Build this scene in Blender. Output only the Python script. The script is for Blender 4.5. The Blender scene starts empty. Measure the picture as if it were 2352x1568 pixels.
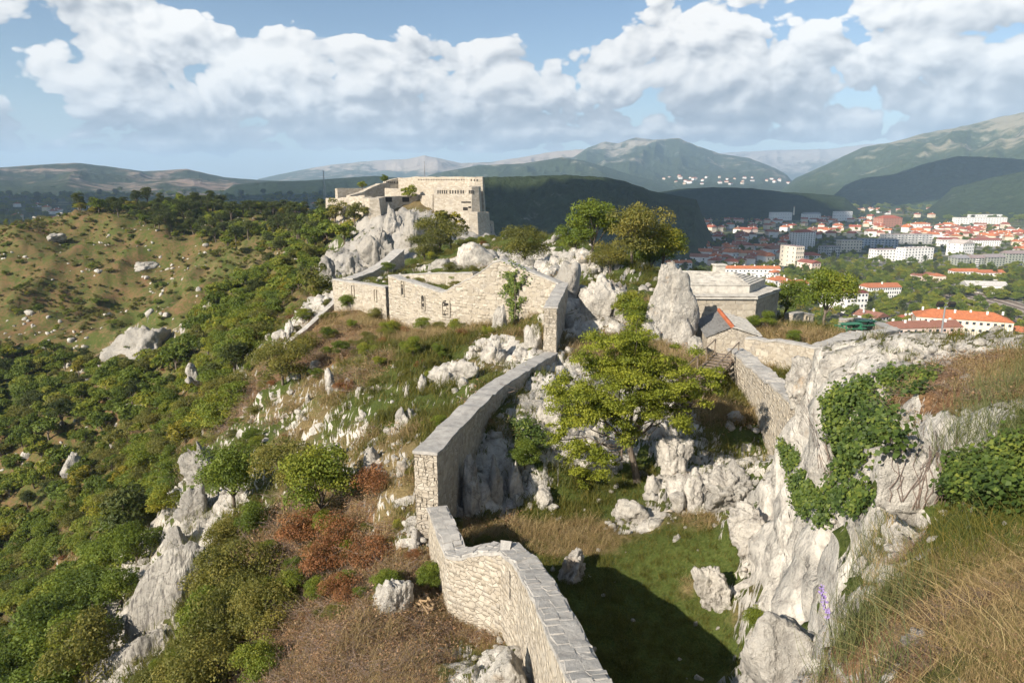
import bpy, bmesh, math, random
import numpy as np
from mathutils import Vector, Matrix, Euler

random.seed(11)
rng = np.random.default_rng(11)
scene = bpy.context.scene
COL = scene.collection
R = math.radians

# ------------------------------------------------------------------ camera
FW, FH, FL, HORIZON = 2352.0, 1568.0, 1568.0, 425.0      # survey frame used to lay out sight lines
PITCH = math.atan((FH / 2 - HORIZON) / FL)
cam = bpy.data.cameras.new('camera')
cam.lens, cam.sensor_width, cam.clip_start, cam.clip_end = 24.0, 36.0, 0.1, 60000.0
camo = bpy.data.objects.new('camera', cam)
camo.rotation_euler = (math.pi / 2 - PITCH, 0, 0)
COL.objects.link(camo)
scene.camera = camo

# ------------------------------------------------------------------ sun, sky, exposure
SUN_EL = R(31.0)
SUN_TRAVEL = (0.70, 0.714)                                # horizontal direction the light travels
sun = bpy.data.lights.new('sun', 'SUN')
sun.energy, sun.angle, sun.color = 5.0, R(0.5), (1.0, 0.91, 0.79)
suno = bpy.data.objects.new('sun', sun)
LD = Vector((SUN_TRAVEL[0] * math.cos(SUN_EL), SUN_TRAVEL[1] * math.cos(SUN_EL), -math.sin(SUN_EL)))
suno.rotation_euler = LD.to_track_quat('-Z', 'Y').to_euler()
COL.objects.link(suno)
vs = scene.view_settings
vs.view_transform, vs.look, vs.gamma, vs.exposure = 'Standard', 'None', 1.0, 0.92
vs.use_curve_mapping = False
scene.cycles.use_denoising = True
scene.cycles.use_adaptive_sampling = True
scene.cycles.adaptive_threshold = 0.025
scene.cycles.max_bounces = 5
scene.cycles.diffuse_bounces = 2
scene.cycles.transparent_max_bounces = 8
scene.cycles.volume_bounces = 1
scene.cycles.caustics_reflective = False
scene.cycles.caustics_refractive = False


class NT:
    """small wrapper to write node trees tersely"""
    def __init__(s, tree):
        s.t = tree
    def n(s, typ, ins=None, out=0, **props):
        nd = s.t.nodes.new(typ)
        for k, v in props.items():
            setattr(nd, k, v)
        for k, v in (ins or {}).items():
            sock = nd.inputs[k]
            if isinstance(v, bpy.types.NodeSocket):
                s.t.links.new(v, sock)
            elif isinstance(v, bpy.types.Node):
                s.t.links.new(v.outputs[0], sock)
            else:
                if sock.type == 'RGBA' and len(v) == 3:
                    v = (*v, 1)
                sock.default_value = v
        return nd.outputs[out] if out is not None else nd
    def m(s, op, a, b=0.0, c=None, clamp=False):
        ins = {0: a, 1: b}
        if c is not None:
            ins[2] = c
        return s.n('ShaderNodeMath', ins, operation=op, use_clamp=clamp)
    def mix(s, f, a, b, blend='MIX'):
        nd = s.n('ShaderNodeMix', None, None, data_type='RGBA', blend_type=blend)
        for i, v in ((0, f), (6, a), (7, b)):
            if isinstance(v, bpy.types.NodeSocket):
                s.t.links.new(v, nd.inputs[i])
            else:
                nd.inputs[i].default_value = (*v, 1) if i and len(v) == 3 else v
        return nd.outputs[2]
    def noise(s, vec, scale, detail=4.0, rough=0.55, lac=2.0, dist=0.0, out='Fac', dim='3D'):
        return s.n('ShaderNodeTexNoise', noise_dimensions=dim, ins={'Vector': vec, 'Scale': scale, 'Detail': detail, 'Roughness': rough,
                                          'Lacunarity': lac, 'Distortion': dist}, out=out)
    def step(s, v, lo, hi):
        return s.n('ShaderNodeMapRange', {0: v, 1: lo, 2: hi, 3: 0.0, 4: 1.0}, interpolation_type='SMOOTHSTEP')
    def ramp(s, f, stops):
        nd = s.n('ShaderNodeValToRGB', {0: f}, None)
        e = nd.color_ramp.elements
        while len(e) < len(stops):
            e.new(0.5)
        for el, (p, c) in zip(e, stops):
            el.position = p
            el.color = (*c, 1) if len(c) == 3 else c
        return nd.outputs[0]
    def attr(s, name, out='Fac'):
        return s.n('ShaderNodeAttribute', None, out, attribute_name=name)


world = bpy.data.worlds.new('World')
scene.world = world
world.use_nodes = True
world.cycles.sampling_method = 'MANUAL'
world.cycles.sample_map_resolution = 256


def build_world():
    w = NT(world.node_tree)
    w.t.nodes.clear()
    sky = w.n('ShaderNodeTexSky', sky_type='NISHITA', sun_disc=False, sun_elevation=SUN_EL,
              sun_rotation=math.atan2(-SUN_TRAVEL[0], -SUN_TRAVEL[1]), altitude=350, air_density=1.0,
              dust_density=0.6, ozone_density=1.6)
    d = w.n('ShaderNodeTexCoord', out='Generated')
    xyz = w.n('ShaderNodeSeparateXYZ', {0: d}, None)
    x, y, z = xyz.outputs
    az = w.m('ARCTAN2', x, y)
    el = w.m('ARCSINE', z)
    # cumulus: fractal noise over (azimuth, elevation), squeezed towards the horizon where banks are seen edge-on
    elw = w.m('MULTIPLY', el, 1.5)
    p0 = w.n('ShaderNodeCombineXYZ', {0: az, 1: elw, 2: 0.0})
    warp = w.noise(p0, 5.0, 2.0, 0.5, out='Color', dim='2D')
    wv = w.n('ShaderNodeVectorMath', {0: warp, 1: (0.5, 0.5, 0.5)}, operation='SUBTRACT')
    wv = w.n('ShaderNodeVectorMath', {0: wv, 3: 0.06}, operation='SCALE')
    p = w.n('ShaderNodeVectorMath', {0: p0, 1: wv}, operation='ADD')
    def puff(vec, scale, detail):
        v = w.n('ShaderNodeTexVoronoi', {'Vector': vec, 'Scale': scale, 'Detail': detail, 'Roughness': 0.62}, 'Distance', feature='F1', voronoi_dimensions='2D')
        return v
    def dens(vec):
        a = w.noise(vec, 3.6, 5.0, 0.56, dim='2D')
        return w.m('SUBTRACT', w.m('MULTIPLY', a, 0.95), w.m('MULTIPLY', puff(vec, 12.0, 2.6), 0.42))
    n1 = dens(p)
    off = w.n('ShaderNodeVectorMath', {0: p, 1: (-0.010, 0.022, 0.0)}, operation='ADD')
    n2 = dens(off)
    # where the banks stand: (azimuth, elevation, half width, half height, amount); they go on round the sky
    def uv(u, v):
        return (math.atan2(u - 1176, FL), math.atan((HORIZON - v) / FL))
    banks = [(-200, 230, 360, 110, .62), (30, 90, 260, 58, .66), (90, 255, 330, 85, .62), (430, 215, 170, 60, .40), (640, 225, 260, 78, .46), (880, 205, 260, 92, .48),
             (1200, 220, 280, 95, .46), (1480, 225, 240, 90, .42), (1640, 90, 210, 150, .48), (1850, 120, 240, 130, .46), (2180, 100, 330, 150, .50),
             (2330, 260, 280, 60, .34), (1750, 255, 420, 50, .36), (740, 322, 280, 12, .22), (1250, 318, 330, 13, .22), (350, 300, 420, 34, .36), (250, 348, 420, 13, .3), (1000, 345, 380, 9, .26), (1620, 318, 300, 16, .34), (2250, 318, 260, 18, .34), (1950, 300, 380, 26, .28),
             (2750, 200, 400, 170, .42), (-650, 200, 350, 150, .40), (250, -160, 300, 110, .3), (1900, -200, 520, 150, .34)]
    cov = under = None
    for (u, v, a, b, amp) in banks:
        ca, ce = uv(u, v)
        da = w.m('MULTIPLY', w.m('SUBTRACT', az, ca), FL / a)
        de = w.m('MULTIPLY', w.m('SUBTRACT', el, ce), FL / b)
        g = w.m('MULTIPLY', w.m('EXPONENT', w.m('MULTIPLY', w.m('ADD', w.m('MULTIPLY', da, da), w.m('MULTIPLY', de, de)), -0.8)), amp)
        un = w.m('MULTIPLY', g, w.m('MULTIPLY', de, -1.0))
        cov = g if cov is None else w.m('ADD', cov, g)
        under = un if under is None else w.m('ADD', under, un)
    under = w.m('DIVIDE', under, w.m('ADD', cov, 0.03))             # -1 crest of a bank .. +1 its base
    cov = w.m('MINIMUM', cov, 0.58)
    far = w.m('MULTIPLY', w.step(w.m('ABSOLUTE', az), 0.9, 1.3), 0.24)          # broken cloud round the rest of the sky
    high = w.m('MULTIPLY', w.step(el, 0.45, 0.8), 0.2)
    cov = w.m('ADD', cov, w.m('MAXIMUM', far, high))
    den = w.m('ADD', n1, cov)
    mask = w.step(den, 0.475, 0.55)
    mask = w.m('MULTIPLY', mask, w.step(el, 0.014, 0.034))
    lit = w.m('MULTIPLY', w.m('SUBTRACT', n1, n2), 1.15)
    soft = w.m('MULTIPLY', w.m('SUBTRACT', w.noise(off, 5.0, 3.0, 0.55, dim='2D'), 0.5), 0.55)
    base = w.m('SUBTRACT', w.m('ADD', 0.90, lit), w.m('MULTIPLY', w.step(w.m('ADD', under, soft), -0.05, 0.75), 0.50))
    base = w.m('ADD', base, soft)
    base = w.m('SUBTRACT', base, w.m('MULTIPLY', w.step(az, 0.42, 0.75), 0.16))      # the thick bank to the east is greyer
    b01 = w.n('ShaderNodeMapRange', {0: base, 1: 0.25, 2: 1.05, 3: 0.0, 4: 1.0})
    ccol = w.ramp(b01, [(0.0, (2.9, 3.15, 3.5)), (0.4, (4.5, 4.7, 4.95)), (0.7, (7.2, 7.25, 7.2)), (1.0, (9.4, 9.2, 8.8))])
    # pale veil towards the horizon
    skyc = w.mix(w.m('MULTIPLY', w.step(w.m('SUBTRACT', 0.13, el), 0.0, 0.13), 0.42), sky, (5.0, 5.9, 6.8))
    col = w.mix(w.m('MULTIPLY', mask, 0.97), skyc, ccol)
    bg = w.n('ShaderNodeBackground', {0: col, 1: 0.068})
    w.n('ShaderNodeOutputWorld', {0: bg}, None)


build_world()

# ------------------------------------------------------------------ sight lines
CP, SP = math.cos(PITCH), math.sin(PITCH)


def ray(u, v):
    cx, cz = (u - FW / 2) / FL, (FH / 2 - v) / FL
    dy, dz = CP + cz * SP, -SP + cz * CP
    return cx / dy, dz / dy


def P(u, v, Y):
    a, b = ray(u, v)
    return np.array((a * Y, Y, b * Y))


def Pz(u, v, z):
    a, b = ray(u, v)
    return P(u, v, z / b)


def project(p):
    p = np.atleast_2d(np.asarray(p, float))
    f = p[:, 1] * CP - p[:, 2] * SP
    up = p[:, 1] * SP + p[:, 2] * CP
    f = np.where(f < 0.05, np.nan, f)
    return FW / 2 + FL * p[:, 0] / f, FH / 2 - FL * up / f, f


def inpoly(u, v, poly):
    poly = np.asarray(poly, float)
    c = np.zeros(np.shape(u), bool)
    j = len(poly) - 1
    for i in range(len(poly)):
        xi, yi = poly[i]
        xj, yj = poly[j]
        with np.errstate(all='ignore'):
            c ^= ((yi > v) != (yj > v)) & (u < (xj - xi) * (v - yi) / (yj - yi + 1e-9) + xi)
        j = i
    return c


# ------------------------------------------------------------------ numeric noise
def _hash(ix, iy, iz, seed):
    h = (ix.astype(np.int64) * 374761393 + iy.astype(np.int64) * 668265263 + iz.astype(np.int64) * 2147483647 + seed * 974634777) & 0xffffffff
    h = ((h ^ (h >> 13)) * 1274126177) & 0xffffffff
    h = ((h ^ (h >> 16)) * 2246822519) & 0xffffffff
    return ((h ^ (h >> 15)) & 0xffffff) / float(0xffffff)


def vnoise(x, y, z, seed=0):
    x, y, z = np.broadcast_arrays(np.asarray(x, float), np.asarray(y, float), np.asarray(z, float))
    ix, iy, iz = np.floor(x), np.floor(y), np.floor(z)
    fx, fy, fz = x - ix, y - iy, z - iz
    fx, fy, fz = (t * t * t * (t * (t * 6 - 15) + 10) for t in (fx, fy, fz))
    r = 0
    for a in (0, 1):
        for b in (0, 1):
            for c in (0, 1):
                wgt = (fx if a else 1 - fx) * (fy if b else 1 - fy) * (fz if c else 1 - fz)
                r = r + wgt * _hash(ix + a, iy + b, iz + c, seed)
    return r * 2 - 1


def fbm(x, y, z=0.0, octaves=4, seed=0, gain=0.5, lac=2.03):
    t, amp = 0, 1.0
    for o in range(octaves):
        k = lac ** o
        t = t + amp * vnoise(x * k, y * k, z * k, seed + o * 17)
        amp *= gain
    return t


def ridged(x, y, z=0.0, octaves=4, seed=0, gain=0.5):
    t, amp = 0, 1.0
    for o in range(octaves):
        k = 2.07 ** o
        t = t + amp * (1 - 2 * np.abs(vnoise(x * k, y * k, z * k, seed + o * 31)))
        amp *= gain
    return t


def worley(x, y, z, seed=0):
    """distance to nearest and second nearest cell point, and the nearest cell's own random value"""
    ix, iy, iz = np.floor(x), np.floor(y), np.floor(z)
    d1 = np.full(x.shape, 9.0); d2 = np.full(x.shape, 9.0); cid = np.zeros(x.shape)
    for a in (-1, 0, 1):
        for b in (-1, 0, 1):
            for c in (-1, 0, 1):
                jx, jy, jz = ix + a, iy + b, iz + c
                px, py, pz = jx + _hash(jx, jy, jz, seed), jy + _hash(jx, jy, jz, seed + 1), jz + _hash(jx, jy, jz, seed + 2)
                d = (x - px) ** 2 + (y - py) ** 2 + (z - pz) ** 2
                n = d < d1
                d2 = np.where(n, d1, np.minimum(d2, d))
                cid = np.where(n, _hash(jx, jy, jz, seed + 3), cid)
                d1 = np.where(n, d, d1)
    return np.sqrt(d1), np.sqrt(d2), cid


# ------------------------------------------------------------------ object helpers
def tag(o, label=None, cat=None, group=None, kind=None):
    for k, v in (('label', label), ('category', cat), ('group', group), ('kind', kind)):
        if v:
            o[k] = v
    return o


def empty(name, loc=(0, 0, 0), rz=0.0):
    o = bpy.data.objects.new(name, None)
    o.location = loc
    o.rotation_euler = (0, 0, rz)
    o.empty_display_size = 0.2
    COL.objects.link(o)
    return o


def mesh_np(name, verts, faces, mat=None, smooth=False, attrs=None, colors=None):
    """faces: (n,k) int array of one size, or list of lists"""
    me = bpy.data.meshes.new(name)
    verts = np.asarray(verts, np.float32)
    if isinstance(faces, np.ndarray):
        nf, k = faces.shape
        me.vertices.add(len(verts))
        me.vertices.foreach_set('co', verts.ravel())
        me.loops.add(nf * k)
        me.loops.foreach_set('vertex_index', faces.astype(np.int32).ravel())
        me.polygons.add(nf)
        me.polygons.foreach_set('loop_start', np.arange(0, nf * k, k, dtype=np.int32))
        me.update(calc_edges=True)
    else:
        me.from_pydata([tuple(map(float, q)) for q in verts], [], [list(map(int, f)) for f in faces])
        me.update()
    if smooth:
        me.polygons.foreach_set('use_smooth', np.ones(len(me.polygons), bool))
    for k, v in (attrs or {}).items():
        dom = 'POINT' if len(v) == len(verts) else 'FACE'
        at = me.attributes.new(k, 'FLOAT', dom)
        at.data.foreach_set('value', np.asarray(v, np.float32))
    if mat is not None:
        for m_ in (mat if isinstance(mat, (list, tuple)) else [mat]):
            me.materials.append(m_)
    return me


def obj(name, me, parent=None, loc=None, kind=None):
    o = bpy.data.objects.new(name, me)
    COL.objects.link(o)
    if parent is not None:
        o.parent = parent
    if loc is not None:
        o.location = loc
    if kind:
        o['kind'] = kind
    return o


class MB:
    """collects quads and tris into one mesh; materials by slot"""
    def __init__(s):
        s.v, s.f, s.mi = [], [], []
    def add(s, verts, faces, mi=0):
        b = len(s.v)
        s.v.extend([tuple(map(float, q)) for q in verts])
        s.f.extend([[b + i for i in f] for f in faces])
        s.mi.extend([mi] * len(faces))
    def box(s, c, size, rz=0.0, mi=0, rot=None):
        hx, hy, hz = size[0] / 2, size[1] / 2, size[2] / 2
        m_ = rot if rot is not None else Matrix.Rotation(rz, 3, 'Z')
        vs_ = [Vector(c) + m_ @ Vector((sx * hx, sy * hy, sz * hz)) for sz in (-1, 1) for sy in (-1, 1) for sx in (-1, 1)]
        s.add(vs_, [(0, 2, 3, 1), (4, 5, 7, 6), (0, 1, 5, 4), (2, 6, 7, 3), (0, 4, 6, 2), (1, 3, 7, 5)], mi)
    def tube(s, pts, rad, sides=6, mi=0, cap=True):
        pts = [Vector(q) for q in pts]
        rad = rad if isinstance(rad, (list, tuple)) else [rad] * len(pts)
        rings = []
        up = Vector((0.13, 0.27, 0.95)).normalized()
        for i, q in enumerate(pts):
            t = (pts[min(i + 1, len(pts) - 1)] - pts[max(i - 1, 0)])
            t = t.normalized() if t.length > 1e-9 else Vector((0, 0, 1))
            a = t.cross(up)
            a = a.normalized() if a.length > 1e-3 else t.cross(Vector((1, 0, 0))).normalized()
            b = t.cross(a)
            rings.append([q + (a * math.cos(k * 2 * math.pi / sides) + b * math.sin(k * 2 * math.pi / sides)) * rad[i] for k in range(sides)])
        vs_ = [q for r in rings for q in r]
        fs = [(i * sides + k, i * sides + (k + 1) % sides, (i + 1) * sides + (k + 1) % sides, (i + 1) * sides + k)
              for i in range(len(pts) - 1) for k in range(sides)]
        if cap:
            fs.append(tuple(range(sides - 1, -1, -1)))
            fs.append(tuple((len(pts) - 1) * sides + k for k in range(sides)))
        s.add(vs_, fs, mi)
    def mesh(s, name, mats, smooth=False):
        me = bpy.data.meshes.new(name)
        me.from_pydata(s.v, [], s.f)
        for m_ in (mats if isinstance(mats, (list, tuple)) else [mats]):
            me.materials.append(m_)
        me.polygons.foreach_set('material_index', np.array(s.mi, np.int32))
        if smooth:
            me.polygons.foreach_set('use_smooth', np.ones(len(s.f), bool))
        me.update()
        return me
    def build(s, name, mats, parent=None, loc=None, smooth=False):
        return obj(name, s.mesh(name, mats, smooth), parent, loc)


# ------------------------------------------------------------------ materials
def material(name, fn):
    m_ = bpy.data.materials.new(name)
    m_.use_nodes = True
    t = NT(m_.node_tree)
    t.t.nodes.clear()
    sh = fn(t)
    t.n('ShaderNodeOutputMaterial', {0: sh}, None)
    return m_


def principled(t, col, rough=0.85, normal=None, **kw):
    ins = {'Base Color': col, 'Roughness': rough, 'Specular IOR Level': kw.get('spec', 0.25)}
    if normal is not None:
        ins['Normal'] = normal
    if 'metal' in kw:
        ins['Metallic'] = kw['metal']
    return t.n('ShaderNodeBsdfPrincipled', ins)


def bump(t, h, strength=0.5, dist=0.1, normal=None):
    ins = {'Height': h, 'Strength': strength, 'Distance': dist}
    if normal is not None:
        ins['Normal'] = normal
    return t.n('ShaderNodeBump', ins)


def rock_color(t, vec, warm=0.5, age=None):
    """pale karst limestone: cream faces, grey lichen skin, dark water streaks, ochre stains, fissures"""
    big = t.noise(vec, 0.30, 5, 0.62)
    mid = t.noise(vec, 1.9, 8, 0.72)
    fine = t.noise(vec, 8.0, 6, 0.75)
    mp = t.n('ShaderNodeMapping', {'Vector': vec, 'Rotation': (0.25, 0.2, 0.4), 'Scale': (2.6, 2.6, 0.55)})
    streak = t.noise(mp, 1.0, 6, 0.7)
    c = t.ramp(mid, [(0.28, (0.17, 0.16, 0.145)), (0.40, (0.40, 0.37, 0.325)), (0.54, (0.58, 0.54, 0.47)), (0.72, (0.70, 0.66, 0.58))])
    och = t.step(t.noise(vec, 0.8, 4, 0.6, dist=0.4), 0.60, 0.74)
    c = t.mix(t.m('MULTIPLY', och, warm), c, (0.47, 0.32, 0.18))
    grey = t.step(big, 0.48, 0.66)
    c = t.mix(t.m('MULTIPLY', grey, 0.5), c, (0.27, 0.26, 0.235))
    c = t.mix(t.m('MULTIPLY', t.step(t.noise(vec, 0.06, 4, 0.6), 0.46, 0.62), 0.45), c, (0.29, 0.265, 0.22))
    c = t.mix(t.m('MULTIPLY', t.m('SUBTRACT', 1.0, t.step(streak, 0.31, 0.45)), 0.5), c, (0.16, 0.145, 0.125))
    c = t.mix(t.m('MULTIPLY', t.step(fine, 0.55, 0.70), 0.45), c, (0.21, 0.19, 0.16))
    wv = t.n('ShaderNodeVectorMath', {0: vec, 1: t.n('ShaderNodeVectorMath', {0: t.noise(vec, 1.1, 4, 0.6, out='Color'), 3: 0.9}, operation='SCALE')}, operation='ADD')
    cr = t.n('ShaderNodeTexVoronoi', {'Vector': wv, 'Scale': 0.8}, 'Distance', feature='DISTANCE_TO_EDGE')
    crack = t.m('MULTIPLY', t.m('SUBTRACT', 1.0, t.step(cr, 0.0, 0.045)), t.step(streak, 0.40, 0.55))
    c = t.mix(t.m('MULTIPLY', crack, 0.3), c, (0.12, 0.10, 0.08))
    if age is not None:      # grey lichen skin of old natural crags
        c = t.mix(t.m('MULTIPLY', age, t.m('ADD', 0.35, t.m('MULTIPLY', t.step(mid, 0.35, 0.6), 0.35))), c, (0.245, 0.23, 0.205))
    h = t.m('ADD', t.m('ADD', t.m('MULTIPLY', mid, 0.9), t.m('MULTIPLY', streak, 0.5)), t.m('ADD', t.m('MULTIPLY', fine, 0.35), t.m('MULTIPLY', crack, -0.15)))
    return c, h


def m_rock(warm=0.5, stri=0.0, age=None):
    def fn(t):
        g = t.n('ShaderNodeNewGeometry', out='Position')
        c, h = rock_color(t, g, warm, age)
        if stri:
            mp = t.n('ShaderNodeMapping', {'Vector': g, 'Rotation': (0, 0.5, 0.6), 'Scale': (5.0, 5.0, 0.5)})
            s_ = t.noise(mp, 1.0, 5, 0.6)
            c = t.mix(t.m('MULTIPLY', t.m('SUBTRACT', 1.0, t.step(s_, 0.36, 0.5)), stri), c, (0.12, 0.11, 0.10))
            h = t.m('ADD', h, t.m('MULTIPLY', s_, 0.9))
        moss = t.n('ShaderNodeSeparateXYZ', {0: t.n('ShaderNodeNewGeometry', out='Normal')}, 2)
        mo = t.m('MULTIPLY', t.step(moss, 0.55, 0.95), t.step(t.noise(g, 2.3, 5, 0.65), 0.54, 0.66))
        c = t.mix(t.m('MULTIPLY', mo, 0.6), c, (0.12, 0.12, 0.045))
        return principled(t, c, 0.92, bump(t, h, 1.0, 0.28), spec=0.12)
    return fn


def m_ground(t):
    """hill soil: turf, straw, leaf litter and bedrock mixed by the cover surveyed on each place"""
    g = t.n('ShaderNodeNewGeometry', out='Position')
    ra, ga, da, ba = (t.attr(k) for k in ('rock', 'green', 'dry', 'brown'))
    n1 = t.noise(g, 0.22, 6, 0.62)
    n2 = t.noise(g, 1.3, 6, 0.66)
    n3 = t.noise(g, 11.0, 5, 0.7)
    green = t.ramp(n3, [(0.3, (0.030, 0.046, 0.010)), (0.55, (0.075, 0.095, 0.022)), (0.8, (0.15, 0.145, 0.05))])
    straw = t.ramp(n3, [(0.28, (0.075, 0.058, 0.026)), (0.55, (0.19, 0.142, 0.066)), (0.8, (0.33, 0.255, 0.13))])
    litter = t.ramp(n3, [(0.28, (0.075, 0.042, 0.022)), (0.55, (0.20, 0.115, 0.06)), (0.8, (0.36, 0.235, 0.13))])
    j = t.m('MULTIPLY', t.m('SUBTRACT', n2, 0.5), 1.5)
    j2 = t.m('MULTIPLY', t.m('SUBTRACT', n1, 0.5), 1.3)
    c = t.mix(t.step(t.m('ADD', t.m('SUBTRACT', da, ga), t.m('ADD', j, j2)), -0.35, 0.35), green, straw)
    c = t.mix(t.step(t.m('ADD', t.m('SUBTRACT', ba, 0.5), t.m('MULTIPLY', t.m('ADD', j, j2), 0.6)), -0.2, 0.25), c, litter)
    rc, h = rock_color(t, g, 0.45, t.attr('age'))
    nz = t.n('ShaderNodeSeparateXYZ', {0: t.n('ShaderNodeNewGeometry', out='True Normal')}, 2)
    steep = t.m('MULTIPLY', t.m('SUBTRACT', 0.70, nz), 2.2)
    rf = t.m('ADD', t.m('ADD', t.m('MULTIPLY', ra, 1.25), steep), t.m('MULTIPLY', t.m('ADD', j, j2), 0.75))
    rf = t.step(rf, 0.50, 0.66)
    c = t.mix(rf, c, rc)
    hh = t.m('ADD', t.m('MULTIPLY', h, t.m('ADD', t.m('MULTIPLY', rf, 0.8), 0.2)), t.m('ADD', t.m('MULTIPLY', n3, 0.35), t.m('MULTIPLY', rf, 0.5)))
    return principled(t, c, 0.95, bump(t, hh, 0.9, 0.16), spec=0.1)


def m_stone(t):
    """dressed rubble stones, colour differs from stone to stone"""
    g = t.n('ShaderNodeNewGeometry', out='Position')
    a = t.attr('tint')
    n2 = t.noise(g, 3.0, 6, 0.66)
    n3 = t.noise(g, 24.0, 4, 0.7)
    c = t.ramp(a, [(0.0, (0.335, 0.29, 0.225)), (0.35, (0.385, 0.335, 0.26)), (0.7, (0.42, 0.37, 0.29)), (1.0, (0.48, 0.43, 0.345))])
    c = t.mix(t.m('MULTIPLY', t.step(t.noise(g, 0.45, 4, 0.6), 0.47, 0.66), 0.5), c, (0.33, 0.30, 0.255))
    c = t.mix(t.m('MULTIPLY', t.step(n2, 0.5, 0.72), 0.6), c, (0.27, 0.25, 0.225))
    c = t.mix(t.m('MULTIPLY', t.step(n3, 0.55, 0.75), 0.5), c, (0.17, 0.15, 0.125))
    return principled(t, c, 0.92, bump(t, t.m('ADD', n2, t.m('MULTIPLY', n3, 0.4)), 0.7, 0.05), spec=0.12)


def m_mortar(scale=2.6):
    """rendered rubble core: lime mortar with stones showing through"""
    def fn(t):
        g = t.n('ShaderNodeNewGeometry', out='Position')
        n1 = t.noise(g, 0.5, 5, 0.6)
        n2 = t.noise(g, 2.2, 6, 0.68)
        n3 = t.noise(g, 20.0, 4, 0.7)
        mp = t.n('ShaderNodeMapping', {'Vector': g, 'Scale': (1, 1, 1.6)})
        v = t.n('ShaderNodeTexVoronoi', {'Vector': mp, 'Scale': scale, 'Randomness': 0.9}, None, feature='F1')
        e = t.n('ShaderNodeTexVoronoi', {'Vector': mp, 'Scale': scale, 'Randomness': 0.9}, 'Distance', feature='DISTANCE_TO_EDGE')
        cell = t.n('ShaderNodeSeparateColor', {0: v.outputs['Color']}, 0)
        c = t.ramp(cell, [(0, (0.34, 0.295, 0.23)), (0.5, (0.42, 0.37, 0.295)), (1, (0.49, 0.44, 0.36))])
        c = t.mix(t.m('MULTIPLY', t.m('SUBTRACT', 1.0, t.step(e, 0.01, 0.075)), 0.3), c, (0.30, 0.25, 0.19))
        c = t.mix(t.m('MULTIPLY', t.step(n1, 0.5, 0.7), 0.45), c, (0.29, 0.265, 0.235))
        c = t.mix(t.m('MULTIPLY', t.step(n2, 0.55, 0.75), 0.55), c, (0.23, 0.205, 0.175))
        c = t.mix(t.m('MULTIPLY', t.step(n3, 0.6, 0.78), 0.5), c, (0.13, 0.11, 0.09))
        h = t.m('ADD', t.m('MULTIPLY', t.step(e, 0.0, 0.10), 0.6), t.m('ADD', t.m('MULTIPLY', n2, 0.6), t.m('MULTIPLY', n3, 0.3)))
        return principled(t, c, 0.95, bump(t, h, 0.8, 0.07), spec=0.1)
    return fn


def m_cap(t):
    """weathered cement capping with flints showing and joints"""
    g = t.n('ShaderNodeNewGeometry', out='Position')
    n2 = t.noise(g, 2.5, 7, 0.68)
    n3 = t.noise(g, 16.0, 5, 0.72)
    v = t.n('ShaderNodeTexVoronoi', {'Vector': g, 'Scale': 14.0}, 'Distance', feature='F1')
    c = t.ramp(n2, [(0.3, (0.25, 0.235, 0.215)), (0.55, (0.39, 0.37, 0.335)), (0.78, (0.50, 0.475, 0.43))])
    c = t.mix(t.m('MULTIPLY', t.step(n3, 0.56, 0.72), 0.6), c, (0.19, 0.165, 0.14))
    c = t.mix(t.m('MULTIPLY', t.m('SUBTRACT', 1.0, t.step(v, 0.10, 0.22)), 0.45), c, (0.62, 0.585, 0.52))
    return principled(t, c, 0.93, bump(t, t.m('ADD', n2, t.m('MULTIPLY', n3, 0.6)), 0.7, 0.05), spec=0.12)


def m_leaf(stops, trans=0.35, rnd=0.35):
    """leaf: colour by the clump it grows in and by the plant; light passes through"""
    def fn(t):
        a = t.attr('tint')
        oi = t.n('ShaderNodeObjectInfo', out='Random')
        f = t.m('ADD', t.m('MULTIPLY', a, 1.0 - rnd), t.m('MULTIPLY', oi, rnd))
        c = t.ramp(f, stops)
        d = principled(t, c, 0.6, spec=0.3)
        tr = t.n('ShaderNodeBsdfTranslucent', {0: t.mix(0.5, c, (0.20, 0.22, 0.03), 'MIX')})
        return t.n('ShaderNodeMixShader', {0: trans, 1: d, 2: tr})
    return fn


def m_plain(col, rough=0.7, var=0.25, scale=3.0, spec=0.3, bumpd=0.0, metal=0.0):
    def fn(t):
        g = t.n('ShaderNodeNewGeometry', out='Position')
        n = t.noise(g, scale, 5, 0.65)
        dark = tuple(x * (1 - var) for x in col)
        lite = tuple(min(1, x * (1 + var * 0.6)) for x in col)
        c = t.ramp(n, [(0.3, dark), (0.5, col), (0.72, lite)])
        return principled(t, c, rough, bump(t, n, 0.6, bumpd) if bumpd else None, spec=spec, metal=metal)
    return fn


def m_bark(t):
    g = t.n('ShaderNodeTexCoord', out='Object')
    mp = t.n('ShaderNodeMapping', {'Vector': g, 'Scale': (9, 9, 1.6)})
    n = t.noise(mp, 1.6, 6, 0.7)
    c = t.ramp(n, [(0.3, (0.055, 0.042, 0.032)), (0.55, (0.16, 0.13, 0.10)), (0.8, (0.29, 0.25, 0.20))])
    return principled(t, c, 0.95, bump(t, n, 0.9, 0.03), spec=0.1)


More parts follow.
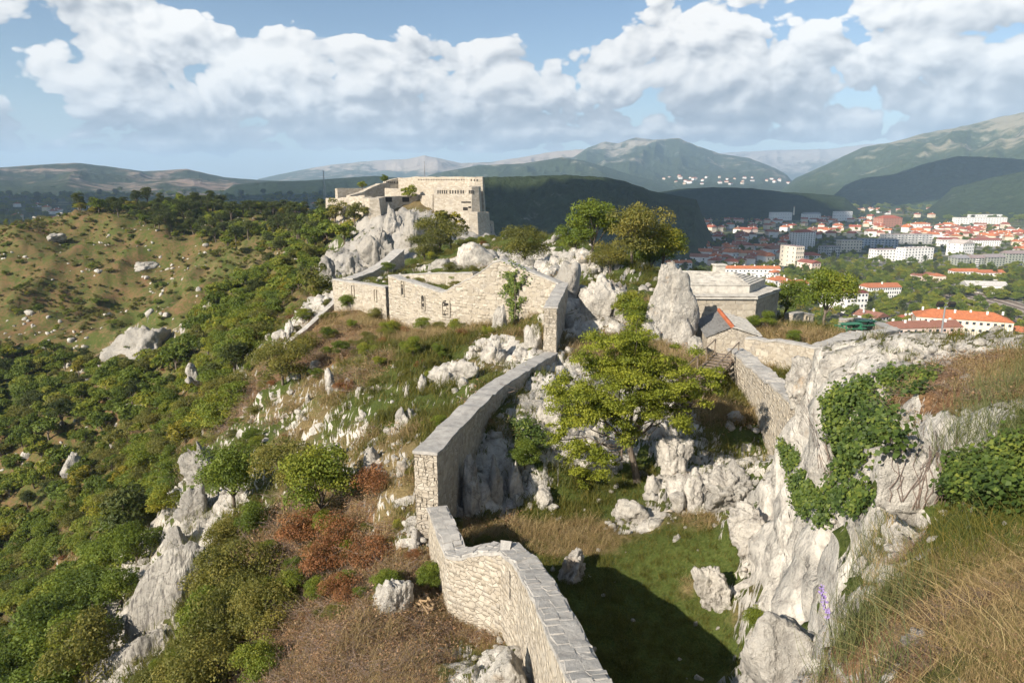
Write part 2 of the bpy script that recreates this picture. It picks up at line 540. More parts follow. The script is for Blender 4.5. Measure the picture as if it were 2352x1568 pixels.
M = {}
M['rock'] = material('limestone', m_rock(0.5))
M['rock_white'] = material('bright_limestone', m_rock(0.75))
M['rock_grey'] = material('lichened_limestone', m_rock(0.35, 0.0, 0.85))
M['rock_slab'] = material('fluted_limestone', m_rock(0.3, 0.8))
M['ground'] = material('hillside_soil', m_ground)
M['stone'] = material('rubble_stone', m_stone)
M['mortar'] = material('rubble_masonry', m_mortar(4.2))
M['mortar_far'] = material('old_masonry', m_mortar(1.6))
M['cap'] = material('wall_capping', m_cap)
M['bark'] = material('bark', m_bark)
M['oak'] = material('oak_leaves', m_leaf([(0.0, (0.058, 0.092, 0.013)), (0.45, (0.146, 0.195, 0.023)), (0.8, (0.281, 0.277, 0.030)), (1.0, (0.436, 0.341, 0.033))], 0.35, 0.5))
M['olive'] = material('olive_leaves', m_leaf([(0.0, (0.060, 0.070, 0.015)), (0.5, (0.160, 0.158, 0.032)), (1.0, (0.291, 0.235, 0.049))]))
M['pine'] = material('pine_needles', m_leaf([(0.0, (0.033, 0.050, 0.011)), (0.6, (0.075, 0.092, 0.020)), (1.0, (0.140, 0.145, 0.029))], 0.15))
M['walnut'] = material('walnut_leaves', m_leaf([(0.0, (0.121, 0.155, 0.018)), (0.5, (0.282, 0.318, 0.035)), (1.0, (0.470, 0.468, 0.059))], 0.5, 0.05))
M['ivy'] = material('ivy_leaves', m_leaf([(0.0, (0.020, 0.041, 0.008)), (0.55, (0.073, 0.112, 0.018)), (1.0, (0.189, 0.214, 0.034))], 0.25, 0.05))
M['rust'] = material('autumn_leaves', m_leaf([(0.0, (0.11, 0.042, 0.016)), (0.5, (0.26, 0.105, 0.042)), (1.0, (0.38, 0.19, 0.075))], 0.3, 0.1))
M['yellow'] = material('yellowing_leaves', m_leaf([(0.0, (0.09, 0.095, 0.012)), (0.5, (0.22, 0.19, 0.018)), (1.0, (0.38, 0.29, 0.03))], 0.35, 0.2))
M['twig'] = material('bare_twigs', m_plain((0.17, 0.125, 0.10), 0.9, 0.3, 6))
M['straw'] = material('straw_blades', m_leaf([(0.0, (0.13, 0.085, 0.035)), (0.5, (0.33, 0.235, 0.105)), (1.0, (0.52, 0.41, 0.21))], 0.3, 0.15))
M['grass'] = material('grass_blades', m_leaf([(0.0, (0.047, 0.057, 0.010)), (0.5, (0.115, 0.120, 0.020)), (1.0, (0.270, 0.188, 0.044))], 0.35, 0.15))
M['broom'] = material('broom_stems', m_leaf([(0.0, (0.040, 0.048, 0.018)), (0.5, (0.085, 0.100, 0.034)), (1.0, (0.17, 0.165, 0.06))], 0.1, 0.1))
M['dead_leaf'] = material('fallen_leaf', m_leaf([(0.0, (0.12, 0.062, 0.032)), (0.5, (0.29, 0.165, 0.085)), (1.0, (0.47, 0.34, 0.20))], 0.2, 0.1))
M['dark'] = material('shade_and_dark_parts', m_plain((0.03, 0.026, 0.022), 0.9, 0.2))  # near-black stands for shade inside openings; also dark planks and floodlights
M['wood'] = material('weathered_wood', m_plain((0.20, 0.155, 0.115), 0.85, 0.35, 9, bumpd=0.01))
# ------------------------------------------------------------------ the hill: surveyed points (u, v, depth, cover)
SURVEY = [
 # courtyard turf
 (1500,1568,17.6,'g'),(1600,1568,17.6,'g'),(1680,1568,17.6,'g'),(1450,1450,20.0,'g'),(1600,1450,20.0,'g'),(1350,1330,23.1,'g'),(1500,1330,23.0,'g'),
 (1600,1330,22.3,'gd'),(1250,1230,26.4,'gd'),(1350,1150,29.7,'g'),(1100,1210,27.2,'gd'),(1440,1110,31.6,'g'),(1250,1150,29.7,'g'),(1330,1230,26.2,'d'),(1550,1250,24.3,'g'),
 # slope right of the courtyard
 (1480,1190,27.4,'r'),(1560,1090,30.5,'r'),(1650,950,38.5,'gd'),(1700,905,42,'g'),(1650,900,43,'g'),(1740,1000,36,'gr'),(1800,1062,33.6,'r'),(1700,1080,31.8,'r'),
 (1650,1150,28,'r'),(1600,1200,25.5,'gd'),(1700,1200,25.3,'r'),(1780,1150,27.5,'r'),(1800,1200,22,'r'),(1840,1200,19,'r'),(1650,1300,22.5,'g'),(1750,1300,20.5,'r'),
 (1830,1300,18,'r'),(1890,1300,14.5,'r'),(1720,1400,19.5,'gd'),(1780,1450,17.5,'gd'),(1800,1400,17.5,'r'),(1860,1400,14,'r'),(1900,1400,11,'r'),(1760,1520,17.3,'d'),
 (1680,1470,19,'g'),(1690,1150,26,'gr'),
 # camera crag
 (1880,1470,8.5,'r'),(1800,1560,7.2,'r'),(1930,1420,8.3,'rd'),(1950,1500,6.5,'b'),(2000,1568,4.8,'b'),(2100,1450,5.8,'db'),(2200,1568,3.9,'dg'),(2352,1568,3.4,'d'),
 (2352,1450,4.5,'d'),(2352,1300,6.3,'dg'),(2200,1300,7,'dg'),(2050,1300,8.5,'dgb'),(1960,1300,10.5,'gr'),(1960,1200,12.5,'g'),(2050,1200,11,'d'),(2150,1150,9.8,'r'),
 (2080,1100,11,'r'),(2200,1050,9.8,'r'),(2150,1000,11.5,'r'),(2060,980,13.5,'r'),(1950,1050,15,'r'),(1900,1100,17,'r'),(1860,1050,19,'r'),(1880,950,19.5,'r'),
 (1950,900,17.5,'r'),(1850,860,22,'r'),(1900,828,23,'r'),(2000,826,22.5,'r'),(2050,850,18,'r'),(2150,860,17,'r'),(2200,856,17,'r'),(2100,900,14.5,'b'),
 (2200,900,12.5,'b'),(2300,910,11.5,'bd'),(2352,890,12.5,'d'),(2352,1000,8.8,'g'),(2352,1150,7.3,'g'),(2250,1150,8.2,'g'),
 (2100,820,27,'g'),(2250,820,28,'g'),(2200,800,38,'g'),(2300,800,38,'g'),(2352,845,24,'d'),
 # terraces beyond
 (1960,770,60,'g'),(1900,800,52,'d'),(2000,790,52,'d'),(1750,800,50,'d'),(1800,760,55,'d'),(1850,740,62,'g'),(1600,830,44,'d'),(1400,830,46,'d'),
 (1350,800,50,'dr'),(1330,760,54,'r'),(1450,780,50,'d'),(1650,740,60,'d'),
 # rock wall between courtyard and terrace
 (1320,840,44,'r'),(1280,900,38,'r'),(1250,1000,33,'r'),(1220,1100,30,'r'),(1330,1000,34,'r'),(1400,1080,32.5,'r'),(1500,900,41,'r'),(1550,950,38.5,'r'),(1500,1000,36,'r'),
 (1080,1100,29,'r'),(1060,1180,28.3,'r'),(1150,1050,31,'r'),(1130,1150,29.5,'r'),
 # outer slope, near
 (950,1400,21,'b'),(900,1568,16.3,'b'),(700,1568,19,'b'),(800,1450,19.5,'b'),(1000,1490,19.6,'b'),(975,1300,24.0,'rb'),(940,1200,25.5,'r'),(930,1100,29,'rd'),(900,1250,25.5,'b'),
 (800,1250,28.5,'b'),(800,1350,24.5,'b'),(700,1400,23.5,'b'),(650,1250,31,'b'),(740,1220,30.5,'bd'),(600,1400,26,'g'),(500,1500,24.5,'g'),(400,1568,24,'g'),(600,1568,21.5,'gb'),
 (500,1300,32,'g'),(560,1180,37,'gr'),(480,1180,39,'r'),(420,1250,36.5,'r'),(450,1080,46,'r'),(520,1050,46,'g'),(350,1400,32,'r'),(290,1520,29,'r'),(600,1000,48,'gr'),
 (620,900,56,'gr'),(700,1100,38,'dr'),(700,1000,44,'dr'),(800,1050,36.5,'dr'),(800,950,43,'rg'),(700,900,53,'dr'),(900,1050,32.5,'dr'),(900,950,39,'gr'),(850,850,49,'gbd'),
 (1000,900,41,'gr'),(1000,800,50,'g'),(900,800,54,'gd'),(800,800,59,'b'),(720,820,62,'b'),(660,800,67,'b'),(1100,850,45,'rd'),(1150,800,48,'r'),(1180,760,51,'gd'),
 (1050,775,55,'gd'),(950,775,60,'gd'),(860,752,66,'bd'),(790,720,72,'bd'),(1220,830,45.5,'r'),(1050,980,33.5,'g'),(1000,1050,30,'gr'),(1130,880,40,'gr'),
 # spur below the near wall
 (1100,1465,19.7,'rb'),(1180,1510,17.3,'r'),(1025,1505,19.0,'r'),(1100,1550,17.2,'r'),(985,1510,18.6,'b'),(1200,1565,15.5,'r'),(1000,755,62,'gd'),(955,753,65.5,'gd'),(880,742,69.5,'gd'),(1100,744,60,'gd'),(1150,772,56.5,'gd'),(1060,752,61,'gd'),
 # beyond the outer wall
 (740,680,80,'r'),(680,720,84,'g'),(600,800,84,'gr'),(550,900,76,'g'),(500,980,70,'g'),(400,1100,70,'g'),(300,1300,66,'g'),(230,1500,58,'g'),(200,1400,68,'g'),(330,1200,73,'g'),
 (100,1300,85,'g'),(250,1200,80,'g'),(300,1000,105,'g'),(100,1000,112,'g'),(0,1000,122,'g'),(0,1200,100,'g'),(0,1400,78,'gd'),(0,1568,62,'gr'),(450,950,85,'g'),(500,850,100,'g'),
 (300,800,150,'rd'),(100,800,165,'db'),(0,800,168,'db'),(200,650,210,'gd'),(400,600,220,'gdb'),(0,650,200,'gd'),(0,540,240,'gd'),(130,490,265,'gd'),(300,485,285,'gd'),(500,480,300,'g'),
 (700,490,270,'g'),(650,600,150,'g'),(700,650,110,'g'),(600,700,125,'g'),(550,780,105,'g'),(740,560,170,'g'),(450,700,165,'db'),(300,700,190,'db'),(500,600,200,'d'),(620,540,225,'g'),
 # fort crag and the saddle
 (760,560,160,'rg'),(800,600,135,'r'),(850,620,120,'r'),(900,640,105,'d'),(960,610,108,'g'),(1000,590,115,'g'),(1080,560,118,'g'),(1150,540,120,'gr'),(1250,550,105,'g'),(1300,540,100,'gr'),
 (1200,600,90,'r'),(1100,610,92,'r'),(1290,600,80,'r'),(1350,590,78,'r'),(1450,600,80,'g'),(1550,600,85,'g'),(1400,650,68,'gr'),(950,660,78,'g'),(1040,640,80,'g'),(1330,690,58,'r'),
 (780,510,185,'r'),(870,500,165,'r'),(900,520,160,'r'),(870,560,148,'r'),(960,540,150,'r'),(1000,510,165,'r'),(1090,545,160,'r'),(1130,525,185,'r'),
]
FIXED = [  # x, y, z, cover: places out of sight
 (0.5,-2,-1.7,'d'),(3,0,-1.8,'d'),(0,2.0,-5,'r'),(-3,5,-12.5,'b'),(0,8,-13.2,'r'),(-1,12,-13.4,'r'),(-10,5,-15,'b'),(-20,8,-19,'g'),(-40,10,-33,'g'),(-60,25,-50,'g'),(1,6,-12.6,'r'),(6,1,-1.9,'d'),
 (12,4,-2.2,'d'),(20,10,-4.2,'d'),(25,20,-7.5,'d'),(3.2,9,-14.3,'g'),(3.5,11,-14.5,'g'),(5.5,12,-14.5,'g'),(3.2,14,-14.6,'g'),(1.5,16.5,-14.5,'g'),(0,21,-14.5,'g'),(-1,24,-14.5,'g'),(2.5,20,-14.5,'g'),
 (35,50,-14,'d'),(45,60,-20,'d'),(40,80,-25,'g'),(60,100,-42,'g'),(80,140,-68,'g'),(100,190,-88,'g'),(40,140,-55,'g'),(20,120,-30,'g'),(60,200,-86,'g'),(120,120,-70,'g'),(90,70,-40,'g'),
 (150,180,-88,'g'),(60,40,-18,'d'),(0,225,-40,'g'),(30,180,-35,'g'),(60,160,-65,'g'),(10,150,-14,'g'),(20,110,-13,'g'),(35,100,-20,'g'),(-60,340,-60,'g'),(0,310,-88,'g'),(50,260,-88,'g'),
 (-150,430,-55,'g'),(-300,430,-55,'g'),(-100,380,-40,'g'),(-250,370,-40,'d'),(-20,270,-50,'g'),(-330,330,-45,'d'),(-200,200,-34,'d'),(-140,60,-50,'g'),(-90,10,-48,'g'),(-180,120,-44,'g'),
 (-28,200,-3,'d'),(-40,198,-4.5,'d'),(-15,197,-2.6,'d'),(-30,230,-12,'g'),(-260,250,-30,'d'),(200,300,-90,'g'),(300,300,-90,'g'),(0,420,-90,'g'),(200,420,-90,'g'),(-100,300,-25,'g'),
 (16,49,-13.4,'d'),(14,54,-13.3,'d'),(19.5,53,-13.0,'d'),(-15,186,-2.6,'d'),(-25,190,-3.0,'d'),(-4,186,-16,'g'),(-4,200,-17,'g'),(-2,175,-15,'g'),(-40,186,-5,'d'),(-48,190,-6.5,'d'),
 (28,62,-12.8,'g'),(24,70,-13,'g'),(30,75,-15,'g'),(20,85,-14,'g'),(300,180,-90,'g'),(-400,200,-40,'d'),(-400,420,-55,'d'),
]
COV = 'rgdb'
_p, _c = [], []
for (u, v, Y, cv) in SURVEY:
    if Y > 55 and u < 745 and cv in ('g', 'gd', 'd', 'db', 'gdb'):
        cv = {'g': 'gb', 'gd': 'gb', 'd': 'gdb', 'db': 'gb', 'gdb': 'gb'}[cv]       # wood floor and heath
    _p.append(P(u, v, Y)); _c.append([(k in cv) / len(cv) for k in COV])
for (x, y, z, cv) in FIXED:
    _p.append((x, y, z)); _c.append([(k in cv) / len(cv) for k in COV])
_p, _c = np.array(_p), np.array(_c, float)
_n = len(_p)
_D = np.linalg.norm(_p[:, None, :2] - _p[None, :, :2], axis=2)
_A = np.zeros((_n + 3, _n + 3))
_A[:_n, :_n] = -_D + np.eye(_n) * 0.05
_A[:_n, _n] = _A[_n, :_n] = 1
_A[:_n, _n + 1:] = _p[:, :2]
_A[_n + 1:, :_n] = _p[:, :2].T
_w = np.linalg.solve(_A, np.concatenate([_p[:, 2], np.zeros(3)]))


def smooth_ground(x, y):
    x, y = np.asarray(x, float).ravel(), np.asarray(y, float).ravel()
    out = np.empty(len(x))
    for i in range(0, len(x), 20000):
        s = slice(i, i + 20000)
        d = np.hypot(x[s, None] - _p[None, :, 0], y[s, None] - _p[None, :, 1])
        out[s] = -d @ _w[:_n] + _w[_n] + x[s] * _w[_n + 1] + y[s] * _w[_n + 2]
    return out


def cover(x, y):
    x, y = np.asarray(x, float).ravel(), np.asarray(y, float).ravel()
    out = np.empty((len(x), 4))
    for i in range(0, len(x), 20000):
        s = slice(i, i + 20000)
        d2 = (x[s, None] - _p[None, :, 0]) ** 2 + (y[s, None] - _p[None, :, 1]) ** 2
        r = np.maximum(np.hypot(x[s], y[s]), 3.0)[:, None]
        wg = 1.0 / (d2 / (r * r) + 2e-4) ** 2
        out[s] = (wg @ _c) / wg.sum(1, keepdims=True)
    return out


def relief(x, y, cv, z):
    """knobbly karst relief, stronger where bedrock shows, growing with distance so that far slopes keep some"""
    r = np.hypot(x, y)
    a = np.clip(r / 60.0, 0.25, 4.0)
    rock = cv[:, 0]
    big = fbm(x / 9.0, y / 9.0, 0, 4, 3) * np.clip(r / 40, 0.05, 2.0) * 0.26
    k1 = (ridged(x / 3.2, y / 3.2, z / 3.2, 4, 21) - 0.75) * rock * np.clip(a, 0.3, 1.6) * 0.55
    k2 = (ridged(x / 0.9, y / 0.9, z / 0.9, 3, 41) - 0.6) * (0.03 + rock * 0.16) * np.clip(a, 0.45, 2.0)
    k3 = fbm(x / 1.1, y / 1.1, 0, 3, 61) * 0.05
    far = (ridged(x / 22.0, y / 22.0, 0, 4, 71) - 0.75) * np.clip((r - 70) / 120, 0, 1) * 2.6
    flat = np.exp(-(((x - 4.5) / 7) ** 2 + ((y - 22) / 9) ** 2) ** 2) * (cv[:, 1] + cv[:, 2])   # the mown courtyard
    return (big + k1 + k2 + k3 + far) * (1 - 0.85 * np.clip(flat, 0, 1))


def ground(x, y):
    x, y = np.asarray(x, float).ravel(), np.asarray(y, float).ravel()
    z = smooth_ground(x, y)
    return z + relief(x, y, cover(x, y), z)


def ground1(x, y):
    return float(ground([x], [y])[0])


def build_hill():
    na, nr = 600, 500
    az = np.linspace(R(-54), R(54), na)
    r = 2.2 * (430 / 2.2) ** (np.linspace(0, 1, nr))
    A_, R_ = np.meshgrid(az, r)
    x, y = (R_ * np.sin(A_)).ravel(), (R_ * np.cos(A_)).ravel()
    z0 = smooth_ground(x, y)
    cv = cover(x, y)
    z = z0 + relief(x, y, cv, z0)
    co = np.stack([x, y, z], 1).reshape(nr, na, 3)
    # crags overhang a little: push bedrock sideways along the surface normal
    du = np.gradient(co, axis=1); dv = np.gradient(co, axis=0)
    nn = np.cross(du, dv); nn /= np.linalg.norm(nn, axis=2, keepdims=True) + 1e-9
    nn[nn[..., 2] < 0] *= -1
    steep = np.clip(1.15 - nn[..., 2], 0, 1).reshape(-1)
    rr = np.hypot(x, y)
    amp = (cv[:, 0] * 0.5 + steep * 0.5) * np.clip(rr / 40, 0.25, 1.5) * np.clip(steep * 2, 0, 1)
    dsp = amp * (0.5 * ridged(x / 2.4, y / 2.4, z / 1.6, 4, 91) + 0.16 * ridged(x / 0.6, y / 0.6, z / 0.5, 2, 97))
    near = rr < 130
    cs = np.where(rr < 45, 1.15, 2.6)
    d1, d2, cid = worley(x / cs, y / cs, z / cs * 0.8, 7)
    blk = (cid - 0.5) * 0.75 - 0.42 * (1 - np.clip((d2 - d1) / 0.13, 0, 1))
    dsp = dsp * 0.7 + np.clip(cv[:, 0] * 1.2 + steep - 0.35, 0, 1) * blk * cs * 0.36 * near
    co = co.reshape(-1, 3) + nn.reshape(-1, 3) * dsp[:, None]
    i = np.arange((nr - 1) * (na - 1))
    row, colm = i // (na - 1), i % (na - 1)
    b = row * na + colm
    faces = np.stack([b, b + 1, b + na + 1, b + na], 1)
    me = mesh_np('hillside', co, faces, M['ground'], smooth=True,
                 attrs={'age': np.clip((rr - 60) / 60, 0, 1), 'rock': cv[:, 0], 'green': cv[:, 1], 'dry': cv[:, 2], 'brown': cv[:, 3]})
    tag(obj('hillside_ground', me), kind='structure')


build_hill()


# ------------------------------------------------------------------ valley floor and the hills round it
def m_valley(t):
    g = t.n('ShaderNodeNewGeometry', out='Position')
    n1 = t.noise(g, 0.0035, 6, 0.62)
    n2 = t.noise(g, 0.028, 5, 0.65)
    n3 = t.noise(g, 0.16, 3, 0.6)
    mp = t.n('ShaderNodeMapping', {'Vector': g, 'Rotation': (0, 0, 0.5), 'Scale': (1, 2.2, 1)})
    f = t.n('ShaderNodeTexVoronoi', {'Vector': mp, 'Scale': 0.008}, 'Color', feature='F1')
    fr = t.n('ShaderNodeSeparateColor', {0: f}, 0)
    wood = t.ramp(n3, [(0.3, (0.016, 0.026, 0.010)), (0.6, (0.040, 0.056, 0.018)), (0.8, (0.065, 0.080, 0.028))])
    field = t.ramp(fr, [(0.0, (0.06, 0.085, 0.03)), (0.5, (0.13, 0.135, 0.055)), (1.0, (0.22, 0.19, 0.10))])
    k = t.step(t.m('ADD', t.m('MULTIPLY', n1, 1.0), t.m('MULTIPLY', n2, 0.7)), 0.86, 0.95)
    c = t.mix(k, wood, field)
    return principled(t, c, 0.95, bump(t, t.m('ADD', n3, n2), 0.8, 4.0), spec=0.05)


def m_mountain(green, tan, bal, rocky=0.5):
    def fn(t):
        g = t.n('ShaderNodeNewGeometry', out='Position')
        n1 = t.noise(g, 0.0011, 6, 0.6)
        n2 = t.noise(g, 0.008, 6, 0.66)
        n3 = t.noise(g, 0.05, 4, 0.65)
        z = t.n('ShaderNodeSeparateXYZ', {0: g}, 2)
        k = t.m('ADD', t.m('ADD', t.m('MULTIPLY', n1, 1.2), t.m('MULTIPLY', n2, 0.8)), t.m('MULTIPLY', z, 0.0006))
        gr = t.ramp(n3, [(0.3, tuple(x * 0.55 for x in green)), (0.6, green), (0.85, tuple(x * 1.5 for x in green))])
        c = t.mix(t.step(k, bal, bal + 0.22), gr, tan)
        c = t.mix(t.m('MULTIPLY', t.step(t.m('ADD', n2, t.m('MULTIPLY', n3, 0.5)), 0.88, 1.0), rocky), c, (0.42, 0.40, 0.36))
        return principled(t, c, 0.95, bump(t, t.m('ADD', n2, t.m('MULTIPLY', n3, 0.4)), 0.8, 22.0), spec=0.05)
    return fn


def valley_z(x, y):
    az = np.arctan2(x, y)
    r = np.hypot(x, y)
    left = 1 / (1 + np.exp((az + 0.16) / 0.035))
    zr = -88 + np.clip((r - 2500) / 9000, 0, 1) * 60
    zl = -60 + np.clip((r - 500) / 3000, 0, 1) * 26
    z = zr * (1 - left) + zl * left
    return z + fbm(x / 700, y / 700, 0, 3, 5) * np.clip(r / 1500 - 0.55, 0, 1) * 7


def polar_mesh(name, az0, az1, na, rs, zf, mat):
    az = np.linspace(az0, az1, na)
    A_, R_ = np.meshgrid(az, rs)
    x, y = (R_ * np.sin(A_)).ravel(), (R_ * np.cos(A_)).ravel()
    z = zf(A_.ravel(), R_.ravel(), x, y)
    nr = len(rs)
    i = np.arange((nr - 1) * (na - 1))
    b = (i // (na - 1)) * na + i % (na - 1)
    me = mesh_np(name, np.stack([x, y, z], 1), np.stack([b, b + 1, b + na + 1, b + na], 1), mat, smooth=True)
    return tag(obj(name, me), kind='structure')


M['valley'] = material('valley_woods_and_fields', m_valley)
polar_mesh('valley_floor', R(-75), R(75), 300, np.geomspace(150, 18500, 200),
           lambda a, r, x, y: valley_z(x, y) - np.clip((430 - r) / 100, 0, 1) * 40, M['valley'])

HILLS = [  # name, distance, front and back reach (share of distance), silhouette, colours
 ('rolling_hill', 4600, .42, .4, [(-400,372),(-200,380),(0,385),(100,378),(175,374),(260,384),(330,394),(430,388),(480,400),(520,408),(600,414),(750,419),(860,424),(930,440)],
  (0.045,0.060,0.032), (0.27,0.20,0.155), 1.0, 0.15),
 ('low_hill', 3300, .2, .3, [(480,440),(540,424),(620,417),(700,415),(800,408),(860,404),(930,409),(1000,418),(1060,440)], (0.030,0.045,0.022), (0.12,0.11,0.06), 1.25, 0.1),
 ('distant_mountain', 9500, .3, .3, [(540,420),(590,412),(640,401),(700,389),(760,379),(860,369),(930,366),(975,357),(1010,364),(1060,375),(1130,372),(1200,361),(1280,347),(1360,342),(1450,372),(1520,420)],
  (0.075,0.090,0.05), (0.36,0.30,0.24), 1.02, 0.5),
 ('twin_peak_mountain', 8000, .42, .35, [(1160,425),(1180,388),(1250,373),(1320,360),(1345,342),(1390,325),(1420,329),(1460,316),(1500,321),(1560,318),(1600,335),(1660,355),(1720,363),(1780,386),(1820,408),(1860,430)],
  (0.062,0.080,0.040), (0.30,0.27,0.21), 1.16, 0.5),
 ('rocky_foothill', 5600, .3, .3, [(930,425),(1000,398),(1100,380),(1200,376),(1290,362),(1340,369),(1400,386),(1450,402),(1500,414),(1560,424),(1620,440)],
  (0.058,0.076,0.036), (0.24,0.22,0.15), 1.2, 0.9),
 ('pale_mountain', 14000, .25, .3, [(1560,425),(1620,356),(1660,351),(1760,346),(1800,344),(1900,343),(1990,331),(2060,330),(2160,340),(2260,400)], (0.09,0.10,0.07), (0.32,0.28,0.24), 1.1, 0.4),
 ('valley_side_mountain', 6200, .50, .3, [(1770,430),(1830,408),(1900,377),(1980,339),(2050,326),(2120,307),(2200,293),(2280,273),(2352,257),(2450,236),(2600,225),(2800,240)],
  (0.062,0.084,0.036), (0.27,0.24,0.16), 1.12, 0.35),
 ('green_foothill', 3600, .24, .3, [(1880,445),(1930,430),(1980,409),(2050,401),(2130,374),(2200,359),(2270,361),(2352,366),(2450,360),(2600,380),(2700,440)], (0.048,0.070,0.026), (0.14,0.13,0.06), 1.2, 0.1),
 ('wooded_knoll', 2700, .2, .3, [(2120,445),(2200,428),(2280,408),(2352,393),(2450,380),(2600,390),(2700,440)], (0.034,0.050,0.020), (0.10,0.10,0.05), 1.3, 0.1),
 ('shaded_ridge', 1150, .42, .4, [(960,470),(1040,424),(1085,410),(1110,407),(1200,405),(1300,402),(1380,406),(1430,415),(1470,429),(1500,440),(1540,447),(1600,458),(1650,475)],
  (0.036,0.050,0.022), (0.16,0.13,0.08), 1.2, 0.35),
 ('wooded_rise', 2400, .22, .3, [(1440,462),(1480,447),(1560,434),(1640,430),(1720,432),(1800,441),(1900,447),(2000,462)], (0.030,0.045,0.018), (0.10,0.10,0.05), 1.3, 0.05),
]


def build_hill_range(name, D, fr, bk, sil, green, tan, bal, rocky):
    sil = np.array(sil, float)
    a = np.arctan2(sil[:, 0] - FW / 2, FL / CP * 1.0)
    rr = [ray(u, v) for u, v in sil]
    a = np.array([math.atan2(q[0], 1.0) for q in rr])
    h = np.array([q[1] * D * math.cos(t) for q, t in zip(rr, a)])
    seed = sum(map(ord, name))
    na = int(max(120, (a[-1] - a[0]) / 0.0016))
    rs = np.concatenate([np.linspace(D * (1 - fr), D, 60), np.linspace(D, D * (1 + bk), 16)[1:]])

    def zf(A_, R_, x, y):
        base = valley_z(x, y) - 6
        # the ridge line wanders in depth and spurs run down from it
        wob = fbm(A_ * 24, A_ * 0, 1.3, 3, seed) * 0.35
        t = np.where(R_ < D, (D - R_) / (D * fr), (R_ - D) / (D * bk))
        spur = ridged(A_ * D / (D * 0.075), R_ / (D * 0.13), 0, 4, seed + 5)
        fall = np.clip(1 - t, 0, 1)
        prof = fall ** 1.15 * (3 - 2 * fall) / 1.0
        prof = np.clip(fall * fall * (3 - 2 * fall) * 0.55 + fall ** 1.4 * 0.45, 0, 1)
        top = np.interp(A_, a, h)
        hh = np.maximum(top - base, 0)
        edge = np.clip((A_ - a[0]) / 0.03, 0, 1) * np.clip((a[-1] - A_) / 0.03, 0, 1)
        mid = np.clip(t * 5, 0, 1) * fall
        z = base + hh * edge * prof + hh * edge * mid * ((spur - 0.9) * 0.17 + (wob - 0.3) * 0.10)
        z += hh * edge * (1 - mid) * fbm(A_ * 130, R_ / D * 20, 0, 4, seed + 9) * 0.007
        return np.where(t > 0.995, base - 25, z)
    mt = material(name + '_cover', m_mountain(green, tan, bal, rocky))
    polar_mesh(name, a[0], a[-1], na, rs, zf, mt)


for h_ in HILLS:
    build_hill_range(*h_)


# ------------------------------------------------------------------ air and clouds
def haze_box():
    x0, x1, y0, y1, z0, z1 = -17000, 19000, -2500, 20500, -190, 860
    vs_ = [(x, y, z) for z in (z0, z1) for y in (y0, y1) for x in (x0, x1)]
    me = mesh_np('haze', vs_, np.array([(0, 2, 3, 1), (4, 5, 7, 6), (0, 1, 5, 4), (2, 6, 7, 3), (0, 4, 6, 2), (1, 3, 7, 5)]))
    m_ = bpy.data.materials.new('haze_air')
    m_.use_nodes = True
    t = NT(m_.node_tree)
    t.t.nodes.clear()
    vol = t.n('ShaderNodeVolumePrincipled', {'Color': (0.55, 0.76, 1.0), 'Density': 9.0e-5, 'Anisotropy': 0.0})
    o = t.t.nodes.new('ShaderNodeOutputMaterial')
    t.t.links.new(vol, o.inputs['Volume'])
    me.materials.append(m_)
    tag(obj('haze', me), kind='stuff')


haze_box()
M['cloud'] = material('cloud_white', m_plain((0.82, 0.83, 0.85), 1.0, 0.05, 0.002))


def cloud(shadow_xy, size, seed, z=1600.0, ground_z=-80):
    """a cumulus overhead, out of frame, whose shadow falls on shadow_xy"""
    run = (z - ground_z) / math.tan(SUN_EL)
    c = (shadow_xy[0] - SUN_TRAVEL[0] * run, shadow_xy[1] - SUN_TRAVEL[1] * run, z)
    bm = bmesh.new()
    bmesh.ops.create_icosphere(bm, subdivisions=5, radius=1.0)
    co = np.array([v.co[:] for v in bm.verts])
    n = fbm(co[:, 0] * 1.6, co[:, 1] * 1.6, co[:, 2] * 1.6, 5, seed) * 0.36 + np.abs(fbm(co[:, 0] * 5, co[:, 1] * 5, co[:, 2] * 5, 3, seed + 3)) * 0.14
    co = co * (1 + n)[:, None]
    co[:, 2] = np.where(co[:, 2] < -0.25, -0.25 + (co[:, 2] + 0.25) * 0.2, co[:, 2])
    co = co * np.array(size)
    faces = np.array([[v.index for v in f.verts] for f in bm.faces])
    bm.free()
    me = mesh_np('cloud', co, faces, M['cloud'], smooth=True)
    tag(obj('cloud', me, None, c), kind='stuff')


cloud((1350, 3050), (1500, 420, 200), 3)
cloud((-1150, 1700), (850, 800, 220), 8)
cloud((150, 930), (330, 190, 90), 5)
cloud((340, 1080), (190, 150, 70), 12)
cloud((250, 1900), (600, 430, 160), 15)
# ------------------------------------------------------------------ masonry
def wthing(name, label, cat, loc, group=None):
    return tag(empty(name, loc), label, cat, group, 'thing')


def wchild(name, me, parent, kind=None):
    """child whose mesh is in world coordinates"""
    o = obj(name, me, parent, kind=kind)
    o.matrix_parent_inverse = Matrix.Translation(-Vector(parent.location)) if parent.parent is None else \
        Matrix.Translation(-Vector(parent.matrix_parent_inverse.inverted().to_translation())) if False else Matrix.Identity(4)
    if parent.parent is None:
        o.matrix_parent_inverse = Matrix.Translation(-Vector(parent.location))
    return o


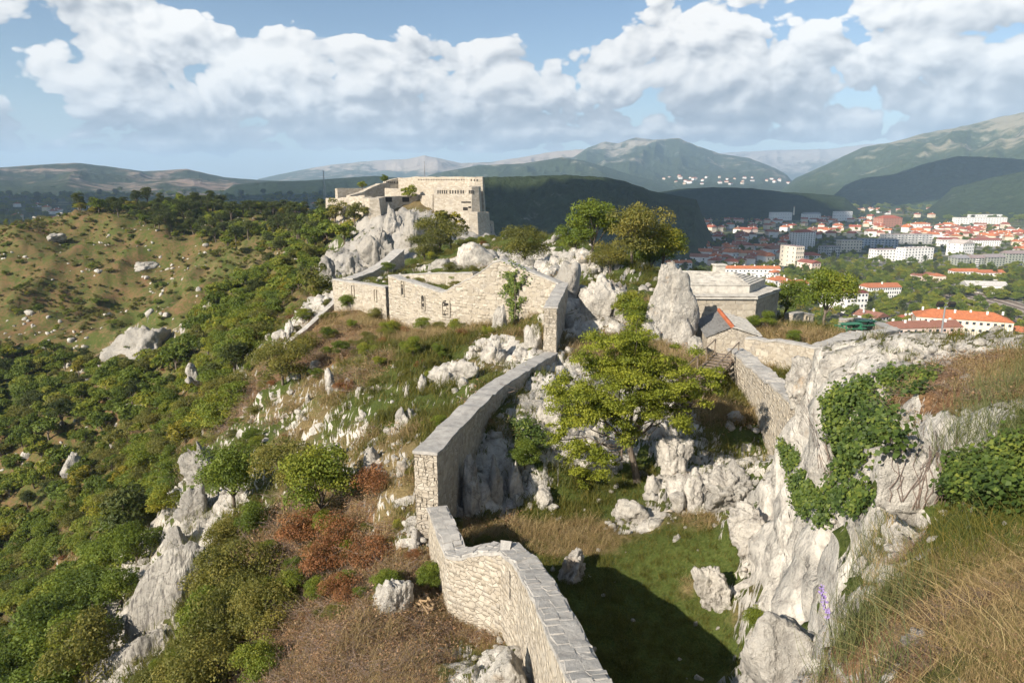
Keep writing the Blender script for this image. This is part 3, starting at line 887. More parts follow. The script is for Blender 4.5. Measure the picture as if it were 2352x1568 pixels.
def resample(pts, step):
    pts = np.asarray(pts, float)
    seg = np.linalg.norm(np.diff(pts[:, :2], axis=0), axis=1)
    s = np.concatenate([[0], np.cumsum(seg)])
    n = max(2, int(round(s[-1] / step)) + 1)
    t = np.unique(np.concatenate([np.linspace(0, s[-1], n), s]))
    keep = [0]
    for i in range(1, len(t)):
        if t[i] - t[keep[-1]] > step * 0.3 or np.min(np.abs(s - t[i])) < 1e-6:
            keep.append(i)
    t = t[keep]
    return np.stack([np.interp(t, s, pts[:, k]) for k in range(3)], 1), t


def offsets(pts, d):
    """mitred offset to the left of the direction of travel"""
    t = np.gradient(pts[:, :2], axis=0)
    t /= np.linalg.norm(t, axis=1, keepdims=True) + 1e-9
    n = np.stack([-t[:, 1], t[:, 0]], 1)
    out = pts.copy()
    out[:, :2] += n * d
    return out


def stone_geo(c, tan, nor, up, w, h, d, rg):
    """one roughly squared stone standing a little proud of the wall: five faces"""
    j = lambda a: rg.uniform(-a, a)
    q = []
    for (sx, sy) in ((-1, -1), (1, -1), (1, 1), (-1, 1)):
        q.append(c + tan * (sx * w / 2 * 0.985 + j(w * 0.10)) + up * (sy * h / 2 * 0.985 + j(h * 0.16)))
    m_ = sum(q) / 4
    fr = [m_ + (p_ - m_) * rg.uniform(0.88, 0.98) + nor * (d * rg.uniform(0.35, 1.3)) for p_ in q]
    bk = [p_ - nor * 0.03 for p_ in q]
    return bk + fr


STONE_F = [(4, 5, 6, 7), (0, 1, 5, 4), (1, 2, 6, 5), (2, 3, 7, 6), (3, 0, 4, 7)]


def put_stones(parent, stones, limit, mat, piece='stone', rest='stone_facing', kind_rest='stuff', shade=None):
    """stones: list of (8 verts, tint). The ones that show largest become pieces, the rest one mesh"""
    if not stones:
        return
    sz = []
    for v, _ in stones:
        c = np.mean(v[4:], axis=0)
        n = np.cross(v[5] - v[4], v[7] - v[4])
        facing = np.dot(n, -c) > 0
        sz.append((np.linalg.norm(n) / (np.dot(c, c) + 1e-6)) * (1.0 if facing else 0.001))
    order = np.argsort(sz)[::-1]
    big, small = order[:limit], order[limit:]
    for i in big:
        v, tint = stones[i]
        me = bpy.data.meshes.new(piece)
        me.from_pydata([tuple(q) for q in v], [], STONE_F)
        me.attributes.new('tint', 'FLOAT', 'FACE').data.foreach_set('value', [tint] * 5)
        me.materials.append(mat)
        wchild(piece, me, parent)
    if len(small):
        V = np.concatenate([np.array(stones[i][0]) for i in small])
        Fc = np.concatenate([np.array(STONE_F) + 8 * k for k in range(len(small))])
        T = np.repeat([stones[i][1] for i in small], 5)
        wchild(rest, mesh_np(rest, V, Fc, mat, attrs={'tint': T}), parent, kind_rest)


def face_stones(line, tops, nor_sign, course, slen, rg, proud=0.03, skip=None, bottom=None, gaps=0.0):
    """courses of stones on one face; line: (n,3) foot line of the face in plan, tops: z of its upper edge"""
    seg = np.linalg.norm(np.diff(line[:, :2], axis=0), axis=1)
    s = np.concatenate([[0], np.cumsum(seg)])
    gs = np.linspace(0, s[-1], max(4, int(s[-1] / 0.4)))
    gz = ground(np.interp(gs, s, line[:, 0]), np.interp(gs, s, line[:, 1])) if bottom is None else np.interp(gs, s, bottom)
    out = []
    z = float(np.min(gz)) - 0.3
    zmax = float(np.max(tops))
    while z < zmax:
        h = course * rg.uniform(0.72, 1.3)
        a = -rg.uniform(0, slen)
        while a < s[-1]:
            w = slen * rg.uniform(0.55, 1.5)
            a0, a1 = max(a, 0), min(a + w, s[-1])
            a += w
            if a1 - a0 < slen * 0.3 or rg.random() < gaps:
                continue
            m_ = (a0 + a1) / 2
            zt = min(np.interp(a0, s, tops), np.interp(a1, s, tops), np.interp(m_, s, tops)) - 0.015
            zb = z + rg.uniform(-0.18, 0.18) * h
            zz = min(zb + h * rg.uniform(0.8, 1.12), zt)
            if zz - zb < 0.07 or zz < np.interp(m_, gs, gz) - 0.05:
                continue
            k = min(max(int(np.searchsorted(s, m_)) - 1, 0), len(seg) - 1)
            t = (line[k + 1, :2] - line[k, :2]) / (seg[k] + 1e-9)
            tan = np.array([t[0], t[1], 0.0])
            nor = np.array([-t[1], t[0], 0.0]) * nor_sign
            c = np.array([np.interp(m_, s, line[:, 0]), np.interp(m_, s, line[:, 1]), (zb + zz) / 2])
            if skip is not None and skip(m_, (zb + zz) / 2, a1 - a0):
                continue
            out.append((np.array(stone_geo(c, tan, nor, np.array([0, 0, 1.0]), a1 - a0, zz - zb, proud * rg.uniform(0.5, 1.4), rg)), float(rg.uniform(0, 1))))
        z += h
    return out


def wall(name, label, pts, thick, course=0.27, slen=0.42, sides='LR', limit=300, cap=0.10, over=0.04, batter=0.0, foot=1.0, mat='mortar', stones=True,
         seed=1, uneven=0.03, cap_stones=None, skipL=None, skipR=None, cat='wall', group=None, ends=True, capmat='cap', proud=0.025, step=0.7, gaps=0.3):
    rg = np.random.default_rng(seed)
    pts, s = resample([P(*q) if len(q) == 3 and q[0] > 300 else np.array(q[1:] if len(q) == 4 else q, float) for q in pts], step)
    pts[1:-1, 2] += rg.normal(0, uneven, len(pts) - 2)
    L, Rr = offsets(pts, thick / 2), offsets(pts, -thick / 2)
    gz = np.minimum(ground(L[:, 0], L[:, 1]), ground(Rr[:, 0], Rr[:, 1]))
    bz = np.minimum(gz - foot, pts[:, 2] - 0.6)
    hgt = pts[:, 2] - bz
    root = wthing(name, label, cat, (float(pts[0, 0]), float(pts[0, 1]), float(bz[0])), group)
    Lb, Rb = offsets(pts, thick / 2), offsets(pts, -thick / 2)
    if batter:
        Lb[:, :2] += (L[:, :2] - pts[:, :2]) / (thick / 2) * (batter * hgt)[:, None]
        Rb[:, :2] += (Rr[:, :2] - pts[:, :2]) / (thick / 2) * (batter * hgt)[:, None]
    Lb[:, 2] = bz; Rb[:, 2] = bz
    n = len(pts)
    V = np.concatenate([Lb, L, Rr, Rb])
    F = []
    for i in range(n - 1):
        for a, b in ((0, 1), (1, 2), (2, 3)):
            F.append((a * n + i, a * n + i + 1, b * n + i + 1, b * n + i))
    F.append((0, n, 2 * n, 3 * n))
    F.append((n - 1, 4 * n - 1, 3 * n - 1, 2 * n - 1))
    core = wchild('masonry_core', mesh_np('masonry_core', V, F, M[mat]), root)
    if cap:
        Lc, Rc = offsets(pts, thick / 2 + over), offsets(pts, -thick / 2 - over)
        jl = rg.normal(0, 0.018, (n, 2)); jr = rg.normal(0, 0.018, (n, 2))
        Lc[:, :2] += jl; Rc[:, :2] += jr
        mid = pts.copy()
        lo = np.concatenate([Lc, Rc]); lo[:, 2] -= 0.01
        top = np.concatenate([Lc, mid, Rc])
        top[:, 2] += cap + rg.normal(0, 0.012, len(top))
        top[n:2 * n, 2] += 0.025
        V = np.concatenate([lo, top])
        F = []
        ll, rl, lt, mt_, rt = 0, n, 2 * n, 3 * n, 4 * n
        for i in range(n - 1):
            F += [(ll + i, ll + i + 1, lt + i + 1, lt + i), (lt + i, lt + i + 1, mt_ + i + 1, mt_ + i), (mt_ + i, mt_ + i + 1, rt + i + 1, rt + i),
                  (rt + i, rt + i + 1, rl + i + 1, rl + i), (ll + i, rl + i, rl + i + 1, ll + i + 1)]
        for i in (0, n - 1):
            F.append((ll + i, lt + i, mt_ + i, rt + i, rl + i))
        wchild('capping', mesh_np('capping', V, F, M[capmat]), root)
    st = []
    if stones:
        if 'L' in sides:
            st += face_stones(L, pts[:, 2], 1, course, slen, rg, proud, skipL, None, gaps)
        if 'R' in sides:
            st += face_stones(Rr, pts[:, 2], -1, course, slen, rg, proud, skipR, None, gaps)
        if ends:
            for a, b, sg in ((L[0], Rr[0], -1), (Rr[-1], L[-1], -1)):
                ln = np.array([a, (a + b) / 2, b])
                st += face_stones(ln, np.array([a[2]] * 3), 1, course, slen, rg, proud, None, None, gaps)
    if cap_stones:
        # flat capping slabs set in two ragged rows on the wall head
        cw = cap_stones
        caps = []
        nrow = max(1, int(round(thick / cw)))
        cw *= 0.9
        for rix in range(nrow):
            off = thick / 2 - (rix + 0.5) * thick / nrow
            row = offsets(pts, off)
            a = -rg.uniform(0, cw)
            while a < s[-1]:
                w = cw * rg.uniform(0.7, 1.6)
                m_ = a + w / 2
                a += w
                if m_ < 0.1 or m_ > s[-1] - 0.1:
                    continue
                k = min(max(int(np.searchsorted(s, m_)) - 1, 0), n - 2)
                t = row[k + 1] - row[k]; t /= np.linalg.norm(t)
                c = np.array([np.interp(m_, s, row[:, q]) for q in range(3)]) + np.array([0, 0, cap + 0.012])
                side = np.cross(np.array([0, 0, 1.0]), t); side /= np.linalg.norm(side)
                caps.append((np.array(stone_geo(c, t, np.cross(t, side), side, w * 1.0, thick / nrow * 1.02, 0.03, rg)), float(rg.uniform(0.0, 0.45))))
        put_stones(root, caps, 300, M['cap'], 'capping_stone', 'capping_facing')
    put_stones(root, st, limit, M['stone'])
    return root, pts, L, Rr, s


def niche(parent, name, c, tan, nor, w, h, d=0.5, arch=True, frame=True, mat='dark'):
    """window or loophole: flat dark panel painting the shade of the reveal, with jambs, lintel or arch set round it"""
    c, tan, nor = (np.asarray(q, float) for q in (c, tan, nor))
    up = np.array([0, 0, 1.0])
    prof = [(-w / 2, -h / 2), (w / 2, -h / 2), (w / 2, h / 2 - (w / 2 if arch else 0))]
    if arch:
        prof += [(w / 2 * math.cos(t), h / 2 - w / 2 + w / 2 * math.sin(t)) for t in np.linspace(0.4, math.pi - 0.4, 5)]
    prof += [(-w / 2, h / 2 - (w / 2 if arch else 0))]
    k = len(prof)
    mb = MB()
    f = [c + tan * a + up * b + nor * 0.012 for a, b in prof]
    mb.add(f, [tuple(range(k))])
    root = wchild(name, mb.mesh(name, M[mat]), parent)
    if frame:
        mb = MB()
        t = max(0.07, w * 0.16)
        for sx in (-1, 1):
            mb.box(c + tan * sx * (w / 2 + t / 2) + nor * 0.05, (t, 0.14, h), math.atan2(tan[1], tan[0]))
        mb.box(c - up * (h / 2 + 0.05) + nor * 0.06, (w + 2 * t, 0.17, 0.09), math.atan2(tan[1], tan[0]))
        if arch:
            pr = [(-w / 2 - t, h / 2 - w / 2)] + [((w / 2 + t) * math.cos(a), h / 2 - w / 2 + (w / 2 + t) * math.sin(a)) for a in np.linspace(math.pi, 0, 9)]
            inn = [((w / 2) * math.cos(a), h / 2 - w / 2 + (w / 2) * math.sin(a)) for a in np.linspace(math.pi, 0, 9)]
            out = pr[1:]
            vs_ = [c + tan * a + up * b + nor * 0.11 for a, b in out + inn] + [c + tan * a + up * b for a, b in out + inn]
            fs = [(i, i + 1, 9 + i + 1, 9 + i) for i in range(8)] + [(18 + i, 18 + i + 1, i + 1, i) for i in range(8)] + [(9 + i, 9 + i + 1, 27 + i + 1, 27 + i) for i in range(8)]
            mb.add(vs_, fs)
        else:
            mb.box(c + up * (h / 2 + t / 2) + nor * 0.055, (w + 2 * t, 0.15, t), math.atan2(tan[1], tan[0]))
        me = mb.mesh('window_frame', M['stone'])
        me.attributes.new('tint', 'FLOAT', 'FACE').data.foreach_set('value', [0.6] * len(me.polygons))
        o = obj('window_frame', me, root)
    return root


def on_face(line, s, m_, z, sign):
    c = np.array([np.interp(m_, s, line[:, 0]), np.interp(m_, s, line[:, 1]), z])
    k = min(max(int(np.searchsorted(s, m_)) - 1, 0), len(s) - 2)
    t = line[k + 1, :2] - line[k, :2]
    t /= np.linalg.norm(t)
    return c, np.array([t[0], t[1], 0]), np.array([-t[1], t[0], 0]) * sign


def near_s(line, s, u):
    """arc length on a face where it crosses image column u"""
    uu, _, _ = project(line)
    i = np.argsort(uu)
    return float(np.interp(u, uu[i], s[i]))


# near wall that runs down to the left of the courtyard
w1 = wall('curtain_wall', 'curving stone wall nearest the camera with broad grey slab capping', [('p', 2.3, 5.5, -7.9), (1340,1545,11.7), (1262,1385,15.4), (1215,1305,18.2), (1172,1264,19.7), (1125,1262,20.3), (1075,1274,20.8), (1048,1274,21.1), (1024,1215,22.7), (1004,1168,24.6)],
          0.72, 0.17, 0.26, sides='LR', seed=3, cap_stones=0.36, foot=1.6, proud=0.011, step=0.55, gaps=0.5)
_k = int(np.argmin(np.abs(w1[1][:, 1] - 20.2)))
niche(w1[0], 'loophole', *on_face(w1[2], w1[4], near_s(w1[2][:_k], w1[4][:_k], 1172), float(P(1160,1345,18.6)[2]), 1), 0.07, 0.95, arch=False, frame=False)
w3 = wall('curtain_wall', 'tall curved wall climbing from the courtyard up to the tower corner', [(977,1043,25.3), (1030,988,28.3), (1080,938,31.6), (1114,906,34.3), (1140,886,36.4), (1190,855,39.6), (1235,827,43.5), (1266,812,46.6)],
          0.95, 0.19, 0.28, seed=5, foot=2.4, proud=0.012, gaps=0.42)
tw = wall('fortress_wall', 'long pale wall with arched windows and a pointed gable crossing the ridge', [(900,633,69.5), (960,652,66), (1024,671,62.5), (1085,640,61), (1140,602,60), (1156,597,59.8), (1215,621,58.6), (1292,653,57), (1277,682,51.5), (1264,708,46.8)],
          0.9, 0.30, 0.46, seed=6, foot=2.0, limit=300, proud=0.02)
for u, v, h, w_ in ((925, 662, 1.5, 0.42), (972, 694, 1.35, 0.5), (1024, 707, 1.45, 0.72)):
    m_ = near_s(tw[3][:6], tw[4][:6], u) if False else near_s(tw[3], tw[4], u) if u < 1100 else 0
    uu, vv, ff = project(tw[3])
    i = np.where(uu < 1150)[0]
    m_ = float(np.interp(u, uu[i], tw[4][i]))
    Yv = float(np.interp(m_, tw[4], tw[3][:, 1]))
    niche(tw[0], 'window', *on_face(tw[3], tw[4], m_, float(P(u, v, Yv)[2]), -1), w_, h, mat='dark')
twl = wall('fortress_wall', 'lower length of pale wall left of the stepped gable wall', [(770,642,75.5), (830,650,73), (892,660,70.2)], 0.8, 0.30, 0.46, seed=7, foot=2.0, limit=250, proud=0.02)
for u, v in ((810, 668), (862, 678)):
    uu, vv, ff = project(twl[3])
    m_ = float(np.interp(u, uu, twl[4]))
    niche(twl[0], 'window', *on_face(twl[3], twl[4], m_, float(P(u, v, float(np.interp(m_, twl[4], twl[3][:, 1])))[2]), -1), 0.34, 1.2, mat='stone')
te = wall('inner_wall', 'brownish inner parapet wall seen over the gable wall', [(1092,626,72), (985,629,79), (905,633,84)], 0.7, 0.32, 0.5, seed=8, foot=1.5, limit=200, proud=0.02)
tf = wall('stair_wall', 'sloping flank wall rising to a pale triangular end below the fort crag', [(798,641,83), (845,626,87), (885,602,91), (917,574,95)], 1.5, 0.3, 0.5, seed=9, foot=2.0, limit=150, proud=0.02)
to = wall('outer_wall', 'narrow wall running straight down the left slope through the scrub', [(772,688,76.5), (735,724,74), (700,757,71.5), (655,790,69.5)], 0.6, 0.26, 0.4, seed=10, foot=1.5, limit=120, proud=0.02)
r1 = wall('courtyard_wall', 'thick sunlit rubble wall right of the walnut tree with ragged top', [(1688,803,46), (1732,838,41.5), (1790,886,35.5), (1840,925,31.5)], 1.05, 0.19, 0.29, seed=12, foot=1.8, uneven=0.06, cap_stones=0.42)
r2 = wall('terrace_wall', 'low pale block wall behind the thick rubble wall', [(1716,777,47.5), (1790,783,46), (1850,795,44), (1925,806,42.5)], 0.6, 0.26, 0.42, seed=13, foot=1.8, limit=250)
r3 = wall('terrace_wall', 'sloping grey-topped wall below the picnic table', [(1885,799,49.5), (1930,781,51), (1974,766,52.5)], 1.5, 0.3, 0.5, seed=14, foot=1.5, limit=100)
r4 = wall('terrace_wall', 'angular stone parapet enclosing the picnic terrace', [(1976,764,53), (2013,764,53.5), (2052,758,55.5), (2015,742,63), (1968,731,69), (1928,734,69.5)], 0.9, 0.3, 0.5, seed=15, foot=1.5, limit=220)
r5 = wall('terrace_wall', 'pale round-topped wall with small square holes behind the dark tree', [(1862,722,66), (1838,718,65.5), (1812,722,64)], 0.8, 0.3, 0.45, seed=16, foot=1.5, limit=80)
for u, v in ((1870, 731), (1826, 737)):
    uu, vv, ff = project(r5[2])
    i = np.argsort(uu)
    m_ = float(np.interp(u if u < 1860 else 1853, uu[i], r5[4][i]))
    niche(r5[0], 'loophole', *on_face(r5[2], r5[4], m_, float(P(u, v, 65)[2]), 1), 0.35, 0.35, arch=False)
r6 = wall('parapet_wall', 'long low rubble parapet by the lamp post above the town', [(2105,806,40), (2180,799,41), (2240,792,42), (2296,787,43), (2342,801,39.5)], 0.6, 0.22, 0.34, seed=17, foot=1.6, limit=250)


# ------------------------------------------------------------------ hilltop fortress
fort = wthing('hilltop_fortress', 'ruined pale stone fortress crowning the rocky hill beyond the walls', 'fortress', tuple(map(float, P(960, 500, 175))))


def fort_wall(name, pts, thick, z_base, batter=0.06, label=None, mat='mortar_far', cap=0.25):
    pts, s = resample([P(*q) for q in pts], 2.0)
    n = len(pts)
    rg = np.random.default_rng(int(abs(pts[0, 0]) * 10))
    pts[1:-1, 2] += rg.normal(0, 0.08, n - 2)
    hgt = pts[:, 2] - z_base
    L, Rr = offsets(pts, thick / 2), offsets(pts, -thick / 2)
    Lb, Rb = L.copy(), Rr.copy()
    dl = (L[:, :2] - pts[:, :2]) / (thick / 2)
    Lb[:, :2] += dl * (batter * hgt)[:, None]; Rb[:, :2] -= dl * (batter * hgt)[:, None]
    Lb[:, 2] = Rb[:, 2] = z_base
    V = np.concatenate([Lb, L, Rr, Rb])
    F = [(a * n + i, a * n + i + 1, (a + 1) * n + i + 1, (a + 1) * n + i) for i in range(n - 1) for a in range(3)]
    F += [(0, n, 2 * n, 3 * n), (n - 1, 4 * n - 1, 3 * n - 1, 2 * n - 1)]
    o = wchild(name, mesh_np(name, V, F, M[mat]), fort)
    if label:
        o['label'] = label
    return o, pts, L, Rr, s, Lb, Rb


def slits(o, line, lineb, s, us, v0, v1, w, sign, name='loophole'):
    """near-black boxes set on a fort wall face, painting the shade of openings"""
    uu, vv, ff = project(line)
    i = np.argsort(uu)
    for u in us:
        m_ = float(np.interp(u, uu[i], s[i]))
        c, t, nn = on_face(line, s, m_, 0, sign)
        zc, z1_, z0_ = (float(P(u, q, c[1])[2]) for q in ((v0 + v1) / 2, v0, v1))
        zt = float(np.interp(m_, s, line[:, 2]))
        zb = float(lineb[0, 2])
        f = (zt - zc) / max(zt - zb, 1e-3)
        cb = np.array([np.interp(m_, s, lineb[:, 0]), np.interp(m_, s, lineb[:, 1])])
        c[:2] = c[:2] * (1 - f) + cb * f
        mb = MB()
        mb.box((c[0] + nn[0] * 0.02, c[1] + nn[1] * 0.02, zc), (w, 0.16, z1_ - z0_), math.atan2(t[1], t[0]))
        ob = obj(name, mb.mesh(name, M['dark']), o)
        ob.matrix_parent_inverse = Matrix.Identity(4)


fort_wall('outer_ward_wall', [(757,455,200), (774,456,189), (812,452,181), (846,448,176)], 2.2, -18, 0.05)
ab = fort_wall('angle_bastion', [(842,450,179), (846,457,171), (860,456,168), (876,452,176), (918,450,181), (966,450,186)], 2.2, -18, 0.08)
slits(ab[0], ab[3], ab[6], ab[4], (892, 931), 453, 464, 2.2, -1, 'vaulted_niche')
fort_wall('climbing_wall', [(800,449,190), (830,441,193), (868,422,198), (890,420,201)], 2.0, -12, 0.04)
fort_wall('ruined_wall', [(772,433,203), (797,432,205), (838,432,208)], 1.6, -10, 0.04)
cw = fort_wall('upper_keep_wall', [(884,417,206), (915,408,209), (985,406.5,203), (1073,406.5,196)], 2.0, -8, 0.03, 'bright whitewashed upper wall with a row of loopholes')
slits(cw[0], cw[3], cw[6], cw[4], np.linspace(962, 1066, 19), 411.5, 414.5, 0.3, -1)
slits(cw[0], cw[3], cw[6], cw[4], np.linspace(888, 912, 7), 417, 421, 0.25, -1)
ct = fort_wall('keep_tower', [(1073,406.5,195.5), (1101,406.5,192), (1103,406.5,206)], 2.0, -14, 0.05)
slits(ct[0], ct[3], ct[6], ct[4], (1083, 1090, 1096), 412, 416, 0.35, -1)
fort_wall('terrace_parapet', [(887,432,189), (918,433,187), (960,432,186), (1001,433,183)], 1.4, -10, 0.03)
fort_wall('shaded_flank', [(962,448.5,188), (1002,448,175)], 2.0, -19, 0.05)
cg = fort_wall('gate_block', [(1001,429.5,175), (1050,429,173.5), (1088,428.5,172.5), (1094,429,190)], 2.4, -19, 0.05, 'plain stone gate block with tall loopholes and an arched door')
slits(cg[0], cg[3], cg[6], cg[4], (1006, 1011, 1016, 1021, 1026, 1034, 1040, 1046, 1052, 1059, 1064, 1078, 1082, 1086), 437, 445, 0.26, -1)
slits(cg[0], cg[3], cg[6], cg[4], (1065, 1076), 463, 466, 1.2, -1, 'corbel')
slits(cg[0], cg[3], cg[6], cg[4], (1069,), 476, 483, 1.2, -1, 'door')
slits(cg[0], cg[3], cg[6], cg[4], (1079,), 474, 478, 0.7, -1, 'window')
fort_wall('round_bastion', [(1058,487,170), (1064,486.5,165), (1074,486,163), (1090,486,162.5), (1100,486.5,164), (1107,487,169), (1110,488,178)], 3.0, -24, 0.08)
fort_wall('bridge_pier', [(1112,503,186), (1126,508,188), (1128,514,194)], 1.6, -26, 0.05)
# ------------------------------------------------------------------ casemate and chapel
M['slab'] = material('roof_slab_stone', m_plain((0.46, 0.43, 0.375), 0.92, 0.4, 2.2, spec=0.1, bumpd=0.04))
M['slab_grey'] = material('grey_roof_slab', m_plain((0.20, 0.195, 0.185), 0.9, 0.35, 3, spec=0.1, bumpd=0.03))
M['tile'] = material('roof_tile', m_plain((0.42, 0.13, 0.06), 0.85, 0.3, 0.6, spec=0.15))


def slab_rows(parent, name, quad, rows, cols, th, mat, rg, gap=0.985, limit=300):
    """overlapping stone slabs laid in rows over a quad (p00 eave-left, p10 eave-right, p11 ridge-right, p01 ridge-left)"""
    p00, p10, p11, p01 = (np.asarray(q, float) for q in quad)
    nor = np.cross(p10 - p00, p01 - p00); nor /= np.linalg.norm(nor)
    if nor[2] < 0:
        nor = -nor
    for r_ in range(rows):
        cuts = [0.0]
        while cuts[-1] < 1:
            cuts.append(cuts[-1] + rg.uniform(0.6, 1.5) / cols)
        cuts[-1] = 1.0
        for a, b in zip(cuts[:-1], cuts[1:]):
            if b - a < 0.2 / cols:
                continue
            q = []
            for (f, g) in ((a, r_ / rows), (b, r_ / rows), (b, (r_ + 1.12) / rows), (a, (r_ + 1.12) / rows)):
                g = min(g, 1.0)
                lo = p00 + (p10 - p00) * f; hi = p01 + (p11 - p01) * f
                q.append(lo + (hi - lo) * g)
            m_ = sum(q) / 4
            q = [m_ + (x - m_) * (gap - rg.uniform(0, 0.03)) for x in q]
            lift = [th * rg.uniform(0.9, 1.5)] * 2 + [th * 0.25] * 2
            top = [x + nor * (h_ + th * 0.5) for x, h_ in zip(q, lift)]
            bot = [x + nor * (h_ - th * 0.5) for x, h_ in zip(q, lift)]
            me = bpy.data.meshes.new(name)
            me.from_pydata([tuple(x) for x in bot + top], [], [(4, 5, 6, 7), (0, 1, 5, 4), (1, 2, 6, 5), (2, 3, 7, 6), (3, 0, 4, 7)])
            me.materials.append(mat)
            wchild(name, me, parent)


def casemate():
    rg = np.random.default_rng(31)
    EZ = -9.45
    def at(u, v, z):
        q = Pz(u, v, z); return q
    Lf, C, Rt = at(1586, 682.5, EZ), at(1741, 683.4, EZ), at(1794, 664.5, EZ)
    back = np.array([Rt[0] - 1.0, Rt[1] + 9.0, EZ]); bl = np.array([Lf[0] + 0.5, Lf[1] + 14.0, EZ])
    plan = [Lf, C, Rt, back, bl]
    root = wthing('casemate', 'low stone casemate with broad slab roof behind the tall white pinnacle', 'building', (float(C[0]), float(C[1]), -14.0))
    cen = sum(plan) / 5
    inn = [cen + (q - cen) * 0.965 for q in plan]
    n = 5
    V = [(q[0], q[1], -15.0) for q in inn] + [(q[0], q[1], EZ - 0.15) for q in inn]
    F = [(i, (i + 1) % n, n + (i + 1) % n, n + i) for i in range(n)]
    wchild('wall', mesh_np('wall', V, F, M['mortar']), root)
    st = []
    for a, b in ((inn[0], inn[1]), (inn[1], inn[2])):
        ln = np.array([a, (a + b) / 2, b])
        st += face_stones(ln, np.array([EZ - 0.18] * 3), -1, 0.42, 0.62, rg, 0.03, bottom=np.array([-13.2] * 3))
    put_stones(root, st, 300, M['stone'])
    # ledge course of slabs
    for th_, k, z in ((0.16, 1.0, EZ),):
        V = [(q[0], q[1], z - th_) for q in plan] + [(q[0], q[1], z) for q in plan]
        F = [(i, (i + 1) % n, n + (i + 1) % n, n + i) for i in range(n)] + [tuple(range(n, 2 * n)), tuple(range(n - 1, -1, -1))]
        wchild('eave_course', mesh_np('eave_course', V, F, M['slab']), root)
    a0, a1, a2, a3 = at(1570, 668, EZ + 0.1), at(1722, 669.5, EZ + 0.1), at(1758, 652, EZ + 0.1), None
    top = [at(1570, 657, EZ + 0.75), at(1722, 657.5, EZ + 0.75), at(1758, 642, EZ + 0.75)]
    Bk = [np.array([top[2][0] - 1.0, top[2][1] + 5.5, EZ + 0.75]), np.array([top[0][0] + 0.3, top[2][1] + 7.5, EZ + 0.75])]
    ring = top + Bk
    rid = [at(1580, 622, EZ + 1.75), at(1680, 626, EZ + 1.75)]
    V = [(q[0], q[1], EZ - 0.02) for q in ring] + [tuple(q) for q in ring] + [tuple(q) for q in rid]
    F = [(i, (i + 1) % 5, 5 + (i + 1) % 5, 5 + i) for i in range(5)] + [(5, 6, 11, 10), (6, 7, 11), (7, 8, 11), (8, 9, 10, 11), (9, 5, 10)]
    rf = wchild('roof', mesh_np('roof', V, F, M['slab']), root)
    slab_rows(root, 'roof_slab', (ring[0], ring[1], rid[1], rid[0]), 8, 13, 0.07, M['slab'], rg)
    slab_rows(root, 'roof_slab', (ring[1], ring[2], rid[1] + (ring[2] - ring[1]) * 0.02, rid[1]), 8, 5, 0.07, M['slab'], rg)
    for q0, q1, r0, r1_ in ((Lf, C, ring[0], ring[1]), (C, Rt, ring[1], ring[2])):
        z_ = lambda q, z: np.array([q[0], q[1], z])
        slab_rows(root, 'ledge_slab', (z_(q0, EZ + 0.01), z_(q1, EZ + 0.01), z_(r1_, EZ + 0.1), z_(r0, EZ + 0.1)), 1, 10, 0.06, M['slab'], rg)
    mb = MB()
    c = at(1651, 624, EZ + 1.75)
    mb.box((c[0], c[1], c[2] + 0.1), (0.9, 0.8, 1.0), 0.1)
    mb.box((c[0], c[1], c[2] + 0.65), (1.1, 1.0, 0.12), 0.1)
    wchild('chimney', mb.mesh('chimney', M['slab']), root)


casemate()


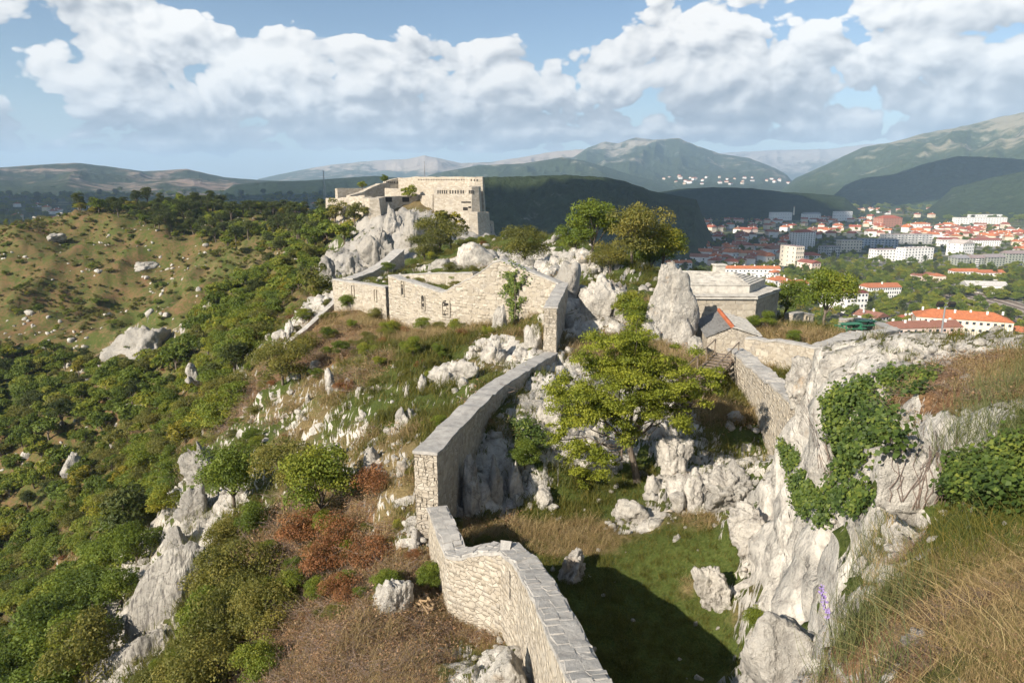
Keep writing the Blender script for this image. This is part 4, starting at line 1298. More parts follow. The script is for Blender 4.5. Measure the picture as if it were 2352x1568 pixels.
def chapel():
    rg = np.random.default_rng(33)
    Af, El, Er = P(1681, 752, 50), P(1621, 776, 50.4), P(1750, 774, 49.6)
    Ab = Pz(1651, 715, float(Af[2]))
    dv = Ab - Af
    Elb, Erb = El + dv, Er + dv
    root = wthing('chapel', 'tiny dark stone chapel with slab roof and a row of orange ridge tiles', 'building', (float(Af[0]), float(Af[1]), -13.6))
    zb = -14.2
    ins = lambda q, f: q + (Af * np.array([1, 1, 0]) + q * np.array([0, 0, 1]) - q) * f
    L0, R0 = ins(El, 0.07), ins(Er, 0.07)
    V = [(L0[0], L0[1], zb), (R0[0], R0[1], zb), tuple(R0), tuple(Af - [0, 0, .08]), tuple(L0)]
    V += [tuple(np.array(v) + dv * 0.98) for v in V]
    F = [(0, 1, 2, 3, 4), (9, 8, 7, 6, 5), (0, 4, 9, 5), (1, 6, 7, 2)]
    wchild('wall', mesh_np('wall', V, F, M['mortar']), root)
    tan = (R0 - L0); tan[2] = 0; wd = np.linalg.norm(tan); tan /= wd
    nor = np.array([tan[1], -tan[0], 0])
    ln = np.array([L0 + (R0 - L0) * f for f in np.linspace(0, 1, 9)])
    tops = np.array([float(L0[2]) + (float(Af[2]) - float(L0[2])) * (1 - abs(f - 0.5) * 2) for f in np.linspace(0, 1, 9)]) - 0.1
    sk = lambda m_, z, w: abs(m_ - wd * 0.62) < 0.75 and z < -11.7
    put_stones(root, face_stones(ln, tops, -1, 0.26, 0.38, rg, 0.03, sk, bottom=np.array([-13.8] * 9)), 200, M['stone'])
    c = L0 + (R0 - L0) * 0.62
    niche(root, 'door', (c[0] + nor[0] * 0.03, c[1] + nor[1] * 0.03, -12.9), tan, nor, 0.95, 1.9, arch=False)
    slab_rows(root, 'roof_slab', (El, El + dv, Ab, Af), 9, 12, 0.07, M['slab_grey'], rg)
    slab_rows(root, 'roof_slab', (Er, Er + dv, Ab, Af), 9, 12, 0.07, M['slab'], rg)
    V = [tuple(q) for q in (El, El + dv, Ab, Af, Er, Er + dv)]
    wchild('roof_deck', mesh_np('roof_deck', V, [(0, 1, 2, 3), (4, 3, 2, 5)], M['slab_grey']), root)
    for k in range(14):
        f0, f1 = k / 14, (k + 1.12) / 14
        mb = MB()
        mb.tube([Af + dv * f0 + [0, 0, 0.10], Af + dv * f1 + [0, 0, 0.14]], [0.16, 0.14], 7)
        wchild('ridge_tile', mb.mesh('ridge_tile', M['tile']), root)


chapel()
# ------------------------------------------------------------------ crags and boulders
def ico(sub):
    bm = bmesh.new()
    bmesh.ops.create_icosphere(bm, subdivisions=sub, radius=1.0)
    co = np.array([v.co[:] for v in bm.verts])
    f = np.array([[v.index for v in q.verts] for q in bm.faces])
    bm.free()
    return co, f


ICO = {k: ico(k) for k in (2, 3, 4, 5)}


def rock_mesh(dims, seed, sub=4, planes=11, rough=0.10, spiky=0.0, cells=20):
    """blocky limestone: a sphere cut back by random planes, split along fissures, then weathered into knobs and clefts"""
    rg = np.random.default_rng(seed)
    co, f = ICO[sub]
    n = rg.normal(size=(planes, 3)); n /= np.linalg.norm(n, axis=1, keepdims=True)
    d = rg.uniform(0.58, 0.98, planes)
    dots = co @ n.T
    with np.errstate(all='ignore'):
        r = np.where(dots > 0.05, d / np.maximum(dots, 0.05), 9.0).min(1)
    r = np.minimum(r, 1.25)
    p = co * r[:, None]
    o = rg.uniform(0, 50)
    big = ridged(p[:, 0] * 1.3 + o, p[:, 1] * 1.3, p[:, 2] * 1.3, 3, seed)
    sm = ridged(p[:, 0] * 4 + o, p[:, 1] * 4, p[:, 2] * 4, 3, seed + 7)
    k = 1 + rough * (big - 0.5) * 0.8 + rough * 0.4 * (sm - 0.4) + rough * 0.3 * fbm(p[:, 0] * 11, p[:, 1] * 11, p[:, 2] * 11, 2, seed + 3)
    sd = rg.normal(size=(cells, 3)); sd *= (0.55 + 0.5 * rg.random(cells) ** 0.5)[:, None] / np.linalg.norm(sd, axis=1, keepdims=True)
    D = np.linalg.norm((p[:, None] - sd[None]) * [1, 1, 0.8], axis=2)
    ids = np.argmin(D, 1)
    D.sort(1)
    gap = np.clip((D[:, 1] - D[:, 0]) / 0.10, 0, 1)
    k = k + rough * 1.0 * rg.uniform(-1, 1, cells)[ids] - rough * 0.45 * (1 - gap) * (rg.random(cells) < 0.7)[ids]
    p = p * k[:, None]
    if spiky:
        p[:, :2] *= (1 - spiky * np.clip(p[:, 2:3], -0.3, 1.2) / 1.2)
    lo, hi = p.min(0), p.max(0)
    p = (p - (lo + hi) / 2) / (hi - lo)
    return p * np.asarray(dims), f


def rock(label, u, vb, wpx, hpx, Y, mat='rock', seed=None, depth=0.9, rot=None, name='boulder', sub=4, rough=0.14, spiky=0.0, sink=0.42, planes=11, tilt=0.0, lift=0.0, cluster=None):
    seed = seed if seed is not None else int(u * 7 + vb * 3)
    rg = np.random.default_rng(seed)
    c = P(u, vb, Y)
    k = Y / (CP + (FH / 2 - vb) / FL * SP) / FL
    w = wpx * k
    h = hpx * k
    if cluster is None:
        cluster = 3 if (name == 'boulder' and hpx > 24) else 0
    Vs, Fs, off = [], [], 0
    def blk(cx, cy, w_, d_, h_, sub_, sd, tl, rt):
        nonlocal off
        hh = h_ * (1 + sink)
        V, F = rock_mesh((w_, d_, hh), sd, sub_, planes, rough, spiky)
        m_ = Euler((rg.uniform(-0.12, 0.12), tl, 0)).to_matrix() @ Matrix.Rotation(rt, 3, 'Z')
        V = V @ np.array(m_).T
        V[:, 2] += h_ / 2 - h_ * sink / 2
        V[:, 0] += cx; V[:, 1] += cy
        Vs.append(V); Fs.append(F + off); off += len(V)
    blk(0, 0, w * (0.8 if cluster else 1.0), w * depth, h, sub, seed, tilt, rot if rot is not None else rg.uniform(-0.5, 0.5))
    for q in range(cluster):
        a = rg.uniform(0, 6.28)
        f = rg.uniform(0.28, 0.6)
        blk(math.cos(a) * w * 0.5, math.sin(a) * w * 0.45, w * f, w * f * 0.8, h * f * rg.uniform(0.5, 0.9), max(3, sub - 1), seed + 11 * q + 1, rg.normal(0, 0.2), rg.uniform(0, 6))
    o = obj(name, mesh_np(name, np.concatenate(Vs), np.concatenate(Fs), M[mat], smooth=True), None, (c[0], c[1] + w * depth * 0.3, c[2] + lift))
    tag(o, label, 'rock')
    return o


ROCKS = [
 ('low pale rock leaning on the foot of the pinnacle', 1490, 792, 80, 60, 51.5, dict(mat='rock_white', cluster=2)),
 ('dark rock in the shade left of the pinnacle foot', 1425, 800, 90, 60, 51, dict(cluster=2)),
 ('flat pale stone showing through the foreground grass', 2130, 1500, 90, 40, 5.4, dict(mat='rock_white', sink=0.8, cluster=0)),
 ('grey stone at the bottom right among dry grass', 2290, 1600, 120, 40, 3.9, dict(sink=0.8, cluster=0)),
 ('pale stone at the bottom edge beside rusty leaves', 2080, 1580, 90, 40, 4.6, dict(sink=0.8, cluster=0)),
 ('tall white rock pinnacle standing before the casemate', 1543, 790, 150, 186, 52, dict(mat='rock_white', name='rock_pinnacle', spiky=0.16, sub=5, planes=9, depth=0.7, rot=0.5, seed=5, rough=0.08)),
 ('dark grey boulder leaning behind the corner of the gable wall', 1303, 684, 80, 84, 60, dict(mat='rock_grey', rot=0.2)),
 ('split white rock left of the pinnacle under the red-tipped shrub', 1392, 762, 128, 130, 55, dict(mat='rock_white', sub=5, rot=0.8)),
 ('pointed grey rock in the gap between gable wall and split rock', 1345, 770, 70, 60, 56, {}),
 ('big cracked outcrop on the grassy slope below the gable wall', 1038, 905, 118, 80, 42, dict(name='rock_outcrop', sub=5, rough=0.16, rot=0.3)),
 ('knobbly rock face under the foot of the tower corner', 1129, 860, 66, 92, 46, dict(name='rock_outcrop', rough=0.18)),
 ('pale fluted rock directly below the tower corner', 1190, 862, 70, 66, 46, dict(name='rock_outcrop', rough=0.16)),
 ('pale rock buttress under the near edge of the tower flank', 1225, 822, 44, 80, 47.5, dict(name='rock_outcrop', rough=0.14)),
 ('round white boulder built into the gable wall beneath its ivy', 1149, 764, 50, 64, 56, dict(mat='rock_white', depth=0.7)),
 ('square boulder of the trio on the slope beside the climbing wall', 922, 1002, 58, 64, 36.2, dict(rough=0.14)),
 ('rounded boulder resting against the square one on the slope', 946, 988, 40, 50, 36.6, {}),
 ('shaded low boulder at the end of the trio on the slope', 974, 988, 36, 40, 36.8, {}),
 ('flat grey stone in the grass above the trio of boulders', 1008, 948, 42, 20, 38, {}),
 ('broad low rock between the trio and the climbing wall', 967, 1020, 44, 28, 33.4, {}),
 ('upright tooth of rock left of the tall wall end', 926, 1116, 46, 66, 29.6, dict(spiky=0.1)),
 ('twin grey rock left of the upright tooth', 854, 1078, 52, 54, 33, {}),
 ('standing rock among the stones of the left slope', 771, 1070, 52, 60, 37, dict(spiky=0.1)),
 ('small dark leaning rock near the rusty bush', 799, 897, 22, 28, 47, {}),
 ('thin pale rock in the dry grass', 826, 920, 28, 32, 44.5, {}),
 ('group of pale jagged stones beside the thicket', 757, 900, 36, 56, 48, dict(rough=0.2)),
 ('small pale stone downhill of the jagged group', 708, 932, 18, 30, 49, {}),
 ('egg-shaped stone left of the cracked outcrop', 934, 907, 15, 22, 41.5, {}),
 ('triangular stone touching the cracked outcrop', 968, 900, 32, 42, 41.8, dict(spiky=0.3)),
 ('white rock by the straight narrow wall', 662, 774, 28, 40, 72, dict(mat='rock_white')),
 ('forked white stone half way down the dry slope', 836, 972, 38, 28, 40.5, dict(rough=0.2)),
 ('rock face under the outer side of the tall wall', 938, 1275, 100, 80, 25.2, dict(name='rock_outcrop', sub=5, rough=0.16)),
 ('weathered rock shelf left of the near wall by the log pile', 898, 1425, 100, 92, 20.6, dict(name='rock_outcrop', sub=5, rough=0.16)),
 ('blunt rock under the curve of the near wall', 1165, 1610, 110, 110, 15.2, dict(name='rock_outcrop', sub=5, rough=0.13)),
 ('bluish shaded boulder at the foot of the tall wall inside', 1080, 1190, 70, 150, 27.8, dict(rough=0.12, sub=5)),
 ('dark cleft rock next to the bluish boulder', 1135, 1178, 50, 140, 29, dict(rough=0.15)),
 ('grey rock column between cleft rock and white cliff', 1184, 1172, 55, 120, 29.5, dict(rough=0.15)),
 ('tilted flat block at the foot of the courtyard cliff', 1243, 1170, 68, 50, 29, dict(tilt=0.25)),
 ('white cliff face behind the walnut tree', 1258, 1085, 125, 225, 33.5, dict(name='rock_cliff', mat='rock_white', sub=5, depth=0.7, rot=0.3, planes=8)),
 ('pale rock below the terrace path behind the walnut crown', 1350, 1105, 110, 130, 34, dict(name='rock_cliff', mat='rock_white', sub=5, depth=0.6)),
 ('broken rocks at the foot of the cliff under the walnut', 1330, 1152, 90, 60, 31, dict(rough=0.2)),
 ('creamy square block right of the walnut trunk', 1552, 1097, 92, 92, 31, dict(mat='rock_white', name='rock_outcrop', sub=5)),
 ('creamy rounded block next to the square one', 1507, 1145, 60, 56, 29.5, dict(mat='rock_white')),
 ('long white rock nose pointing into the courtyard lawn', 1448, 1215, 84, 66, 27.5, dict(mat='rock_white', depth=1.3, rot=0.9)),
 ('white rocky ledge above the lawn in the slope', 1600, 1170, 80, 90, 27.5, dict(mat='rock_white', rough=0.2)),
 ('rough pale buttress in the middle of the right slope', 1680, 1180, 110, 110, 25.5, dict(mat='rock_white', name='rock_outcrop', rough=0.22, sub=5)),
 ('half-shadowed boulder on the lawn behind the near wall', 1313, 1350, 90, 78, 23, dict(rough=0.2, sub=5)),
 ('small pale stone on the edge of the lawn shadow', 1290, 1400, 34, 28, 21, {}),
 ('pitted grey rock jutting from the slope above the shadow', 1640, 1390, 100, 90, 20.5, dict(name='rock_outcrop', rough=0.2, sub=5)),
 ('stepped pale rock above the pitted grey one', 1735, 1270, 110, 110, 21.5, dict(mat='rock_white', name='rock_outcrop', rough=0.18, sub=5)),
 ('rounded stone in the grass of the right slope', 1560, 1262, 40, 32, 24.5, {}),
 ('ochre block at the end of the terrace path', 1598, 818, 44, 44, 48, dict(mat='rock_white')),
 ('smooth white rock edge at the bottom of the picture', 1835, 1660, 230, 240, 8.3, dict(mat='rock_white', name='rock_outcrop', sub=5, rough=0.08, sink=0.3)),
 ('great grey-white dome rock behind the ivy', 1962, 885, 150, 90, 20, dict(mat='rock_white', name='rock_outcrop', sub=5, rough=0.1)),
 ('long pale rock below the picnic terrace', 1990, 850, 150, 62, 23.5, dict(mat='rock_white', name='rock_outcrop', sub=5, rough=0.12)),
 ('low white ledge along the top of the crag', 2183, 872, 115, 46, 17, dict(mat='rock_white', name='rock_outcrop')),
 ('leaning white slab beside the thick rubble wall', 1858, 915, 84, 95, 22.5, dict(mat='rock_white', name='rock_outcrop', sub=5)),
 ('smooth pale rock between the two ivies', 1895, 1125, 70, 110, 16.5, dict(mat='rock_white', name='rock_outcrop')),
 ('broad bright rock face laced with bare vines', 2105, 1180, 180, 165, 9.3, dict(mat='rock_white', name='rock_outcrop', sub=5, rough=0.06, depth=0.5, lift=0.1, rot=0.2)),
 ('tilted white slab on the grassy knoll beyond the gable wall', 1102, 626, 100, 80, 90, dict(mat='rock_white', tilt=-0.5, depth=0.5, name='rock_slab')),
 ('pale ledges left of the tilted slab on the knoll', 1016, 627, 64, 32, 88, dict(mat='rock_grey', rough=0.22)),
 ('white rocks right of the olive bush on the knoll', 1266, 655, 84, 52, 70, dict(mat='rock_white', rough=0.2)),
 ('rounded white rocks below the group of big trees', 1346, 620, 78, 48, 75, dict(mat='rock_white', rough=0.18)),
 ('rocks on the skyline of the knoll', 1290, 560, 60, 26, 98, dict(mat='rock_grey', rough=0.2)),
 ('towering grey crag below the fortress bastion', 864, 664, 105, 140, 126, dict(mat='rock_grey', name='rock_crag', sub=5, rough=0.2, planes=14)),
 ('shaded crag under the fortress with a red hollow', 946, 592, 70, 110, 142, dict(mat='rock_grey', name='rock_crag', sub=5, rough=0.2)),
 ('rounded crag under the middle of the fortress', 905, 560, 90, 90, 152, dict(mat='rock_grey', name='rock_crag', sub=5, rough=0.18)),
 ('jagged rock low on the left of the fortress crag', 749, 655, 46, 68, 105, dict(mat='rock_grey', rough=0.22)),
 ('split rock between the crag and the jagged rock', 806, 638, 36, 52, 116, dict(mat='rock_grey', rough=0.2)),
 ('grey cliff across the ravine', 312, 856, 165, 100, 137, dict(mat='rock_grey', name='rock_cliff', sub=5, rough=0.24, planes=16)),
 ('lone square rock tower in the woods of the ravine', 158, 1092, 52, 52, 100, dict(mat='rock_grey', name='rock_tower', rough=0.15)),
 ('small pale scree rock among the green trees', 442, 874, 32, 40, 95, {}),
 ('jagged cliff top on the rib above the ravine', 462, 1130, 90, 120, 44, dict(mat='rock_grey', name='rock_cliff', sub=5, rough=0.22, planes=14)),
 ('overhanging rock nose on the rib', 440, 1215, 92, 100, 40, dict(mat='rock_grey', name='rock_cliff', sub=5, rough=0.16)),
 ('undercut pale boulder half way down the rib', 408, 1305, 80, 92, 36, dict(mat='rock_grey', name='rock_cliff', sub=5, rough=0.12)),
 ('long fluted white slab plunging down the rib', 385, 1490, 170, 240, 30.5, dict(name='rock_slab', mat='rock_slab', sub=5, rough=0.08, depth=0.5, tilt=0.42, rot=0.0, planes=8, lift=0.6)),
 ('lower end of the fluted slab at the frame edge', 315, 1640, 160, 200, 28.2, dict(lift=0.5, name='rock_slab', mat='rock_slab', sub=5, rough=0.1, depth=0.5, tilt=0.35, rot=0.0)),
 ('grey boulders on the brown hillside', 327, 618, 60, 16, 195, dict(mat='rock_grey', rough=0.25)),
 ('pale rock patch on the shoulder of the brown hill', 124, 552, 50, 16, 235, dict(mat='rock_grey', rough=0.25)),
]
for q in ROCKS:
    rock(*q[:6], **q[6])
# ------------------------------------------------------------------ foliage meshes
def leaf_cloud(cen, rad, n, leaf, rg, aspect=0.55, shell=0.62, droop=0.0, tint0=None):
    """leaf-sized rhombi spread through blobs; each blob has its own tint"""
    cen, rad = np.asarray(cen, float), np.asarray(rad, float)
    if rad.ndim == 1:
        rad = np.stack([rad, rad, rad * 0.8], 1)
    pr = rad[:, 0] ** 2; pr = pr / pr.sum()
    b = rg.choice(len(cen), n, p=pr)
    d = rg.normal(size=(n, 3)); d /= np.linalg.norm(d, axis=1, keepdims=True)
    d[:, 2] = np.where(d[:, 2] < -0.3, -d[:, 2] * 0.5, d[:, 2])
    rr = shell + (1.05 - shell) * rg.random(n) ** 0.7
    c = cen[b] + d * rr[:, None] * rad[b]
    nrm = d * 0.7 + rg.normal(size=(n, 3)) * 0.6 + np.array([0, 0, 0.25])
    nrm /= np.linalg.norm(nrm, axis=1, keepdims=True)
    a = np.cross(nrm, rg.normal(size=(n, 3))); a /= np.linalg.norm(a, axis=1, keepdims=True)
    a[:, 2] -= droop; a /= np.linalg.norm(a, axis=1, keepdims=True)
    s_ = np.cross(nrm, a); s_ /= np.linalg.norm(s_, axis=1, keepdims=True) + 1e-9
    L = leaf * rg.uniform(0.6, 1.35, n)[:, None]
    fold = nrm * L * 0.12
    V = np.stack([c - a * L * 0.5, c + s_ * L * aspect * 0.5 + fold, c + a * L * 0.5, c - s_ * L * aspect * 0.5 + fold], 1).reshape(-1, 3)
    F = np.arange(4 * n).reshape(n, 4)
    bt = rg.uniform(0.1, 0.75, len(cen)) if tint0 is None else np.asarray(tint0)
    T = np.clip(bt[b] + rg.normal(0, 0.17, n), 0, 1)
    return V, F, T


def blobs(n, R_, H, rg, base=0.35, squash=0.85, rmin=0.26, rmax=0.42):
    """blob centres filling a rounded, uneven crown of radius R_ and height H starting at base"""
    c, r = [], []
    for i in range(n):
        d = rg.normal(size=3); d /= np.linalg.norm(d)
        k = rg.random() ** 0.45
        q = d * k * np.array([R_, R_, H / 2]) * 0.78
        c.append((q[0], q[1], base + H / 2 + q[2] * squash))
        r.append(R_ * rg.uniform(rmin, rmax))
    return np.array(c), np.array(r)


def limbs(mb, base, tops, r0, rg, wob=0.12, sides=6):
    base = np.asarray(base, float)
    for t in tops:
        t = np.asarray(t, float)
        pts = [base]
        for f in (0.25, 0.5, 0.75, 1.0):
            q = base + (t - base) * f
            q[2] = base[2] + (t[2] - base[2]) * f ** 0.85
            pts.append(q + rg.normal(0, wob * (1 - abs(f - 0.5)), 3) * (f < 1))
        mb.tube(pts, [r0, r0 * 0.8, r0 * 0.6, r0 * 0.4, r0 * 0.15], sides, cap=False)


def tree_proto(name, H, R_, nb, nleaf, leaf, mat, seed, base=0.3, trunk_r=0.1, shape=None, aspect=0.55, shell=0.62):
    rg = np.random.default_rng(seed)
    c, r = blobs(nb, R_, H * (1 - base), rg, H * base)
    if shape == 'cone':
        k = np.clip(1.25 - (c[:, 2] - H * base) / (H * (1 - base)) * 1.0, 0.25, 1.1)
        c[:, :2] *= k[:, None]; r = r * (0.55 + 0.6 * k)
    V, F, T = leaf_cloud(c, r, nleaf, leaf, rg, aspect, shell)
    crown = mesh_np(name + '_crown', V, F, M[mat], attrs={'tint': T})
    mb = MB()
    top = np.array([rg.normal(0, 0.1), rg.normal(0, 0.1), H * 0.55])
    mb.tube([(0, 0, -0.5), (rg.normal(0, .05), rg.normal(0, .05), H * 0.2), top * [1, 1, 0.75], (top[0], top[1], H * 0.72)], [trunk_r * 1.3, trunk_r, trunk_r * 0.75, trunk_r * 0.2], 7, cap=False)
    pick = rg.choice(nb, min(nb, 6), replace=False)
    limbs(mb, (0, 0, H * 0.22), [c[i] for i in pick], trunk_r * 0.55, rg, 0.1, 5)
    trunk = mb.mesh(name + '_trunk', M['bark'], smooth=True)
    return crown, trunk


def merged(crown, trunk, name):
    """crown and trunk in one mesh, for stands of trees that read as one mass"""
    nv = len(crown.vertices)
    co = np.empty(nv * 3, np.float32); crown.vertices.foreach_get('co', co)
    n2 = len(trunk.vertices)
    c2 = np.empty(n2 * 3, np.float32); trunk.vertices.foreach_get('co', c2)
    F = [list(p.vertices) for p in crown.polygons] + [[i + nv for i in p.vertices] for p in trunk.polygons]
    me = bpy.data.meshes.new(name)
    me.from_pydata(np.concatenate([co.reshape(-1, 3), c2.reshape(-1, 3)]).tolist(), [], F)
    me.materials.append(crown.materials[0]); me.materials.append(trunk.materials[0])
    mi = np.zeros(len(F), np.int32); mi[len(crown.polygons):] = 1
    me.polygons.foreach_set('material_index', mi)
    t = np.zeros(len(F), np.float32)
    tt = np.empty(len(crown.polygons), np.float32); crown.attributes['tint'].data.foreach_get('value', tt)
    t[:len(tt)] = tt
    me.attributes.new('tint', 'FLOAT', 'FACE').data.foreach_set('value', t)
    return me


# ------------------------------------------------------------------ scattering of uncountable things
def scatter(name, pts, scl, rot, idx, protos, label=None, kind='stuff'):
    src = bpy.data.collections.new(name + '_source')
    for i, me in enumerate(protos):
        src.objects.link(bpy.data.objects.new('%s_source_%02d' % (name, i), me))
    n = len(pts)
    me = bpy.data.meshes.new(name)
    me.vertices.add(n)
    me.vertices.foreach_set('co', np.asarray(pts, np.float32).ravel())
    me.attributes.new('rot', 'FLOAT_VECTOR', 'POINT').data.foreach_set('vector', np.asarray(rot, np.float32).ravel())
    me.attributes.new('scl', 'FLOAT_VECTOR', 'POINT').data.foreach_set('vector', np.asarray(scl, np.float32).ravel())
    me.attributes.new('idx', 'INT', 'POINT').data.foreach_set('value', np.asarray(idx, np.int32))
    o = obj(name, me)
    tag(o, label, None, None, kind)
    ng = bpy.data.node_groups.new(name + '_scatter', 'GeometryNodeTree')
    ng.interface.new_socket('Geometry', in_out='INPUT', socket_type='NodeSocketGeometry')
    ng.interface.new_socket('Geometry', in_out='OUTPUT', socket_type='NodeSocketGeometry')
    N = ng.nodes.new
    gi, go, iop, ci = N('NodeGroupInput'), N('NodeGroupOutput'), N('GeometryNodeInstanceOnPoints'), N('GeometryNodeCollectionInfo')
    ci.inputs['Collection'].default_value = src
    ci.inputs['Separate Children'].default_value = True
    ci.inputs['Reset Children'].default_value = True
    iop.inputs['Pick Instance'].default_value = True
    lk = ng.links.new
    def na(nm, dt):
        a = N('GeometryNodeInputNamedAttribute'); a.data_type = dt; a.inputs['Name'].default_value = nm
        return a.outputs['Attribute']
    lk(gi.outputs[0], iop.inputs['Points']); lk(ci.outputs[0], iop.inputs['Instance'])
    lk(na('idx', 'INT'), iop.inputs['Instance Index'])
    e2r = N('FunctionNodeEulerToRotation')
    lk(na('rot', 'FLOAT_VECTOR'), e2r.inputs[0])
    lk(e2r.outputs[0], iop.inputs['Rotation']); lk(na('scl', 'FLOAT_VECTOR'), iop.inputs['Scale'])
    lk(iop.outputs[0], go.inputs[0])
    md = o.modifiers.new('scatter', 'NODES')
    md.node_group = ng
    return o


def rand_rot(n, tilt=0.1):
    return np.stack([rng.normal(0, tilt, n), rng.normal(0, tilt, n), rng.uniform(0, 6.283, n)], 1)


def poisson(x, y, z, dmin):
    """thin points so that neighbours keep apart (dmin may vary by point)"""
    cell = {}
    keep = []
    dm = np.broadcast_to(dmin, x.shape)
    g = float(np.max(dm))
    for i in range(len(x)):
        k = (int(x[i] // g), int(y[i] // g))
        ok = True
        for a in (-1, 0, 1):
            for b in (-1, 0, 1):
                for j in cell.get((k[0] + a, k[1] + b), ()):
                    if (x[i] - x[j]) ** 2 + (y[i] - y[j]) ** 2 < dm[i] ** 2:
                        ok = False; break
                if not ok: break
            if not ok: break
        if ok:
            cell.setdefault(k, []).append(i); keep.append(i)
    return np.array(keep, int)


# woodland trees, five metres tall at scale one
PROTO = {}
for i in range(4):
    PROTO['oak%d' % i] = tree_proto('oak', 5.0, 2.3, 16, 1500, 0.40, 'oak', 100 + i, base=0.12, trunk_r=0.12)
for i in range(3):
    PROTO['olive%d' % i] = tree_proto('olive', 4.0, 2.1, 15, 1500, 0.30, 'olive', 120 + i, base=0.08, trunk_r=0.10)
for i in range(3):
    PROTO['pine%d' % i] = tree_proto('pine', 7.5, 2.3, 20, 1500, 0.42, 'pine', 140 + i, base=0.14, trunk_r=0.14, shape='cone', aspect=0.28)
for i in range(3):
    PROTO['mid_oak%d' % i] = tree_proto('oak', 5.0, 2.4, 24, 5200, 0.20, 'oak', 210 + i, base=0.10, trunk_r=0.12)
    PROTO['mid_olive%d' % i] = tree_proto('olive', 4.0, 2.2, 20, 5200, 0.155, 'olive', 220 + i, base=0.06, trunk_r=0.10)
PROTO['yellow0'] = tree_proto('yellowing', 4.5, 1.9, 13, 1300, 0.34, 'yellow', 160, base=0.12)
PROTO['rust0'] = tree_proto('rusty', 2.4, 1.4, 12, 1500, 0.17, 'rust', 170, base=0.05, trunk_r=0.05)
for i in range(3):   # finer leaved versions for trees near by
    PROTO['fine_oak%d' % i] = tree_proto('oak', 5.0, 2.3, 26, 9000, 0.155, 'oak', 180 + i, base=0.2, trunk_r=0.10)
    PROTO['fine_olive%d' % i] = tree_proto('olive', 3.0, 2.0, 22, 9000, 0.105, 'olive', 190 + i, base=0.04, trunk_r=0.07)
for i in range(2):
    PROTO['fine_rust%d' % i] = tree_proto('rusty', 2.0, 1.5, 20, 5200, 0.085, 'rust', 200 + i, base=0.03, trunk_r=0.05)


def tree(kind, x, y, z, s, label, cat='tree', group=None, name=None, rz=None, sq=1.0):
    crown, trunk = PROTO[kind]
    e = empty(name or (kind.rstrip('0123456789').replace('fine_', '').replace('mid_', '') + '_tree'), (x, y, z - 0.1), rng.uniform(0, 6.28) if rz is None else rz)
    e.scale = (s, s, s * sq)
    tag(e, label, cat, group)
    obj('trunk', trunk, e); obj('crown', crown, e)
    return e


# ------------------------------------------------------------------ woods on the left
MARKS = [(60, 900, 'at the upper left frame edge of the woods'), (60, 1150, 'left of the lone square rock tower'), (230, 1100, 'right of the lone square rock tower'), (60, 1350, 'low at the left frame edge'),
         (60, 1550, 'in the bottom left corner'), (240, 1300, 'half way down left of the rib'), (220, 1480, 'beside the fluted white slab'), (350, 1180, 'just left of the rib cliffs'), (430, 1020, 'above the jagged cliff top'),
         (250, 950, 'below the grey cliff'), (400, 900, 'right below the grey cliff'), (180, 850, 'left of the grey cliff'), (520, 920, 'below the big round thicket'), (560, 800, 'left of the straight narrow wall'),
         (520, 700, 'on the slope under the crest belt'), (650, 680, 'below the crag left of the long pale wall'), (690, 580, 'beside the fortress crag'), (250, 480, 'at the left end of the crest belt'), (380, 500, 'in the left half of the crest belt'),
         (500, 510, 'in the middle of the crest belt'), (600, 520, 'in the right half of the crest belt'), (720, 520, 'where the crest belt meets the fortress'), (150, 650, 'on the open brown hill'), (400, 650, 'low on the open brown hill')]


